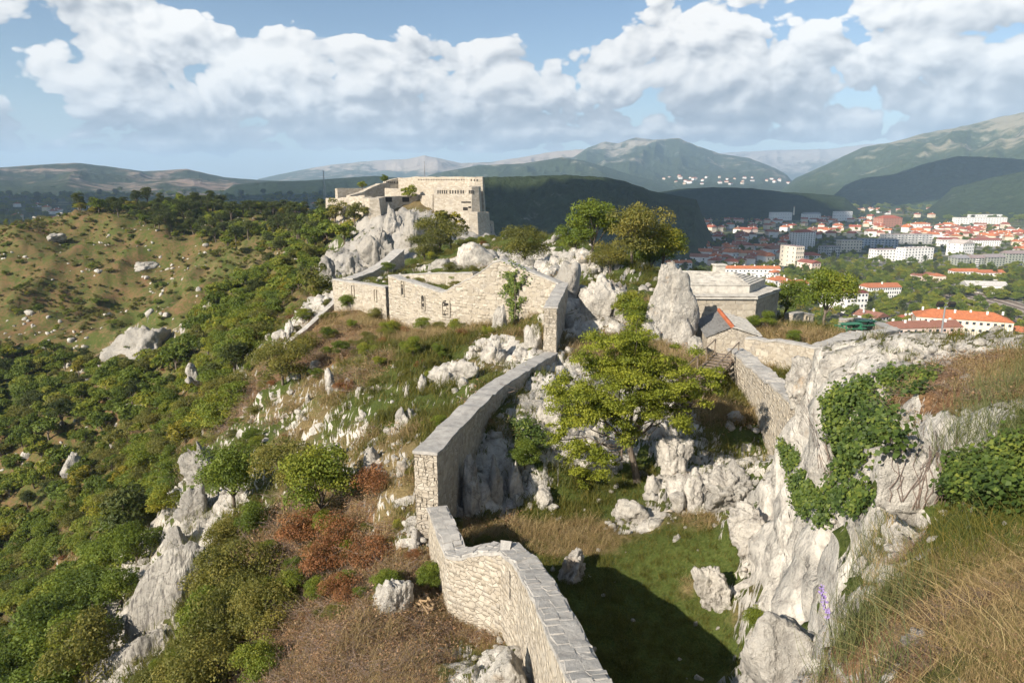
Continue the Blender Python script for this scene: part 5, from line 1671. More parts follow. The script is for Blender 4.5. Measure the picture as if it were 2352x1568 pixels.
def woods():
    N_ = 34000
    x, y = rng.uniform(-230, -4, N_), rng.uniform(26, 330, N_)
    z = ground(x, y)
    u, v, f = project(np.stack([x, y, z], 1))
    ok = np.isfinite(u) & (u > -150) & (u < 800) & (v > 400) & (v < 1750)
    x, y, z, u, v = (q[ok] for q in (x, y, z, u, v))
    F1 = [(-150,800),(130,808),(240,860),(330,858),(400,800),(470,720),(520,670),(640,612),(745,560),(715,640),(645,705),(590,790),(560,860),(560,950),(500,1030),(420,1110),(350,1260),(245,1480),(200,1800),(-150,1800)]
    F2 = [(165,486),(300,470),(500,460),(700,470),(755,480),(755,562),(620,590),(500,566),(420,545),(340,522)]
    dense = inpoly(u, v, F1)
    crest = inpoly(u, v, F2)
    hill = ~dense & ~crest & (y > 90) & (u < 740)
    gap = fbm(x / 14, y / 14, 0, 3, 55)
    p_ = np.where(crest, 1.0, np.where(dense, np.clip(1.0 + gap * 0.8, 0.3, 1), np.where(hill, np.clip(0.03 + np.clip(gap - 0.35, 0, 1) * 0.5, 0, 1), 0)))
    keep = rng.random(len(x)) < p_
    x, y, z, u, v, dense, crest = (q[keep] for q in (x, y, z, u, v, dense, crest))
    k = poisson(x, y, z, np.where(crest, 3.6, np.where(dense, 1.75, 3.0)))
    x, y, z, u, v, dense, crest = (q[k] for q in (x, y, z, u, v, dense, crest))
    n = len(x)
    pool = ['oak0', 'oak1', 'oak2', 'oak3', 'olive0', 'olive1', 'olive2', 'pine0', 'pine1', 'pine2', 'yellow0']
    kinds, sc = [], np.empty(n)
    for i in range(n):
        q = rng.random()
        if crest[i]:
            kd = 'pine%d' % rng.integers(3) if q < 0.55 else 'oak%d' % rng.integers(4) if q < 0.9 else 'yellow0'
            sc[i] = rng.uniform(0.8, 1.25)
        elif dense[i]:
            kd = 'oak%d' % rng.integers(4) if q < 0.66 else 'olive%d' % rng.integers(3) if q < 0.92 else 'yellow0' if q < 0.96 else 'pine%d' % rng.integers(3)
            sc[i] = rng.uniform(0.38, 1.05)
        else:
            kd = 'olive%d' % rng.integers(3) if q < 0.6 else 'oak%d' % rng.integers(4)
            sc[i] = rng.uniform(0.2, 0.6)
        kinds.append(kd)
    dist = np.sqrt(x * x + y * y + z * z)
    size = sc / dist * ((u > -60) & (v < 1640)) * np.where(crest, 1.6, 1.0)
    order = np.argsort(size)[::-1]
    WORD = {'oak': 'oak', 'olive': 'grey-green shrub', 'pine': 'pine', 'yellow': 'yellowing tree'}
    ind = set(order[:230].tolist())
    for i in order[:230]:
        w = kinds[i].rstrip('0123456789')
        if crest[i]:
            lab, grp = {'pine': 'dark pine', 'oak': 'round green oak', 'yellow': 'yellowing tree'}.get(w, WORD[w]) + ' in the belt of trees along the far hill crest', 'trees along the hill crest'
        elif dense[i]:
            lab, grp = {'oak': 'bushy green oak', 'olive': 'dull olive-green shrub', 'yellow': 'yellow-leaved bush', 'pine': 'dark young pine'}[w] + ' in the thick woods of the ravine slope', 'trees of the ravine woods'
        else:
            lab, grp = {'oak': 'lone small oak', 'olive': 'lone low shrub', 'yellow': 'lone yellow bush', 'pine': 'lone pine'}[w] + ' on the brown open hillside', 'shrubs of the brown hillside'
        near = min(MARKS, key=lambda q: (q[0] - u[i]) ** 2 + ((q[1] - v[i]) * 1.3) ** 2)[2]
        size_w = 'small ' if sc[i] < (0.95 if crest[i] else 0.6) else 'large ' if sc[i] > (1.12 if crest[i] else 0.85) else 'middling '
        lab = size_w + lab.split(' in the ')[0].split(' on the ')[0] + ' ' + near
        nm = {'oak': 'oak_tree', 'olive': 'olive_shrub', 'pine': 'pine_tree', 'yellow': 'yellow_bush'}[w]
        kk = kinds[i]
        if dist[i] < 125 and w in ('oak', 'olive'):
            kk = 'mid_%s%d' % (w, rng.integers(3))
        tree(kk, x[i], y[i], z[i] - 0.1, sc[i], lab, 'tree' if w in ('oak', 'pine') else 'shrub', grp, nm, sq=rng.uniform(0.65, 1.0)).scale = tuple(sc[i] * rng.uniform(*q) for q in ((0.95, 1.4), (0.95, 1.4), (0.7, 1.05)))
    rest = np.array([i for i in range(n) if i not in ind])
    protos = [merged(*PROTO[k_], 'woodland_' + k_) for k_ in pool]
    scatter('ravine_woodland', np.stack([x, y, z - 0.15], 1)[rest], np.stack([sc * rng.uniform(0.95, 1.4, n), sc * rng.uniform(0.95, 1.4, n), sc * rng.uniform(0.7, 1.1, n)], 1)[rest], rand_rot(n, 0.1)[rest],
            [pool.index(kinds[i]) for i in rest], protos)
    print('woods', n)


woods()

# ------------------------------------------------------------------ trees and bushes one can point at
def at(u, v, Y):
    q = P(u, v, Y)
    return q[0], q[1], ground1(q[0], q[1])


def walnut():
    rg = np.random.default_rng(77)
    bx, by, bz = at(1463, 1122, 31.2)
    root = tag(empty('walnut_tree', (bx, by, bz)), 'yellow-green walnut tree standing alone in the courtyard', 'tree')
    fork = np.array([-0.55, 0.1, 2.3])
    mb = MB()
    mb.tube([(0.05, 0, -0.4), (0, 0, 0.1), (-0.18, 0.05, 0.9), (-0.4, 0.08, 1.7), fork], [0.24, 0.20, 0.16, 0.15, 0.14], 9, cap=False)
    o = obj('trunk', mb.mesh('trunk', M['bark'], True), root)
    # crown laid out by sight: blob (u, v, depth offset, radius px)
    cr = []
    for (u, v, dY, rp) in ((1450,800,0,60),(1380,840,-.5,62),(1330,900,-1,58),(1500,850,.5,66),(1570,850,.4,58),(1620,870,0,42),(1430,900,-1.2,72),(1520,920,-.3,62),(1300,960,-.6,50),
                           (1370,980,-1.5,64),(1435,985,-1.2,46),(1320,1040,-1.0,48),(1390,1060,-1.4,46),(1280,905,.4,40),(1600,905,.2,36),(1480,800,1.0,50),(1545,960,-.2,40),
                           (1640,865,.6,26),(1275,1010,-.6,30),(1400,800,1.2,50),(1340,1085,-.8,30),(1290,870,0.6,30),(1440,860,-.6,60),(1480,940,-.8,60),(1410,940,-.4,60),(1530,880,-.2,56),(1430,830,.2,56),(1560,900,.3,44),(1350,930,-.2,56)):
        q = P(u, v, by + dY) - np.array([bx, by, bz])
        cr.append((*q, rp / FL * math.hypot(by, 12)))
    cr = np.array(cr)
    small = []
    for c in cr:           # break each limb's spray into smaller sprays
        for _ in range(12):
            d = rg.normal(size=3); d /= np.linalg.norm(d)
            small.append((*(c[:3] + d * c[3] * rg.uniform(0.2, 1.15)), c[3] * rg.uniform(0.24, 0.5)))
    small = np.array(small)
    V, F, T = leaf_cloud(small[:, :3], small[:, 3], 78000, 0.125, rg, 0.42, 0.1, droop=0.4)
    cw_ = obj('crown', mesh_np('crown', V, F, M['walnut'], attrs={'tint': T}), root)
    tops = cr[rg.permutation(len(cr))]
    for k, t in enumerate(tops):
        mb = MB()
        limbs(mb, fork - [0, 0, 0.5 * rg.random()], [t[:3] + rg.normal(0, 0.2, 3)], 0.075 if k < 8 else 0.045, rg, 0.22, 6)
        for _ in range(3):
            limbs(mb, fork + (t[:3] - fork) * rg.uniform(0.5, 0.8), [t[:3] + rg.normal(0, t[3] * 0.7, 3)], 0.022, rg, 0.12, 4)
        obj('branch', mb.mesh('branch', M['bark'], True), root)


walnut()

SOLO = [  # kind, u, v of the foot, depth, height px, label, category
 ('fine_oak0', 742, 1225, 30.5, 238, 'bright green tree with forked trunk on the slope left of the tall wall', 'tree'),
 ('fine_olive0', 660, 1120, 36.5, 150, 'olive-green bushy tree behind the bright green forked one', 'tree'),
 ('fine_oak1', 540, 1180, 38.5, 190, 'dark dense oak beside the jagged cliff of the rib', 'tree'),
 ('fine_olive1', 650, 900, 56, 120, 'big round thicket at the lower end of the straight narrow wall', 'bush'),
 ('fine_olive2', 700, 830, 63, 60, 'small thicket at the shaded side of the straight narrow wall', 'bush'),
 ('fine_olive0', 510, 1430, 27.5, 150, 'large olive-green shrub at the top of the lower thicket', 'shrub'),
 ('fine_olive1', 560, 1380, 28, 170, 'tall olive-green shrub in the lower thicket near the dead bracken', 'shrub'),
 ('fine_oak2', 500, 1570, 25.0, 180, 'broad green shrub beside the fluted slab', 'shrub'),
 ('fine_olive2', 540, 1530, 24, 190, 'round grey-green shrub in the middle of the lower thicket', 'shrub'),
 ('fine_olive0', 620, 1490, 23.5, 150, 'grey-green shrub on the edge of the reddish leaves', 'shrub'),
 ('fine_oak0', 660, 1440, 24.5, 120, 'fresh green shrub among the reddish leaves', 'shrub'),
 ('fine_olive1', 470, 1650, 21.5, 190, 'low shrub cut by the bottom edge of the picture', 'shrub'),
 ('fine_oak1', 600, 1620, 20.5, 150, 'dark shrub at the bottom edge beside the dry grass', 'shrub'),
 ('fine_olive2', 440, 1690, 22.5, 150, 'shrub at the bottom edge under the fluted slab', 'shrub'),
 ('fine_olive2', 520, 1290, 34, 110, 'shrub squeezed between dark oak and lower thicket', 'shrub'),
 ('fine_oak2', 590, 1290, 33, 100, 'small green shrub below the forked green tree', 'shrub'),
 ('fine_rust0', 780, 1290, 27.5, 110, 'rusty brown smoke bush uphill of the dry grass', 'bush'),
 ('fine_rust1', 690, 1290, 29.5, 110, 'pale rusty bush at the foot of the forked green tree', 'bush'),
 ('fine_rust0', 850, 1330, 24.5, 100, 'rusty bush nearest the tall wall', 'bush'),
 ('fine_rust1', 740, 1370, 25.5, 110, 'wide rusty bush in the middle of the brown slope', 'bush'),
 ('fine_rust0', 790, 1420, 22.5, 90, 'lowest rusty bush above the raked dry grass', 'bush'),
 ('fine_rust1', 860, 1180, 30, 90, 'small rusty bush under the upright tooth of rock', 'bush'),
 ('fine_rust0', 795, 905, 46.5, 40, 'tiny rusty bush between the slope stones', 'bush'),
 ('fine_olive0', 1205, 625, 84, 100, 'round olive-brown bush on the knoll behind the gable wall', 'bush'),
 ('fine_oak0', 1360, 610, 82, 150, 'tall dark oak, leftmost of the big tree group on the knoll', 'tree'),
 ('fine_oak2', 1320, 590, 84, 100, 'lower oak at the left foot of the big tree group', 'tree'),
 ('fine_olive1', 1450, 625, 78, 140, 'silvery broad tree in the middle of the big tree group', 'tree'),
 ('fine_olive2', 1400, 640, 74, 80, 'grey bush in front of the big tree group', 'bush'),
 ('fine_oak1', 1520, 625, 80, 130, 'dark oak at the right end of the big tree group', 'tree'),
 ('fine_oak1', 1490, 620, 84, 130, 'shaded oak between silvery tree and right-hand oak', 'tree'),
 ('fine_olive1', 1608, 625, 88, 50, 'small pale tree above the casemate roof', 'tree'),
 ('fine_oak1', 1885, 805, 60, 155, 'dark two-stemmed tree beside the picnic terrace', 'tree'),
 ('fine_oak0', 1800, 770, 66, 105, 'leafy tree behind the casemate corner', 'tree'),
 ('fine_oak2', 1760, 775, 57, 55, 'dark shrub at the foot of the casemate wall', 'shrub'),
 ('fine_oak1', 1730, 765, 57.5, 45, 'low dark shrub between chapel and casemate', 'shrub'),
 ('fine_oak0', 1820, 800, 52, 45, 'little shrub on the rock right of the chapel', 'shrub'),
 ('fine_olive1', 1012, 598, 118, 95, 'old round tree in front of the fortress gate', 'tree'),
 ('fine_olive0', 975, 605, 112, 70, 'olive tree with pale shade at the fortress foot', 'tree'),
 ('yellow0', 1037, 592, 122, 92, 'yellow-green tree right of the old round tree', 'tree'),
 ('oak1', 940, 447, 182, 42, 'small tree growing on the fortress terrace', 'tree'),
 ('oak2', 884, 423, 200, 24, 'bush on top of the fortress wall against the sky', 'bush'),
 ('oak3', 832, 437, 196, 24, 'bush on the climbing fortress wall', 'bush'),
 ('olive1', 770, 500, 180, 60, 'shrub hugging the left foot of the fortress', 'shrub'),
 ('olive0', 815, 520, 168, 56, 'shrub under the fortress outer wall', 'shrub'),
 ('oak0', 790, 545, 158, 70, 'dark tree on the crag left below the fortress', 'tree'),
 ('olive2', 840, 495, 168, 28, 'bush below the angle bastion', 'bush'),
 ('olive1', 735, 690, 84, 90, 'round shrub left of the long pale wall', 'shrub'),
 ('fine_oak2', 1205, 1050, 30.5, 95, 'dark green shrub clinging to the white cliff', 'shrub'),
 ('fine_oak0', 1452, 720, 53.5, 105, 'green shrub with red-tipped leaves between split rock and pinnacle', 'shrub'),
 ('fine_oak2', 1468, 770, 52.8, 80, 'lower shaded half of the red-tipped shrub by the pinnacle', 'shrub'),
 ('fine_oak1', 1735, 1490, 18.3, 90, 'small green bush with reddish leaves on the right slope', 'bush'),
 ('fine_oak1', 2075, 1110, 24, 10, 'weed', 'plant'),
]
for (kd, u, v, Y, hp, lab, cat) in SOLO[:-1]:
    x, y, z = at(u, v, Y)
    zs = float(P(u, v, Y)[2])
    z = zs if abs(z - zs) > 2.5 else z
    H_ = {'fine_oak': 5.0, 'fine_olive': 3.0, 'fine_rust': 2.0, 'oak': 5.0, 'olive': 4.0, 'yellow': 4.5}[kd.rstrip('0123456789')]
    hm = hp * Y / FL * 1.03
    tree(kd, x, y, z, hm / H_, lab, cat, None, {'tree': 'broadleaf_tree'}.get(cat, cat if 'rust' not in kd else 'smoke_bush'))

# ------------------------------------------------------------------ undergrowth: tufts, straw, fallen leaves, pebbles
def tuft(n, h, spread, lean, width, mat, seed, segs=3):
    rg = np.random.default_rng(seed)
    V, F, T = [], [], []
    for i in range(n):
        a = rg.uniform(0, 6.283)
        b = np.array([rg.normal(0, spread), rg.normal(0, spread), -0.03])
        dr = np.array([math.cos(a), math.sin(a), 0]) * lean * rg.uniform(0.3, 1.4)
        hh = h * rg.uniform(0.5, 1.15)
        w = width * rg.uniform(0.6, 1.3)
        sd = np.array([-math.sin(a), math.cos(a), 0]) * w
        o = len(V)
        for k in range(segs):
            f = k / segs
            c = b + dr * f * f * hh + np.array([0, 0, hh * f * (1 - 0.25 * f * lean)])
            V += [c - sd * (1 - f * 0.6), c + sd * (1 - f * 0.6)]
        V.append(b + dr * hh + np.array([0, 0, hh * (1 - 0.3 * lean)]))
        for k in range(segs - 1):
            q = o + 2 * k
            F += [(q, q + 1, q + 3), (q, q + 3, q + 2)]
        q = o + 2 * (segs - 1)
        F.append((q, q + 1, q + 2))
        T += [np.clip(rg.normal(0.5, 0.22), 0, 1)] * (2 * (segs - 1) + 1)
    return mesh_np('tuft', np.array(V), np.array(F), M[mat], attrs={'tint': np.array(T)})


def litter(n, size, spread, seed, mat='dead_leaf', hgt=0.08):
    rg = np.random.default_rng(seed)
    c = np.stack([rg.normal(0, spread, n), rg.normal(0, spread, n), rg.uniform(0.0, hgt, n)], 1)
    nr = rg.normal(0, 0.45, (n, 3)) + [0, 0, 1]; nr /= np.linalg.norm(nr, axis=1, keepdims=True)
    a = np.cross(nr, rg.normal(size=(n, 3))); a /= np.linalg.norm(a, axis=1, keepdims=True)
    b = np.cross(nr, a)
    L = size * rg.uniform(0.5, 1.4, n)[:, None]
    V = np.stack([c - a * L * 0.6, c + b * L * 0.42 + nr * L * 0.25, c + a * L * 0.6, c - b * L * 0.42 + nr * L * 0.2], 1).reshape(-1, 3)
    return mesh_np('litter', V, np.arange(4 * n).reshape(n, 4), M[mat], attrs={'tint': np.clip(rg.normal(0.5, 0.25, n), 0, 1)})


def twigs(n, L, spread, seed, mat='twig', r=0.004, hgt=0.1):
    rg = np.random.default_rng(seed)
    mb = MB()
    for i in range(n):
        c = np.array([rg.normal(0, spread), rg.normal(0, spread), rg.uniform(0, hgt)])
        a = rg.uniform(0, 6.283)
        d = np.array([math.cos(a), math.sin(a), rg.normal(0, 0.25)]) * L * rg.uniform(0.4, 1.2)
        mb.tube([c - d / 2, c + rg.normal(0, L * 0.06, 3), c + d / 2], [r, r * 0.8, r * 0.4], 3, cap=False)
    me = mb.mesh('twigs', M[mat])
    me.attributes.new('tint', 'FLOAT', 'FACE').data.foreach_set('value', rg.uniform(0, 1, len(me.polygons)).astype(np.float32))
    return me


def undergrowth():
    N_ = 60000
    r = np.exp(rng.uniform(math.log(3.0), math.log(125), N_))
    a = rng.uniform(R(-46), R(46), N_)
    x, y = r * np.sin(a), r * np.cos(a)
    cv = cover(x, y)
    z = ground(x, y)
    u, v, f = project(np.stack([x, y, z], 1))
    ok = np.isfinite(u) & (u > -60) & (u < FW + 60) & (v > 400) & (v < FH + 90)
    x, y, z, r, cv = (q[ok] for q in (x, y, z, r, cv))
    e = 0.8
    h1, h2 = ground(x + e * 0.3, y), ground(x, y + e * 0.3)
    slope = np.hypot(h1 - z, h2 - z) / (e * 0.3)
    j = fbm(x / 2.5, y / 2.5, 0, 3, 81) * 0.35
    j2 = fbm(x / 6, y / 6, 0, 3, 87) * 0.3
    wr = cv[:, 0] * 1.15 + j * 0.8 - 0.05
    wg, wd, wb = cv[:, 1] + j2, cv[:, 2] - j2 * 0.5, cv[:, 3] - j
    best = np.argmax(np.stack([wr, wg, wd, wb], 1), 1)
    best[(slope > 2.2)] = 0
    crk = (best == 0) & (rng.random(len(x)) < 0.10) & (slope < 2.5)       # tufts that root in cracks
    rs = np.clip(r / 14, 0.55, 2.6)
    lawn = np.exp(-(((x - 4.5) / 7) ** 2 + ((y - 22) / 9) ** 2) ** 2)
    rs = rs * (1 - 0.40 * lawn) * np.where(r < 13, 0.42, np.where((x > 4) & (r < 34), 0.6, 0.85))
    def put(name, sel, protos, smin, smax, dens=1.0, tilt=0.12, lift=0.0):
        i = np.where(sel & (rng.random(len(x)) < dens))[0]
        n = len(i)
        s_ = rng.uniform(smin, smax, n) * rs[i]
        scatter(name, np.stack([x[i], y[i], z[i] + lift], 1), np.stack([s_, s_, s_ * rng.uniform(0.7, 1.2, n)], 1), rand_rot(n, tilt), rng.integers(0, len(protos), n), protos)
        return n
    G = [tuft(46, 0.30, 0.13, 0.7, 0.006, 'grass', 300 + k) for k in range(4)]
    S = [tuft(46, 0.42, 0.14, 1.0, 0.0045, 'straw', 310 + k) for k in range(4)]
    Lf = [litter(80, 0.036, 0.28, 320 + k) for k in range(3)]
    T_ = [twigs(16, 0.6, 0.3, 330 + k) for k in range(3)]
    c = [put('grass_tuft_cover', (best == 1) | crk, G, 0.7, 1.4, 0.9),
         put('dry_grass_cover', (best == 2) | ((best == 3) & (rng.random(len(x)) < 0.5)), S, 0.6, 1.3, 0.9),
         put('mixed_grass_cover', (best == 2) & (rng.random(len(x)) < 0.35), G, 0.5, 1.0),
         put('fallen_leaf_cover', (best == 3) | ((best == 2) & (rng.random(len(x)) < 0.18)), Lf, 0.7, 1.3, 0.9, 0.2),
         put('dead_twig_cover', (best == 3) & (rng.random(len(x)) < 0.45), T_, 0.7, 1.4, 1.0, 0.2)]
    print('undergrowth', c)
    # low scrub that breaks up the slopes
    sel = (r > 22) & (x < -1) & (best > 0) & (slope < 1.6) & (rng.random(len(x)) < 0.055)
    i = np.where(sel)[0]
    bush = [merged(*PROTO[k], 'scrub_' + k) for k in ('fine_olive0', 'fine_olive1', 'fine_oak0', 'fine_rust0')]
    sc = rng.uniform(0.12, 0.36, len(i)) * np.clip(r[i] / 45, 0.8, 1.5)
    scatter('low_scrub', np.stack([x[i], y[i], z[i] - 0.05], 1), np.stack([sc, sc, sc * 0.9], 1), rand_rot(len(i), 0.15), rng.choice(4, len(i), p=[.36, .3, .22, .12]), bush)
    # loose stones
    prob = np.clip(cv[:, 0] * 0.25 + 0.012, 0, 0.12)
    i = np.where((rng.random(len(x)) < prob) & (r > 9))[0]
    st = []
    for k in range(5):
        V, F = rock_mesh((1.0, 0.8, 0.7), 400 + k, 2, 9, 0.1)
        st.append(mesh_np('loose_stone', V, F, M['rock'], smooth=False))
    sc = np.exp(rng.normal(-1.35, 0.5, len(i))) * np.clip(r[i] / 32, 0.55, 2.4)
    scatter('loose_stone_cover', np.stack([x[i], y[i], z[i]], 1), np.stack([sc, sc, sc], 1), rand_rot(len(i), 0.4), rng.integers(0, 5, len(i)), st)


undergrowth()


def hill_detail():
    """stones and low scrub of the brown hill across the ravine"""
    N_ = 22000
    x, y = rng.uniform(-260, -20, N_), rng.uniform(60, 290, N_)
    z = ground(x, y)
    u, v, f = project(np.stack([x, y, z], 1))
    band = fbm(x / 30 + y / 60, y / 18, 0, 3, 66)
    ok = np.isfinite(u) & (u > -40) & (u < 760) & (v < 1600)
    i = np.where(ok & (rng.random(N_) < np.clip((band - 0.3) * 0.6, 0.003, 0.28) * (y > 95)))[0]
    st = []
    for k in range(5):
        V, F = rock_mesh((1.0, 0.8, 0.7), 440 + k, 2, 9, 0.12)
        st.append(mesh_np('hill_stone', V, F, M['rock'], smooth=False))
    sc = np.exp(rng.normal(0.0, 0.5, len(i))) * 0.85
    scatter('hill_stone_cover', np.stack([x[i], y[i], z[i]], 1), np.stack([sc, sc, sc], 1), rand_rot(len(i), 0.4), rng.integers(0, 5, len(i)), st)
    i = np.where(ok & (rng.random(N_) < np.clip(0.5 - band * 0.9, 0.08, 1.0)))[0]
    pr = [merged(*PROTO[k], 'hill_' + k) for k in ('olive0', 'olive1', 'oak0', 'rust0')]
    sc = rng.uniform(0.12, 0.42, len(i))
    scatter('hill_scrub', np.stack([x[i], y[i], z[i] - 0.1], 1), np.stack([sc, sc, sc * 0.8], 1), rand_rot(len(i), 0.1), rng.choice(4, len(i), p=[.4, .3, .15, .15]), pr)


hill_detail()
# ------------------------------------------------------------------ the town on the valley floor
TZ = -88.0
WALLC = {'white': (0.72, 0.70, 0.66), 'cream': (0.66, 0.58, 0.46), 'pink': (0.66, 0.52, 0.44), 'grey': (0.36, 0.36, 0.35), 'blue': (0.34, 0.39, 0.45), 'olive': (0.30, 0.31, 0.26), 'brick': (0.40, 0.20, 0.14), 'sand': (0.58, 0.50, 0.38)}
for k_, c_ in WALLC.items():
    M['w_' + k_] = material('plaster_' + k_, m_plain(c_, 0.85, 0.14, 0.35, spec=0.15))
ROOFC = {'orange': (0.50, 0.17, 0.07), 'red': (0.34, 0.10, 0.06), 'maroon': (0.21, 0.06, 0.055), 'brown': (0.27, 0.13, 0.09), 'grey': (0.27, 0.28, 0.29), 'pale': (0.55, 0.53, 0.49)}


def m_roof(col):
    def fn(t):
        g = t.n('ShaderNodeTexCoord', out='Object')
        oi = t.n('ShaderNodeObjectInfo', out='Random')
        wv = t.n('ShaderNodeTexWave', {'Vector': g, 'Scale': 3.2, 'Distortion': 0.6}, 'Fac', wave_type='BANDS', bands_direction='X')
        n = t.noise(g, 0.7, 4, 0.65)
        c = t.ramp(n, [(0.3, tuple(x * 0.72 for x in col)), (0.7, tuple(min(1, x * 1.2) for x in col))])
        c = t.mix(t.m('MULTIPLY', oi, 0.45), c, (0.30, 0.13, 0.085))
        return principled(t, c, 0.85, bump(t, wv, 0.5, 0.08), spec=0.15)
    return fn


for k_, c_ in ROOFC.items():
    M['r_' + k_] = material('roof_' + k_, m_roof(c_))
M['glass'] = material('window_glass', lambda t: principled(t, (0.035, 0.045, 0.055), 0.25, spec=0.5))
M['asphalt'] = material('asphalt', m_plain((0.075, 0.075, 0.078), 0.9, 0.25, 0.4))
M['ballast'] = material('railway_ballast', m_plain((0.30, 0.25, 0.20), 0.95, 0.4, 0.5))
M['steel'] = material('galvanised_steel', m_plain((0.36, 0.37, 0.38), 0.5, 0.15, 3, metal=0.6))
M['rail'] = material('rail_steel', m_plain((0.16, 0.12, 0.10), 0.5, 0.2, 2, metal=0.7))
M['paving'] = material('town_paving', m_plain((0.34, 0.325, 0.30), 0.9, 0.25, 0.08))

_mb = MB(); _mb.box((0, 0, 0), (1, 0.14, 1)); WIN = _mb.mesh('window', M['glass'])
_mb = MB(); _mb.box((0, 0, 0), (1, 1, 1)); CHIM = _mb.mesh('chimney', M['w_white'])
_mb = MB(); _mb.box((0, 0, 0), (1, 1, 1)); BALC = _mb.mesh('balcony', M['w_white'])
FOOT = []


def roof_mesh(w, d, kind, rise, over, mat):
    w2, d2 = w / 2 + over, d / 2 + over
    if kind == 'gable':       # ridge along x
        V = [(-w2, -d2, 0), (w2, -d2, 0), (w2, d2, 0), (-w2, d2, 0), (-w2, 0, rise), (w2, 0, rise)]
        F = [(0, 1, 5, 4), (2, 3, 4, 5), (0, 4, 3), (1, 2, 5), (0, 3, 2, 1)]
    elif kind == 'gable_y':
        V = [(-w2, -d2, 0), (w2, -d2, 0), (w2, d2, 0), (-w2, d2, 0), (0, -d2, rise), (0, d2, rise)]
        F = [(0, 4, 5, 3), (1, 2, 5, 4), (0, 1, 4), (2, 3, 5), (0, 3, 2, 1)]
    elif kind == 'hip':
        r_ = min(w2, d2) * 0.95
        if w >= d:
            V = [(-w2, -d2, 0), (w2, -d2, 0), (w2, d2, 0), (-w2, d2, 0), (-w2 + r_, 0, rise), (w2 - r_, 0, rise)]
            F = [(0, 1, 5, 4), (2, 3, 4, 5), (0, 4, 3), (1, 2, 5), (0, 3, 2, 1)]
        else:
            V = [(-w2, -d2, 0), (w2, -d2, 0), (w2, d2, 0), (-w2, d2, 0), (0, -d2 + r_, rise), (0, d2 - r_, rise)]
            F = [(0, 4, 5, 3), (1, 2, 5, 4), (0, 1, 4), (2, 3, 5), (0, 3, 2, 1)]
    else:
        V = [(sx * w2, sy * d2, z) for z in (0, 0.5) for sy in (-1, 1) for sx in (-1, 1)]
        F = [(0, 2, 3, 1), (4, 5, 7, 6), (0, 1, 5, 4), (2, 6, 7, 3), (0, 4, 6, 2), (1, 3, 7, 5)]
    return mesh_np('roof', V, F, M[mat])


def block(label, u0, u1, vt, vb, wallc, roofc, roof='gable', depth=12.0, rz=0.0, floors=3, cols=8, rise=None, side=3, chim=0, balc=False, name='apartment_block', cat='building', win=True, z=TZ):
    """building whose front foot line spans u0..u1 on the valley floor"""
    Y = z / ray((u0 + u1) / 2, vb)[1]
    k = Y / (CP + (FH / 2 - vb) / FL * SP) / FL
    w = (u1 - u0) * k / max(0.35, math.cos(rz) + abs(math.sin(rz)) * depth / max(1, (u1 - u0) * k) * 0.6)
    h = (vb - vt) * k
    c = P((u0 + u1) / 2, vb, Y)
    cx, cy = c[0], Y + (abs(math.cos(rz)) * depth + abs(math.sin(rz)) * w) / 2
    cx = c[0] * cy / Y if False else c[0] + 0.0
    rise = rise if rise is not None else (0.0 if roof == 'flat' else min(w, depth) * 0.22)
    hw = max(2.4, h - (0.6 if roof == 'flat' else rise * 0.8))
    e = empty(name, (cx, cy, z), rz)
    tag(e, label, cat)
    FOOT.append((cx, cy, max(w, depth) * 0.55))
    mb = MB(); mb.box((0, 0, hw / 2 - 1), (w, depth, hw + 2))
    if roof in ('gable', 'gable_y'):
        V = [(-w / 2, -depth / 2, hw), (w / 2, -depth / 2, hw), (w / 2, depth / 2, hw), (-w / 2, depth / 2, hw)]
        if roof == 'gable':
            mb.add(V + [(-w / 2, 0, hw + rise * 0.93), (w / 2, 0, hw + rise * 0.93)], [(0, 3, 4), (1, 5, 2)])
        else:
            mb.add(V + [(0, -depth / 2, hw + rise * 0.93), (0, depth / 2, hw + rise * 0.93)], [(0, 4, 1), (3, 2, 5)])
    mb.build('wall', M['w_' + wallc], e)
    r_ = obj('roof', roof_mesh(w, depth, roof, rise, 0.0 if roof == 'flat' else 0.5, 'r_' + roofc), e, (0, 0, hw + 0.01))
    for q in range(chim):
        o = obj('chimney', CHIM, e, (w * ((q + 0.5) / chim - 0.5), (rng.random() - 0.5) * depth * 0.3, hw + rise * 0.8 + 0.5))
        o.scale = (1.0, 0.8, 2.0)
    if win:
        fh = hw / floors
        cw_ = w / cols
        for f in range(floors):
            for q in range(cols):
                o = obj('window', WIN, e, ((q + 0.5) * cw_ - w / 2, -depth / 2, (f + 0.55) * fh))
                o.scale = (min(1.5, cw_ * 0.5), 1, min(1.5, fh * 0.5))
            sw = depth / max(side, 1)
            for q in range(side):
                sx = -1 if rz <= 0 else 1
                sx = 1 if c[0] < 0 else -1
                o = obj('window', WIN, e, (sx * w / 2, (q + 0.5) * sw - depth / 2, (f + 0.55) * fh))
                o.rotation_euler = (0, 0, math.pi / 2)
                o.scale = (min(1.4, sw * 0.45), 1, min(1.5, fh * 0.5))
            if balc and f:
                for q in range(1, cols, 3):
                    o = obj('balcony', BALC, e, ((q + 0.5) * cw_ - w / 2, -depth / 2 - 0.6, f * fh + 0.45))
                    o.scale = (cw_ * 0.95, 1.2, 0.9)
    return e


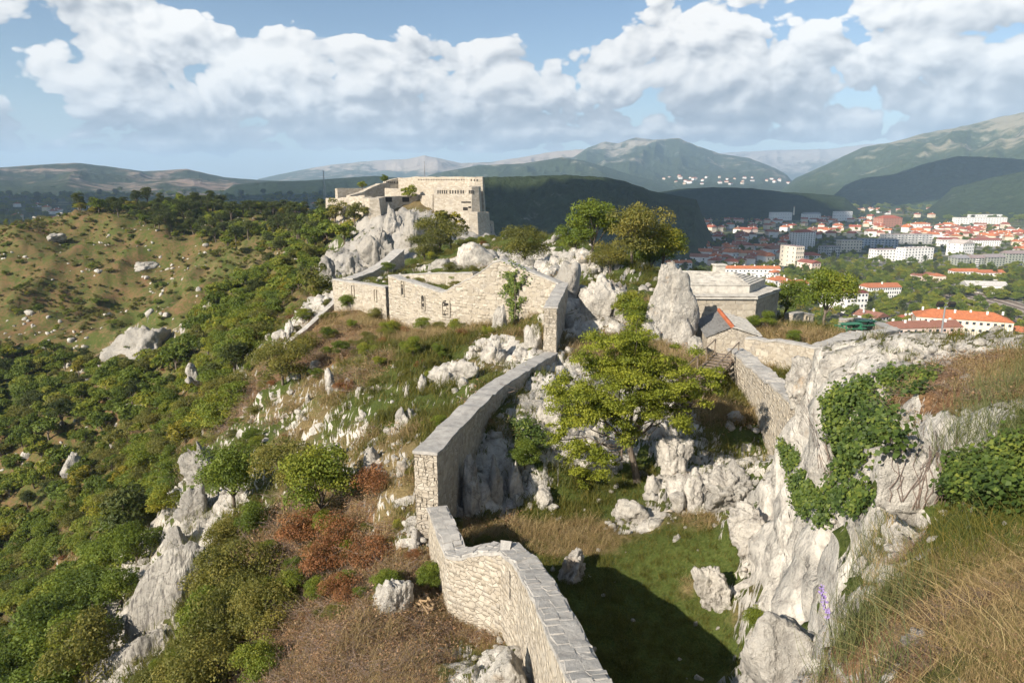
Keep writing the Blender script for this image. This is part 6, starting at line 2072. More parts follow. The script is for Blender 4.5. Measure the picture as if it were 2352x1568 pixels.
B = block
B('long white hospital with ribbon windows beyond the houses', 2196, 2320, 500, 518, 'white', 'pale', 'flat', 16, 0.1, 4, 18, name='hospital')
B('upper storey block of the white hospital', 2228, 2306, 493, 505, 'white', 'pale', 'flat', 12, 0.1, 2, 12, name='hospital_wing')
B('white five-storey block with red chimneys on its roof', 2071, 2152, 570, 603, 'white', 'pale', 'flat', 14, 0.25, 5, 9, chim=6)
B('white block left of the one with red chimneys', 2007, 2068, 573, 601, 'white', 'grey', 'flat', 13, 0.2, 4, 7)
B('cream block behind the round street trees', 1929, 1980, 552, 580, 'cream', 'pale', 'flat', 13, 0.1, 4, 7)
B('long bluish block with rows of balconies', 1982, 2066, 550, 573, 'blue', 'grey', 'flat', 12, -0.3, 4, 12, balc=True)
B('grey apartment row behind the bluish block', 2028, 2140, 538, 560, 'grey', 'grey', 'flat', 12, 0.0, 4, 14, balc=True)
B('olive-grey tower, first of the row by the railway', 2194, 2226, 588, 618, 'olive', 'grey', 'gable', 14, 0.1, 5, 4)
B('olive-grey tower, second of the row by the railway', 2229, 2260, 588, 616, 'olive', 'grey', 'gable', 14, 0.1, 5, 4, balc=True)
B('olive-grey tower, third of the row by the railway', 2263, 2309, 586, 616, 'olive', 'grey', 'gable', 14, 0.1, 5, 6)
B('olive-grey tower at the picture edge of the row', 2312, 2360, 578, 610, 'olive', 'grey', 'gable', 14, 0.1, 5, 6)
B('white stepped block with several gables', 2198, 2240, 554, 589, 'white', 'pale', 'gable_y', 22, 0.35, 4, 5)
B('low white block with orange roof beside the station trees', 2192, 2251, 619, 641, 'white', 'orange', 'gable', 11, 0.05, 2, 7)
B('low white block with balconies and orange roof by the station', 2251, 2308, 622, 645, 'white', 'orange', 'gable', 11, 0.05, 2, 6, balc=True)
B('long dark-red roofed school behind the gabled block', 2235, 2298, 548, 566, 'white', 'maroon', 'gable', 13, 0.0, 3, 12)
B('dark-red roofed house row next to the tall tree', 2160, 2204, 547, 566, 'white', 'maroon', 'gable', 12, 0.1, 2, 6)
B('pale sheet-roofed warehouse by the railway tracks', 2236, 2322, 651, 676, 'white', 'pale', 'gable', 16, -0.25, 1, 4, rise=3, name='warehouse')
B('white school front with gable and dark red roof below the terrace', 1929, 1990, 664, 722, 'white', 'maroon', 'gable_y', 30, 0.18, 4, 6, name='school_building')
B('long white school wing with orange roof', 1990, 2072, 654, 686, 'white', 'orange', 'gable', 13, 0.12, 3, 14, name='school_wing', chim=1)
B('cream building with rows of windows and roof chimneys near the lamp post', 2052, 2216, 744, 800, 'pink', 'brown', 'gable', 13, 0.12, 3, 9, chim=8)
B('bright orange-roofed long building with dormers', 2150, 2345, 728, 790, 'cream', 'orange', 'hip', 18, -0.42, 3, 14, chim=6)
B('small orange-roofed annex before the long building', 2175, 2245, 772, 805, 'sand', 'orange', 'hip', 10, 0.1, 1, 4)
B('house with two white chimneys behind the terrace wall', 1989, 2046, 722, 750, 'white', 'brown', 'gable_y', 16, 0.5, 2, 4, chim=3)
B('brown-roofed house left of the lamp post', 2078, 2130, 728, 755, 'white', 'red', 'gable', 12, 0.2, 2, 5, chim=4)
B('orange-roofed house at the far edge of the frame', 2335, 2380, 755, 790, 'sand', 'orange', 'hip', 12, 0.2, 2, 4)
B('tall white eight-storey block with stepped red roof', 1822, 1876, 530, 575, 'white', 'red', 'hip', 16, 0.35, 8, 7, balc=True)
B('narrow beige block in front of the tall white one', 1813, 1842, 566, 616, 'cream', 'grey', 'flat', 26, 0.3, 5, 4)
B('grey six-window block right of the tall white one', 1890, 1932, 566, 592, 'grey', 'grey', 'flat', 14, 0.35, 4, 6, balc=True)
B('white hall with red roof below the grey block', 1840, 1890, 582, 600, 'white', 'red', 'hip', 16, 0.1, 2, 7)
B('pinkish house end beside the park trees', 1850, 1884, 600, 626, 'pink', 'maroon', 'gable_y', 20, 0.4, 2, 3)
B('long low block with orange roof just over the casemate', 1658, 1792, 613, 640, 'white', 'orange', 'gable', 11, -0.05, 2, 14, balc=True, chim=6)
B('orange-roofed block half hidden by the big trees', 1532, 1590, 600, 622, 'white', 'orange', 'gable', 12, 0.1, 2, 6, chim=3)
B('white factory hall beside the chimney', 1772, 1820, 488, 505, 'white', 'pale', 'flat', 20, 0.1, 2, 8, name='factory')
B('grey-roofed hall right of the factory chimney', 1846, 1886, 489, 504, 'white', 'grey', 'gable', 18, 0.1, 1, 7, name='factory_hall')
B('bright white block on the wooded rise', 1918, 1960, 486, 506, 'white', 'pale', 'flat', 16, 0.2, 3, 6)
B('grey metal shed among the orange roofs', 1692, 1758, 592, 606, 'sand', 'grey', 'gable', 14, 0.05, 1, 5, name='metal_shed')
B('small white gabled house right of the casemate roof', 1768, 1797, 622, 642, 'white', 'orange', 'gable_y', 12, 0.3, 2, 3)
B('twin-gabled house above the dark tree', 1772, 1818, 638, 664, 'white', 'orange', 'hip', 14, 0.2, 2, 4, chim=2)
B('long house with chimneys behind the dark tree', 1800, 1866, 646, 672, 'white', 'orange', 'hip', 12, 0.1, 2, 6, chim=3)
B('orange roofs of the row left of the school', 1866, 1935, 644, 672, 'white', 'orange', 'gable', 14, 0.15, 2, 6, chim=2)
B('red-brick apartment cluster on the slope', 2020, 2078, 497, 523, 'brick', 'red', 'hip', 26, 0.3, 4, 7)
B('white block with orange roof beside the brick cluster', 2098, 2136, 512, 534, 'white', 'orange', 'hip', 14, 0.1, 3, 5)
B('low brown shed row by the park', 2104, 2160, 628, 646, 'pink', 'brown', 'hip', 12, 0.1, 1, 4)
B('small square house with pyramid roof by the station', 2146, 2172, 630, 652, 'cream', 'orange', 'hip', 11, 0.1, 1, 3)


def house_protos():
    out = []
    for i, (w, d, h, kd, wc, rc) in enumerate((
            (11, 9, 5.5, 'gable', 'white', 'orange'), (9, 10, 6.5, 'gable_y', 'cream', 'red'), (12, 10, 5.0, 'hip', 'white', 'red'), (10, 9, 6.0, 'hip', 'sand', 'orange'),
            (14, 9, 5.0, 'gable', 'pink', 'red'), (10, 11, 7.0, 'gable_y', 'white', 'orange'), (16, 10, 6.0, 'gable', 'white', 'brown'))):
        rise = min(w, d) * 0.27
        mb = MB(); mb.box((0, 0, h / 2 - 1.5), (w, d, h + 3))
        V = [(-w / 2, -d / 2, h), (w / 2, -d / 2, h), (w / 2, d / 2, h), (-w / 2, d / 2, h)]
        if kd == 'gable':
            mb.add(V + [(-w / 2, 0, h + rise * 0.93), (w / 2, 0, h + rise * 0.93)], [(0, 3, 4), (1, 5, 2)])
        elif kd == 'gable_y':
            mb.add(V + [(0, -d / 2, h + rise * 0.93), (0, d / 2, h + rise * 0.93)], [(0, 4, 1), (3, 2, 5)])
        lab_ = {'white': 'white', 'cream': 'cream', 'sand': 'sandy', 'pink': 'pinkish'}[wc] + ' house, ' + {'orange': 'orange', 'red': 'red', 'brown': 'brown'}[rc] + {'gable': ' ridged roof', 'gable_y': ' gable front', 'hip': ' hipped roof'}[kd]
        out.append((lab_, mb.mesh('wall', M['w_' + wc]), roof_mesh(w, d, kd, rise, 0.6, 'r_' + rc), w, d, h, rise))
    return out


HP = house_protos()


def houses():
    areas = [  # polygon, count, minimum spacing, what they stand by
        ([(1585,520),(1660,500),(1760,505),(1880,510),(1890,560),(1810,570),(1800,600),(1590,600)], 84, 13, 'quarter left of the tall white block', 'houses left of the tall white block'),
        ([(2075,520),(2190,522),(2352,524),(2400,560),(2352,566),(2150,548),(2075,545)], 74, 12, 'sunlit rows below the hospital', 'houses below the hospital'),
        ([(1880,505),(2020,505),(2050,540),(1950,552),(1880,545)], 40, 14, 'gardens behind the cream block', 'houses behind the cream block'),
        ([(2060,460),(2120,442),(2260,440),(2330,470),(2180,500),(2080,500),(1960,492),(1950,480)], 54, 24, 'wooded suburb below the foothill', 'houses of the wooded suburb'),
        ([(1590,604),(1660,600),(1700,590),(1760,605),(1790,612),(1640,616)], 12, 12, 'cluster beyond the casemate roof', 'houses beyond the casemate'),
        ([(2320,560),(2400,560),(2400,600),(2330,585)], 8, 13, 'cluster above the olive-grey towers', 'houses above the towers'),
        ([(1500,408),(1640,404),(1800,402),(1900,408),(1880,424),(1560,426)], 30, 60, 'far village under the twin-peaked mountain', 'houses of the far village'),
        ([(560,452),(640,446),(760,442),(800,447),(760,474),(600,474)], 26, 30, 'hamlet behind the crest trees', 'houses on the plateau'),
        ([(0,462),(120,458),(200,462),(150,478),(0,476)], 7, 30, 'hamlet beyond the brown hill', 'houses beyond the brown hill'),
    ]
    for poly, cnt, sp, lab, grp in areas:
        pa = np.array(poly, float)
        placed = []
        tries = 0
        while len(placed) < cnt and tries < cnt * 60:
            tries += 1
            u, v = rng.uniform(pa[:, 0].min(), pa[:, 0].max()), rng.uniform(pa[:, 1].min(), pa[:, 1].max())
            if not inpoly(np.array(u), np.array(v), poly):
                continue
            if 'plateau' in grp or 'brown hill' in grp:
                Y = rng.uniform(900, 1700)
                x = ray(u, v)[0] * Y; z = float(valley_z(np.array([x]), np.array([Y]))[0])
            elif 'far village' in grp:
                Y = rng.uniform(4700, 5600)
                x = ray(u, v)[0] * Y; z = None
            else:
                z = TZ
                for _ in range(4):
                    Y = z / ray(u, v)[1]; x = ray(u, v)[0] * Y
                    z = float(valley_z(np.array([x]), np.array([Y]))[0])
            if z is None:
                hit = None
                for yy in np.linspace(4400, 6200, 40):
                    q = P(u, v, yy)
                    hz = RANGE_Z['twin_peak_mountain'](q[0], q[1])
                    if hz > q[2]:
                        hit = q; break
                if hit is None:
                    continue
                x, Y, z = hit
            if any((x - a) ** 2 + (Y - b) ** 2 < sp * sp for a, b in placed) or any((x - a) ** 2 + (Y - b) ** 2 < r_ * r_ for a, b, r_ in FOOT):
                continue
            placed.append((x, Y))
            hl_, wall_, roof_, w, d, h, rise = HP[rng.integers(len(HP))]
            e = empty('house', (x, Y, z), rng.uniform(-0.7, 1.5))
            s_ = rng.uniform(1.1, 1.5) * (1.7 if 'far village' in grp else 1.0)
            e.scale = (s_, s_, s_ * rng.uniform(0.85, 1.15))
            um, vm = (pa[:, 0].min() + pa[:, 0].max()) / 2, (pa[:, 1].min() + pa[:, 1].max()) / 2
            part_ = ('nearer' if v > vm else 'farther') + (' left' if u < um else ' right') + ' of the '
            tag(e, hl_ + ', ' + part_ + lab, 'house', grp)
            obj('wall', wall_, e); obj('roof', roof_, e, (0, 0, h + 0.02))
            if 'far' not in grp:
                o = obj('chimney', CHIM, e, (w * 0.2, 0.4, h + rise)); o.scale = (0.9, 0.9, 1.8)
                FOOT.append((x, Y, 8))
                if Y < 1100:
                    for sx in (-0.25, 0.25):
                        for zz in (0.3, 0.72):
                            o = obj('window', WIN, e, (w * sx, -d / 2, h * zz)); o.scale = (1.2, 1, 1.3)


def _range_z(name):
    import mathutils.bvhtree as bt
    o = bpy.data.objects[name]
    tree_ = bt.BVHTree.FromPolygons([v.co[:] for v in o.data.vertices], [p.vertices[:] for p in o.data.polygons])
    def f(x, y):
        h = tree_.ray_cast(Vector((x, y, 5000)), Vector((0, 0, -1)))
        return h[0].z if h[0] else -1e9
    return f


RANGE_Z = {'twin_peak_mountain': _range_z('twin_peak_mountain')}
houses()


def strip(name, pts, w, mat, z=0.05, kind='structure'):
    pts = np.array(pts, float)
    L, R_ = offsets(pts, w / 2), offsets(pts, -w / 2)
    n = len(pts)
    V = np.concatenate([L, R_]); V[:, 2] += z
    F = [(i, i + 1, n + i + 1, n + i) for i in range(n - 1)]
    return tag(obj(name, mesh_np(name, V, F, M[mat])), kind=kind)


def vfloor(u, v):
    z = TZ
    for _ in range(4):
        Y = z / ray(u, v)[1]
        q = P(u, v, Y)
        z = float(valley_z(q[:1], q[1:2])[0])
    return np.array([q[0], q[1], z])


def town_ground():
    ring = [vfloor(*q) for q in ((1570,630),(1580,520),(1700,500),(1900,497),(2100,512),(2450,518),(2600,600),(2600,830),(2200,840),(1900,760),(1700,690))]
    n = len(ring)
    c = sum(ring) / n
    V = [c] + ring
    rr = 10
    verts, faces = [], []
    for k in range(rr + 1):
        for q in ring:
            verts.append(c + (q - c) * k / rr)
    verts = np.array(verts)
    verts[:, 2] = valley_z(verts[:, 0], verts[:, 1]) + 0.35
    for k in range(rr):
        for i in range(n):
            faces.append((k * n + i, k * n + (i + 1) % n, (k + 1) * n + (i + 1) % n, (k + 1) * n + i))
    def m_town(t):
        g = t.n('ShaderNodeNewGeometry', out='Position')
        n1 = t.noise(g, 0.03, 5, 0.6)
        n2 = t.noise(g, 0.25, 4, 0.65)
        grass = t.ramp(n2, [(0.3, (0.035, 0.05, 0.018)), (0.7, (0.10, 0.105, 0.04))])
        yard = t.ramp(n2, [(0.3, (0.16, 0.15, 0.13)), (0.7, (0.32, 0.30, 0.26))])
        return principled(t, t.mix(t.step(n1, 0.5, 0.58), grass, yard), 0.95, spec=0.1)
    M['town'] = material('town_gardens_and_yards', m_town)
    tag(obj('town_ground', mesh_np('town_ground', verts, faces, M['town'])), kind='structure')
    for i, ln in enumerate(([(1735,640),(1800,612),(1830,560),(1930,530),(1990,505)], [(1800,612),(1900,604),(2060,610),(2180,612),(2352,608)], [(1600,585),(1700,575),(1800,600)],
                            [(2060,610),(2090,560),(2160,540),(2352,545)], [(1900,700),(1960,735),(2100,770),(2300,800)])):
        pts = np.array([vfloor(*q) for q in ln])
        pts, _ = resample(pts, 25)
        pts[:, 2] = valley_z(pts[:, 0], pts[:, 1]) + 0.42
        strip('road', pts, 9, 'asphalt')
    a, b = vfloor(2140, 662), vfloor(2420, 745)
    pts, _ = resample(np.array([a, (a + b) / 2 + [6, 4, 0], b]), 20)
    pts[:, 2] = TZ + 0.47
    strip('railway_bed', pts, 46, 'ballast')
    lab = ['nearest', 'second', 'third', 'fourth', 'farthest']
    for k in range(5):
        e = empty('railway_track', tuple(pts[0]))
        tag(e, lab[k] + ' of the five railway tracks below the town', 'railway')
        for s_ in (-0.75, 0.75):
            mb = MB()
            ln = offsets(pts, -18 + 9 * k + s_)
            mb.tube([q + [0, 0, 0.25] for q in ln], 0.16, 4, cap=False)
            wchild('rail', mb.mesh('rail', M['rail']), e)
        mb = MB()
        ln, _ = resample(offsets(pts, -18 + 9 * k), 2.4)
        t = (ln[-1] - ln[0]); an = math.atan2(t[1], t[0])
        for q in ln:
            mb.box(q + [0, 0, 0.08], (0.5, 2.8, 0.16), an)
        wchild('sleeper_row', mb.mesh('sleeper_row', M['wood']), e, 'stuff')


town_ground()


def chimney_stack():
    q = vfloor(1822, 504)
    e = tag(empty('factory_chimney', tuple(q)), 'slender tall factory chimney beside the white hall', 'chimney')
    h = (504 - 476) * q[1] / FL
    mb = MB(); mb.tube([(0, 0, 0), (0, 0, h)], [2.6, 1.6], 12)
    mb.build('shaft', M['w_cream'], e)
    mb = MB(); mb.tube([(0, 0, h - 0.1), (0, 0, h + 1.2)], [2.0, 2.0], 12)
    mb.build('rim', M['w_brick'], e)


chimney_stack()


def town_trees():
    N_ = 7000
    u, v = rng.uniform(1560, 2420, N_), rng.uniform(492, 800, N_)
    cx_, cz_ = (u - FW / 2) / FL, (FH / 2 - v) / FL
    ra, rb = cx_ / (CP + cz_ * SP), (-SP + cz_ * CP) / (CP + cz_ * SP)
    zz = np.full(N_, TZ)
    for _ in range(4):
        yy = zz / rb
        zz = valley_z(ra * yy, yy)
    pts = np.stack([ra * yy, yy, zz], 1)
    # density by place: park belts stay thick, streets thin
    belts = [[(1880,560),(1800,640),(1830,690),(2000,650),(2180,650),(2190,620),(2120,600),(1960,596)], [(1960,690),(2080,660),(2180,690),(2340,742),(2352,790),(2330,750),(2200,720),(2140,735),(2060,760),(1990,745)],
             [(1600,600),(1800,600),(1810,575),(1600,590)], [(1640,500),(1760,505),(1740,520),(1660,525)], [(1880,505),(2080,512),(2060,530),(1900,520)], [(2050,650),(2200,640),(2240,680),(2180,720),(2060,700)],
             [(2330,640),(2400,640),(2400,700),(2320,660)]]
    inb = np.zeros(N_, bool)
    for b_ in belts:
        inb |= inpoly(u, v, b_)
    p_ = np.where(inb, 0.95, 0.5) * np.clip((v - 420) / 130, 0.35, 1.0)
    keep = rng.random(N_) < p_
    fa = np.array(FOOT)
    keep &= ~((pts[:, None, 0] - fa[None, :, 0]) ** 2 + (pts[:, None, 1] - fa[None, :, 1]) ** 2 < fa[None, :, 2] ** 2).any(1)
    rail = inpoly(u, v, [(2130,660),(2170,655),(2420,725),(2420,760)])
    pts, u, v, inb = pts[keep & ~rail], u[keep & ~rail], v[keep & ~rail], inb[keep & ~rail]
    k = poisson(pts[:, 0], pts[:, 1], pts[:, 2], 6.5)
    pts, u, v, inb = pts[k], u[k], v[k], inb[k]
    n = len(pts)
    pool = ['oak0', 'oak1', 'oak2', 'oak3', 'olive0', 'yellow0', 'pine0']
    kd = rng.choice(7, n, p=[.22, .2, .2, .18, .08, .06, .06])
    sc = rng.uniform(1.1, 2.1, n)
    order = np.argsort(pts[:, 1])
    ind = order[:70]
    nm = ['oak_tree'] * 4 + ['olive_tree', 'yellow_tree', 'pine_tree']
    for i in ind:
        what = ['broad green park tree', 'round green park tree', 'tall green park tree', 'dark green park tree', 'grey-green park tree', 'yellowing park tree', 'dark pointed park tree'][kd[i]]
        where = 'around the school and railway below the terraces' if pts[i, 1] < 460 else 'in the park belt between school and town blocks'
        tree(pool[kd[i]], *pts[i], sc[i], what + ' ' + where, 'tree', 'park trees ' + where, nm[kd[i]])
    rest = order[70:]
    scatter('town_woodland', pts[rest], np.stack([sc, sc, sc], 1)[rest], rand_rot(n, 0.04)[rest], kd[rest], [merged(*PROTO[q], 'town_' + q) for q in pool])
    # woods of the open valley and the plateau
    N2 = 9000
    r = np.exp(rng.uniform(math.log(650), math.log(3800), N2))
    a = rng.uniform(R(-40), R(40), N2)
    x, y = r * np.sin(a), r * np.cos(a)
    z = valley_z(x, y)
    uu, vv, f = project(np.stack([x, y, z], 1))
    den = fbm(x / 160, y / 160, 0, 3, 33)
    ok = (rng.random(N2) < np.clip(0.45 + den, 0.04, 1)) & ~(inpoly(uu, vv, [(1580,505),(1900,495),(2400,518),(2400,620),(1580,620)]))
    x, y, z, r = x[ok], y[ok], z[ok], r[ok]
    n = len(x)
    sc = rng.uniform(1.2, 2.4, n) * np.clip(r / 1200, 0.9, 2.2)
    scatter('valley_woodland', np.stack([x, y, z - 0.5], 1), np.stack([sc * 1.3, sc * 1.3, sc], 1), rand_rot(n, 0.03), rng.choice(7, n, p=[.2, .2, .2, .15, .1, .03, .12]), [merged(*PROTO[q], 'valley_' + q) for q in pool])
    print('town trees', len(pts), n)


town_trees()
# ------------------------------------------------------------------ small things
HILL = bpy.data.objects['hillside_ground'].data


def _hill_bvh():
    import mathutils.bvhtree as bt
    nv = len(HILL.vertices)
    co = np.empty(nv * 3, np.float32); HILL.vertices.foreach_get('co', co)
    fi = np.empty(len(HILL.polygons) * 4, np.int32); HILL.loops.foreach_get('vertex_index', fi)
    V = co.reshape(-1, 3).tolist(); F = fi.reshape(-1, 4).tolist()
    off = nv
    for o in list(COL.objects):
        if o.type == 'MESH' and o.parent is None and o.get('category') == 'rock':
            l = Vector(o.location)
            c = np.empty(len(o.data.vertices) * 3, np.float32); o.data.vertices.foreach_get('co', c)
            V += (c.reshape(-1, 3) + np.array(l)).tolist()
            F += [[i + off for i in p.vertices] for p in o.data.polygons]
            off += len(o.data.vertices)
    return bt.BVHTree.FromPolygons(V, F)


BVH = _hill_bvh()


def sight(u, v):
    """first solid ground or rock along a sight line: point, normal"""
    a, b = ray(u, v)
    d = Vector((a, 1.0, b)).normalized()
    h = BVH.ray_cast(d * 1.5, d)
    if h[0] is None:
        return None
    n = h[1]
    return h[0], (n if n.dot(d) < 0 else -n)


def drop(x, y):
    h = BVH.ray_cast(Vector((x, y, 60)), Vector((0, 0, -1)))
    return h[0].z if h[0] else ground1(x, y)


def creeper(name, label, poly, n, leaf, thick, seed, mat='ivy', ymax=60):
    """climbing plant: leaves over the rock it grows on, with stems beneath"""
    rg = np.random.default_rng(seed)
    pa = np.array(poly, float)
    pts, nor = [], []
    seeds = []
    while len(seeds) < 700:
        u, v = rg.uniform(pa[:, 0].min(), pa[:, 0].max()), rg.uniform(pa[:, 1].min(), pa[:, 1].max())
        e = fbm(np.array(u / 60.0), np.array(v / 60.0), 0.0, 3, seed) * 14
        if fbm(np.array([u / 26.0]), np.array([v / 26.0]), 0.0, 2, seed + 4)[0] < -0.38:
            continue
        if inpoly(np.array(u + e), np.array(v + e), poly):
            h = sight(u, v)
            if h and h[0].y < ymax:
                seeds.append(h)
            else:
                seeds.append(None)
    seeds = [s for s in seeds if s]
    if not seeds:
        return
    c0 = np.median(np.array([s[0][:] for s in seeds]), axis=0)
    seeds = [s for s in seeds if (s[0] - Vector(c0)).length < 9]
    C, B_ = np.array([s[0][:] for s in seeds]), np.array([s[1][:] for s in seeds])
    i = rg.integers(0, len(C), n)
    t = rg.normal(size=(n, 3)) * (0.06 + leaf * 0.6)
    p = C[i] + t - B_[i] * np.sum(t * B_[i], 1, keepdims=True) + B_[i] * (0.03 + thick * rg.random(n) ** 1.5)[:, None]
    nr = B_[i] * 0.9 + rg.normal(0, 0.45, (n, 3)) + np.array([-0.1, -0.2, 0.35]); nr /= np.linalg.norm(nr, axis=1, keepdims=True)
    a = np.cross(nr, rg.normal(size=(n, 3))); a /= np.linalg.norm(a, axis=1, keepdims=True)
    b = np.cross(nr, a)
    L = leaf * rg.uniform(0.55, 1.35, n)[:, None]
    V = np.stack([p - a * L * 0.5, p - a * L * 0.1 + b * L * 0.5 + nr * L * 0.1, p + a * L * 0.65, p - a * L * 0.1 - b * L * 0.5 + nr * L * 0.1], 1).reshape(-1, 3)
    cl = fbm(p[:, 0] * 1.6, p[:, 1] * 1.6, p[:, 2] * 1.6, 2, seed) * 0.35
    T = np.clip(0.45 + cl + rg.normal(0, 0.18, n), 0, 1)
    o = C[np.argmin(C[:, 2])]
    root = tag(empty(name, tuple(map(float, o))), label, 'climber')
    wchild('foliage', mesh_np('foliage', V, np.arange(4 * n).reshape(n, 4), M[mat], attrs={'tint': T}), root)
    mb = MB()
    for k in range(14):
        q = [C[rg.integers(len(C))]]
        for _ in range(5):
            d = np.linalg.norm(C - q[-1], axis=1)
            cand = np.where((d > 0.1) & (d < 0.8))[0]
            if len(cand) == 0: break
            q.append(C[rg.choice(cand)])
        if len(q) > 2:
            mb.tube([x + [0, -0.02, 0.02] for x in q], 0.012, 4, cap=False)
    if mb.v:
        wchild('stem', mb.mesh('stem', M['bark']), root)


creeper('ivy', 'big dark ivy draped over the crag in the right half', [(1892,910),(1935,890),(1985,862),(2000,905),(2055,955),(2060,1005),(2000,1040),(1990,1100),(1945,1110),(1925,1040),(1900,960)], 6500, 0.085, 0.35, 501)
creeper('ivy', 'narrow bright ivy running down below the thick rubble wall', [(1795,1012),(1830,1040),(1850,1090),(1880,1130),(1905,1160),(1890,1210),(1850,1190),(1815,1110)], 4600, 0.075, 0.16, 502)
creeper('ivy', 'ivy creeping along the white ledge at the top of the crag', [(2020,860),(2060,850),(2160,850),(2150,880),(2080,905),(2030,890)], 1700, 0.085, 0.14, 503)
creeper('ivy', 'thin ivy hanging below the big dark ivy', [(1905,1100),(1990,1110),(2010,1150),(1940,1180),(1900,1150)], 1500, 0.08, 0.14, 504)
creeper('bramble', 'leafy green bramble at the right picture edge', [(2190,1100),(2230,1070),(2300,1045),(2380,1030),(2380,1165),(2280,1170),(2215,1150)], 7000, 0.055, 0.35, 505)
creeper('ivy', 'dark ivy patch on the white courtyard cliff', [(1165,970),(1215,960),(1250,1000),(1250,1050),(1210,1060),(1180,1020)], 2600, 0.09, 0.4, 506)


def wall_ivy():
    rg = np.random.default_rng(520)
    line, s = tw[3], tw[4]
    root = None
    V, T = [], []
    n = 3000
    uu, vv, ff = project(line)
    i = np.where((line[:, 1] > 57.5) & (uu > 1100))[0]
    for (u0, u1, v0, v1, k) in ((1158, 1204, 622, 680, 0.6), (1170, 1200, 672, 705, 0.28), (1172, 1190, 700, 760, 0.12)):
        for _ in range(int(n * k)):
            u, v = rg.normal((u0 + u1) / 2, (u1 - u0) * 0.27), rg.normal((v0 + v1) / 2, (v1 - v0) * 0.33)
            if fbm(np.array([u / 14.0]), np.array([v / 14.0]), 0.0, 3, 5)[0] < -0.25:
                continue
            m_ = float(np.interp(u, uu[i], s[i]))
            c, t, nn = on_face(line, s, m_, 0, -1)
            z = float(P(u, v, c[1])[2])
            p = np.array([c[0], c[1], z]) + nn * rg.uniform(0.03, 0.35)
            nr = nn + rg.normal(0, 0.4, 3) + [0, 0, 0.3]; nr /= np.linalg.norm(nr)
            a = np.cross(nr, rg.normal(size=3)); a /= np.linalg.norm(a); b = np.cross(nr, a)
            L = 0.16 * rg.uniform(0.6, 1.3)
            V += [p - a * L * .5, p + b * L * .45, p + a * L * .6, p - b * L * .45]
            T.append(np.clip(rg.normal(0.6, 0.2), 0, 1))
    V = np.array(V)
    root = tag(empty('ivy', tuple(V[np.argmin(V[:, 2])])), 'bright ivy column on the gable wall', 'climber')
    wchild('foliage', mesh_np('foliage', V, np.arange(len(V)).reshape(-1, 4), M['ivy'], attrs={'tint': np.array(T)}), root)
    mb = MB()
    a, b = P(1180, 765, 58.2), P(1182, 640, 58.2)
    mb.tube([a, (a + b) / 2 + [0.1, 0, 0], b], [0.06, 0.04, 0.02], 5)
    wchild('stem', mb.mesh('stem', M['bark']), root)


wall_ivy()


def broom(label, u, v, h, n, spread, lean, seed, mat='broom', name='broom_bush', w=0.0035, cat='shrub', direction=(0, 0)):
    hit = sight(u, v)
    if not hit:
        return
    rg = np.random.default_rng(seed)
    root = tag(empty(name, hit[0]), label, cat)
    V, F, T = [], [], []
    for i in range(n):
        a = rg.uniform(0, 6.283)
        b = np.array([rg.normal(0, spread), rg.normal(0, spread), 0.0])
        b[2] = drop(hit[0].x + b[0], hit[0].y + b[1]) - hit[0].z
        if abs(b[2]) > 0.7:
            continue
        b[2] -= 0.02
        d = np.array([math.cos(a) * lean + direction[0], math.sin(a) * lean + direction[1], 0]) * rg.uniform(0.2, 1.3)
        hh = h * rg.uniform(0.45, 1.15)
        sd = np.cross(np.array([0.3, 0.9, 0.1]), d + [0, 0, 1]); sd /= np.linalg.norm(sd)
        o = len(V)
        bend = rg.normal(0, 0.10, 3)
        for k in range(6):
            f = k / 5
            c = b + d * hh * f ** 1.6 + np.array([0, 0, hh * f * (1 - 0.22 * f * np.linalg.norm(d))]) + bend * math.sin(f * 3.1) * hh
            ww = w * (1 - 0.7 * f) * rg.uniform(0.8, 1.2)
            V += [c - sd * ww, c + sd * ww]
        for k in range(5):
            q = o + 2 * k
            F += [(q, q + 1, q + 3), (q, q + 3, q + 2)]
        T += [np.clip(rg.normal(0.5, 0.25), 0, 1)] * 10
    obj('stems', mesh_np('stems', np.array(V), np.array(F), M[mat], attrs={'tint': np.array(T)}), root, kind='stuff')


broom('tall green broom at the left of the foreground crag', 2010, 1420, 0.7, 380, 0.28, 0.35, 601)
broom('upright broom bush beside the white vine-laced rock', 1990, 1270, 0.7, 380, 0.34, 0.4, 602)
broom('dead straw clump bent over the upright broom', 2040, 1235, 0.45, 200, 0.2, 0.8, 603, 'straw', 'straw_clump', cat='grass')
broom('spiky green broom on the crag top near the right edge', 2310, 915, 0.7, 340, 0.26, 0.3, 604)
broom('small broom left of the spiky one on the crag top', 2245, 915, 0.5, 200, 0.2, 0.35, 605)
broom('soft green broom mound at the right edge', 2290, 1040, 0.6, 700, 0.45, 0.7, 606)
broom('soft broom right below the ivy ledge', 2200, 1000, 0.5, 240, 0.25, 0.6, 607)
broom('broom at the foot of the foreground rock with the purple flower', 1935, 1500, 0.62, 200, 0.16, 0.5, 608)
broom('low broom over the rusty leaves in the foreground', 1980, 1590, 0.55, 160, 0.2, 0.5, 609)
broom('long pale grass arching in the lower right corner', 2280, 1420, 0.36, 220, 0.55, 1.6, 610, 'straw', 'grass_clump', 0.0022, 'grass', (-0.5, 0))
broom('pale grass fan in the middle of the foreground slope', 2150, 1400, 0.34, 200, 0.5, 1.6, 611, 'straw', 'grass_clump', 0.0024, 'grass', (-0.4, 0))
broom('pale grass fan at the bottom of the foreground slope', 2200, 1530, 0.26, 200, 0.42, 1.6, 612, 'straw', 'grass_clump', 0.0018, 'grass', (-0.4, 0))
broom('green grass mixed with straw beside the bramble', 2160, 1260, 0.4, 300, 0.4, 0.9, 613, 'grass', 'grass_clump', 0.0028, 'grass')
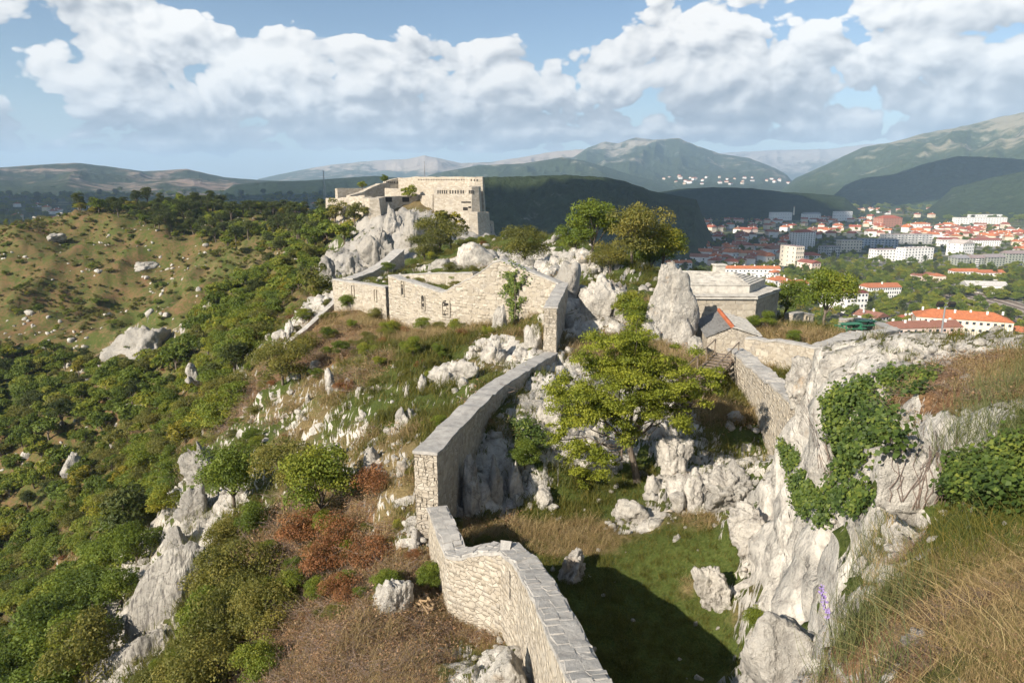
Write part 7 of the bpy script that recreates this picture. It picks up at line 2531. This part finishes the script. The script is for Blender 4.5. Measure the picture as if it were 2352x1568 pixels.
broom('green grass under the bramble', 2290, 1240, 0.4, 300, 0.4, 0.9, 614, 'grass', 'grass_clump', 0.0025, 'grass')
broom('dry grass at the right bottom corner', 2330, 1560, 0.22, 200, 0.38, 1.6, 615, 'straw', 'grass_clump', 0.0015, 'grass', (-0.4, 0))
broom('greenish grass patch low in the foreground slope', 2080, 1380, 0.3, 320, 0.4, 1.2, 618, 'grass', 'grass_clump', 0.0022, 'grass')
broom('greenish grass patch near the right bottom edge', 2300, 1500, 0.24, 320, 0.4, 1.3, 619, 'grass', 'grass_clump', 0.0016, 'grass')
broom('yellow grass fan near the climbing wall', 1150, 985, 0.7, 160, 0.3, 1.0, 616, 'straw', 'grass_clump', 0.008, 'grass')
broom('green clump hanging at the rock corner under the tower', 1240, 760, 1.0, 160, 0.25, 0.6, 617, 'grass', 'grass_clump', 0.012, 'grass')


def vines():
    rg = np.random.default_rng(640)
    for k, (u, v, du, dv, n) in enumerate(((2100, 1165, 30, -190, 5), (2150, 1160, 20, -180, 5), (2060, 1150, 20, -120, 4), (1905, 1100, -60, -200, 7), (2200, 1130, -20, -120, 4))):
        mb = MB()
        first = None
        for i in range(n):
            pts = []
            uu, vv = u + rg.normal(0, 12), v
            for s_ in range(9):
                h = sight(uu, vv)
                if h and h[0].y < 28:
                    pts.append(h[0] + h[1] * 0.03)
                uu += du / 8 + rg.normal(0, 7); vv += dv / 8 * rg.uniform(0.7, 1.2)
            pts = [q for j, q in enumerate(pts) if j == 0 or (q - pts[j - 1]).length < 1.2]
            if len(pts) > 2:
                first = first or pts[0]
                mb.tube(pts, [0.008 * (1 - 0.07 * j) for j in range(len(pts))], 4, cap=False)
        if mb.v:
            lab = ['bare brown vine up the middle of the bright rock face', 'bare vine right of the middle on the bright rock face', 'bare vine at the left edge of the bright rock face',
                   'tangle of reddish bare vines over the end of the thick wall', 'bare vine under the bramble'][k]
            tag(obj('bare_vine', mb.mesh('bare_vine', M['twig'])), lab, 'vine')


vines()


def flower():
    h = sight(1915, 1520)
    b = np.array(h[0][:])
    root = tag(empty('flower_spike', tuple(b)), 'purple flower spike at the edge of the foreground crag', 'flower')
    top = P(1885, 1345, float(b[1]) * 0.98)
    mb = MB()
    pts = [b, b + (top - b) * 0.4 + [0.03, 0, 0], top]
    mb.tube(pts, [0.006, 0.005, 0.003], 5)
    wchild('stem', mb.mesh('stem', M['broom']), root)
    M['petal'] = material('violet_petal', m_plain((0.34, 0.24, 0.52), 0.6, 0.3, 30))
    rg = np.random.default_rng(9)
    for k in range(34):
        f = 0.35 + 0.65 * k / 34
        c = pts[1] + (top - pts[1]) * f + rg.normal(0, 0.014, 3)
        mb = MB()
        for q in range(4):
            a = q * 1.57 + rg.random()
            d = np.array([math.cos(a), math.sin(a), 0.5]) * 0.024
            mb.add([c, c + d * 0.6 + [0, 0, .008], c + d, c + d * 0.6 - [0.006, 0.006, 0.004]], [(0, 1, 2, 3)])
        wchild('petal', mb.mesh('petal', M['petal']), root)


flower()


def lamp_post():
    q = P(2158, 795, 42.0)
    z0 = ground1(q[0], q[1])
    zt = float(P(2158, 703, 42.0)[2])
    root = tag(empty('floodlight_post', (q[0], q[1], z0)), 'thin grey floodlight post above the town', 'lamp post')
    H_ = zt - z0
    mb = MB(); mb.tube([(0, 0, -0.3), (0, 0, H_)], [0.07, 0.045], 10)
    mb.build('post', M['steel'], root)
    mb = MB(); mb.box((0, 0, H_ - 0.03), (0.9, 0.06, 0.06)); mb.build('crossbar', M['steel'], root)
    for s_ in (-1, 1):
        mb = MB(); mb.box((s_ * 0.36, -0.05, H_ + 0.12), (0.38, 0.2, 0.30), 0, 0, Euler((0.5, 0, 0)).to_matrix())
        o = mb.build('floodlight', M['dark'], root)
        mb = MB(); mb.box((s_ * 0.36, -0.155, H_ + 0.06), (0.32, 0.02, 0.24), 0, 0, Euler((0.5, 0, 0)).to_matrix())
        obj('lens', mb.mesh('lens', M['glass']), o)


lamp_post()
M['green_paint'] = material('green_paint', m_plain((0.035, 0.17, 0.09), 0.5, 0.2, 5))


def picnic(u, v, Y, rz, label):
    q = P(u, v, Y)
    z = max(ground1(q[0], q[1]), float(q[2]))
    root = tag(empty('picnic_table', (q[0], q[1], z), rz), label, 'picnic table', 'green picnic tables')
    for k in range(5):
        mb = MB(); mb.box((0, (k - 2) * 0.17, 0.75), (1.9, 0.15, 0.045)); mb.build('table_plank', M['green_paint'], root)
    for s_ in (-1, 1):
        for k in range(2):
            mb = MB(); mb.box((0, s_ * (0.72 + 0.15 * k), 0.45), (1.9, 0.13, 0.045)); mb.build('bench_plank', M['green_paint'], root)
    for sx in (-0.7, 0.7):
        mb = MB()
        mb.box((sx, 0, 0.42), (0.09, 1.7, 0.09))
        mb.box((sx, 0, 0.69), (0.09, 0.8, 0.07))
        for s_ in (-1, 1):
            mb.tube([(sx, s_ * 0.62, -0.1), (sx, s_ * 0.28, 0.72)], 0.05, 4)
        mb.build('leg_frame', M['green_paint'], root)


picnic(1952, 762, 59, 0.2, 'green wooden picnic table nearer the dark tree')
picnic(1985, 754, 62, 0.2, 'green wooden picnic table nearer the parapet')


def log_pile():
    h = sight(967, 1395)
    root = tag(empty('log_pile', h[0]), 'heap of cut branches at the foot of the near wall', 'log pile')
    rg = np.random.default_rng(71)
    M['log'] = material('cut_log', m_plain((0.33, 0.23, 0.13), 0.9, 0.35, 14))
    for k in range(16):
        a = rg.uniform(0, 3.14)
        c = np.array([rg.normal(0, 0.28), rg.normal(0, 0.22), 0.06 + 0.035 * (k % 8)])
        L = rg.uniform(0.4, 0.9)
        d = np.array([math.cos(a), math.sin(a), rg.normal(0, 0.2)]) * L / 2
        mb = MB(); mb.tube([c - d, c + rg.normal(0, 0.02, 3), c + d], rg.uniform(0.025, 0.055), 6)
        mb.build('log', M['log'], root)


log_pile()


def stairs():
    """wooden steps and railing behind the walnut, leading up to the terrace"""
    a, b = P(1585, 900, 39.5), P(1668, 815, 45.5)
    a[2], b[2] = float(a[2]), float(b[2])
    root = tag(empty('wooden_stair', tuple(a)), 'weathered wooden steps with railing climbing to the terrace behind the walnut', 'stairs')
    d = b - a
    side = np.array([d[1], -d[0], 0]); side /= np.linalg.norm(side)
    an = math.atan2(d[1], d[0])
    for k in range(13):
        c = a + d * (k + 0.5) / 13 + [0, 0, 0.1]
        mb = MB(); mb.box(c, (0.34, 1.6, 0.06), an)
        wchild('tread', mb.mesh('tread', M['wood']), root)
    for s_ in (-0.8, 0.8):
        mb = MB(); mb.tube([a + side * s_, b + side * s_], 0.07, 4); wchild('stringer', mb.mesh('stringer', M['wood']), root)
        mb = MB(); mb.tube([a + side * s_ + [0, 0, 1.0], b + side * s_ + [0, 0, 1.0]], 0.045, 5); wchild('handrail', mb.mesh('handrail', M['wood']), root)
        for k in range(5):
            q = a + d * k / 4 + side * s_
            mb = MB(); mb.tube([q - [0, 0, 0.6], q + [0, 0, 1.02]], 0.045, 5); wchild('baluster', mb.mesh('baluster', M['wood']), root)


stairs()


def cellar_door():
    c = P(1568, 950, 37.6)
    root = tag(empty('plank_door', tuple(c)), 'dark slatted wooden door in the shadow behind the walnut trunk', 'door')
    for k in range(6):
        mb = MB(); mb.box((k * 0.17 - 0.43, 0, 0), (0.15, 0.06, 2.1)); mb.build('plank', M['dark'], root)
    for z in (-0.7, 0.7):
        mb = MB(); mb.box((0, -0.05, z), (1.1, 0.05, 0.12)); mb.build('rail', M['wood'], root)


cellar_door()


def mast(u, vb, vt, Y, label, r=0.5):
    q = P(u, vb, Y)
    h = (vb - vt) * Y / FL
    root = tag(empty('lattice_mast', tuple(q)), label, 'mast')
    mb = MB()
    for sx, sy in ((-1, -1), (1, -1), (1, 1), (-1, 1)):
        mb.tube([(sx * r, sy * r, -15), (sx * r * 0.3, sy * r * 0.3, h)], r * 0.16, 4)
    for k in range(12):
        f = k / 12
        w = r * (1 - 0.7 * f)
        for i in range(4):
            a = [(-1, -1), (1, -1), (1, 1), (-1, 1)][i]; b = [(1, -1), (1, 1), (-1, 1), (-1, -1)][i]
            mb.tube([(a[0] * w, a[1] * w, h * f), (b[0] * w, b[1] * w, h * (f + 1 / 12))], r * 0.1, 3, cap=False)
    mb.build('lattice', M['steel'], root)
    mb = MB(); mb.box((0, 0, h), (r * 2.6, r * 0.5, r * 0.4)); mb.build('antenna_arm', M['steel'], root)


mast(746, 450, 396, 820, 'thin steel mast on the plateau left of the fortress', 1.1)
mast(976, 420, 374, 240, 'thin pole antenna rising behind the fortress wall', 0.22)
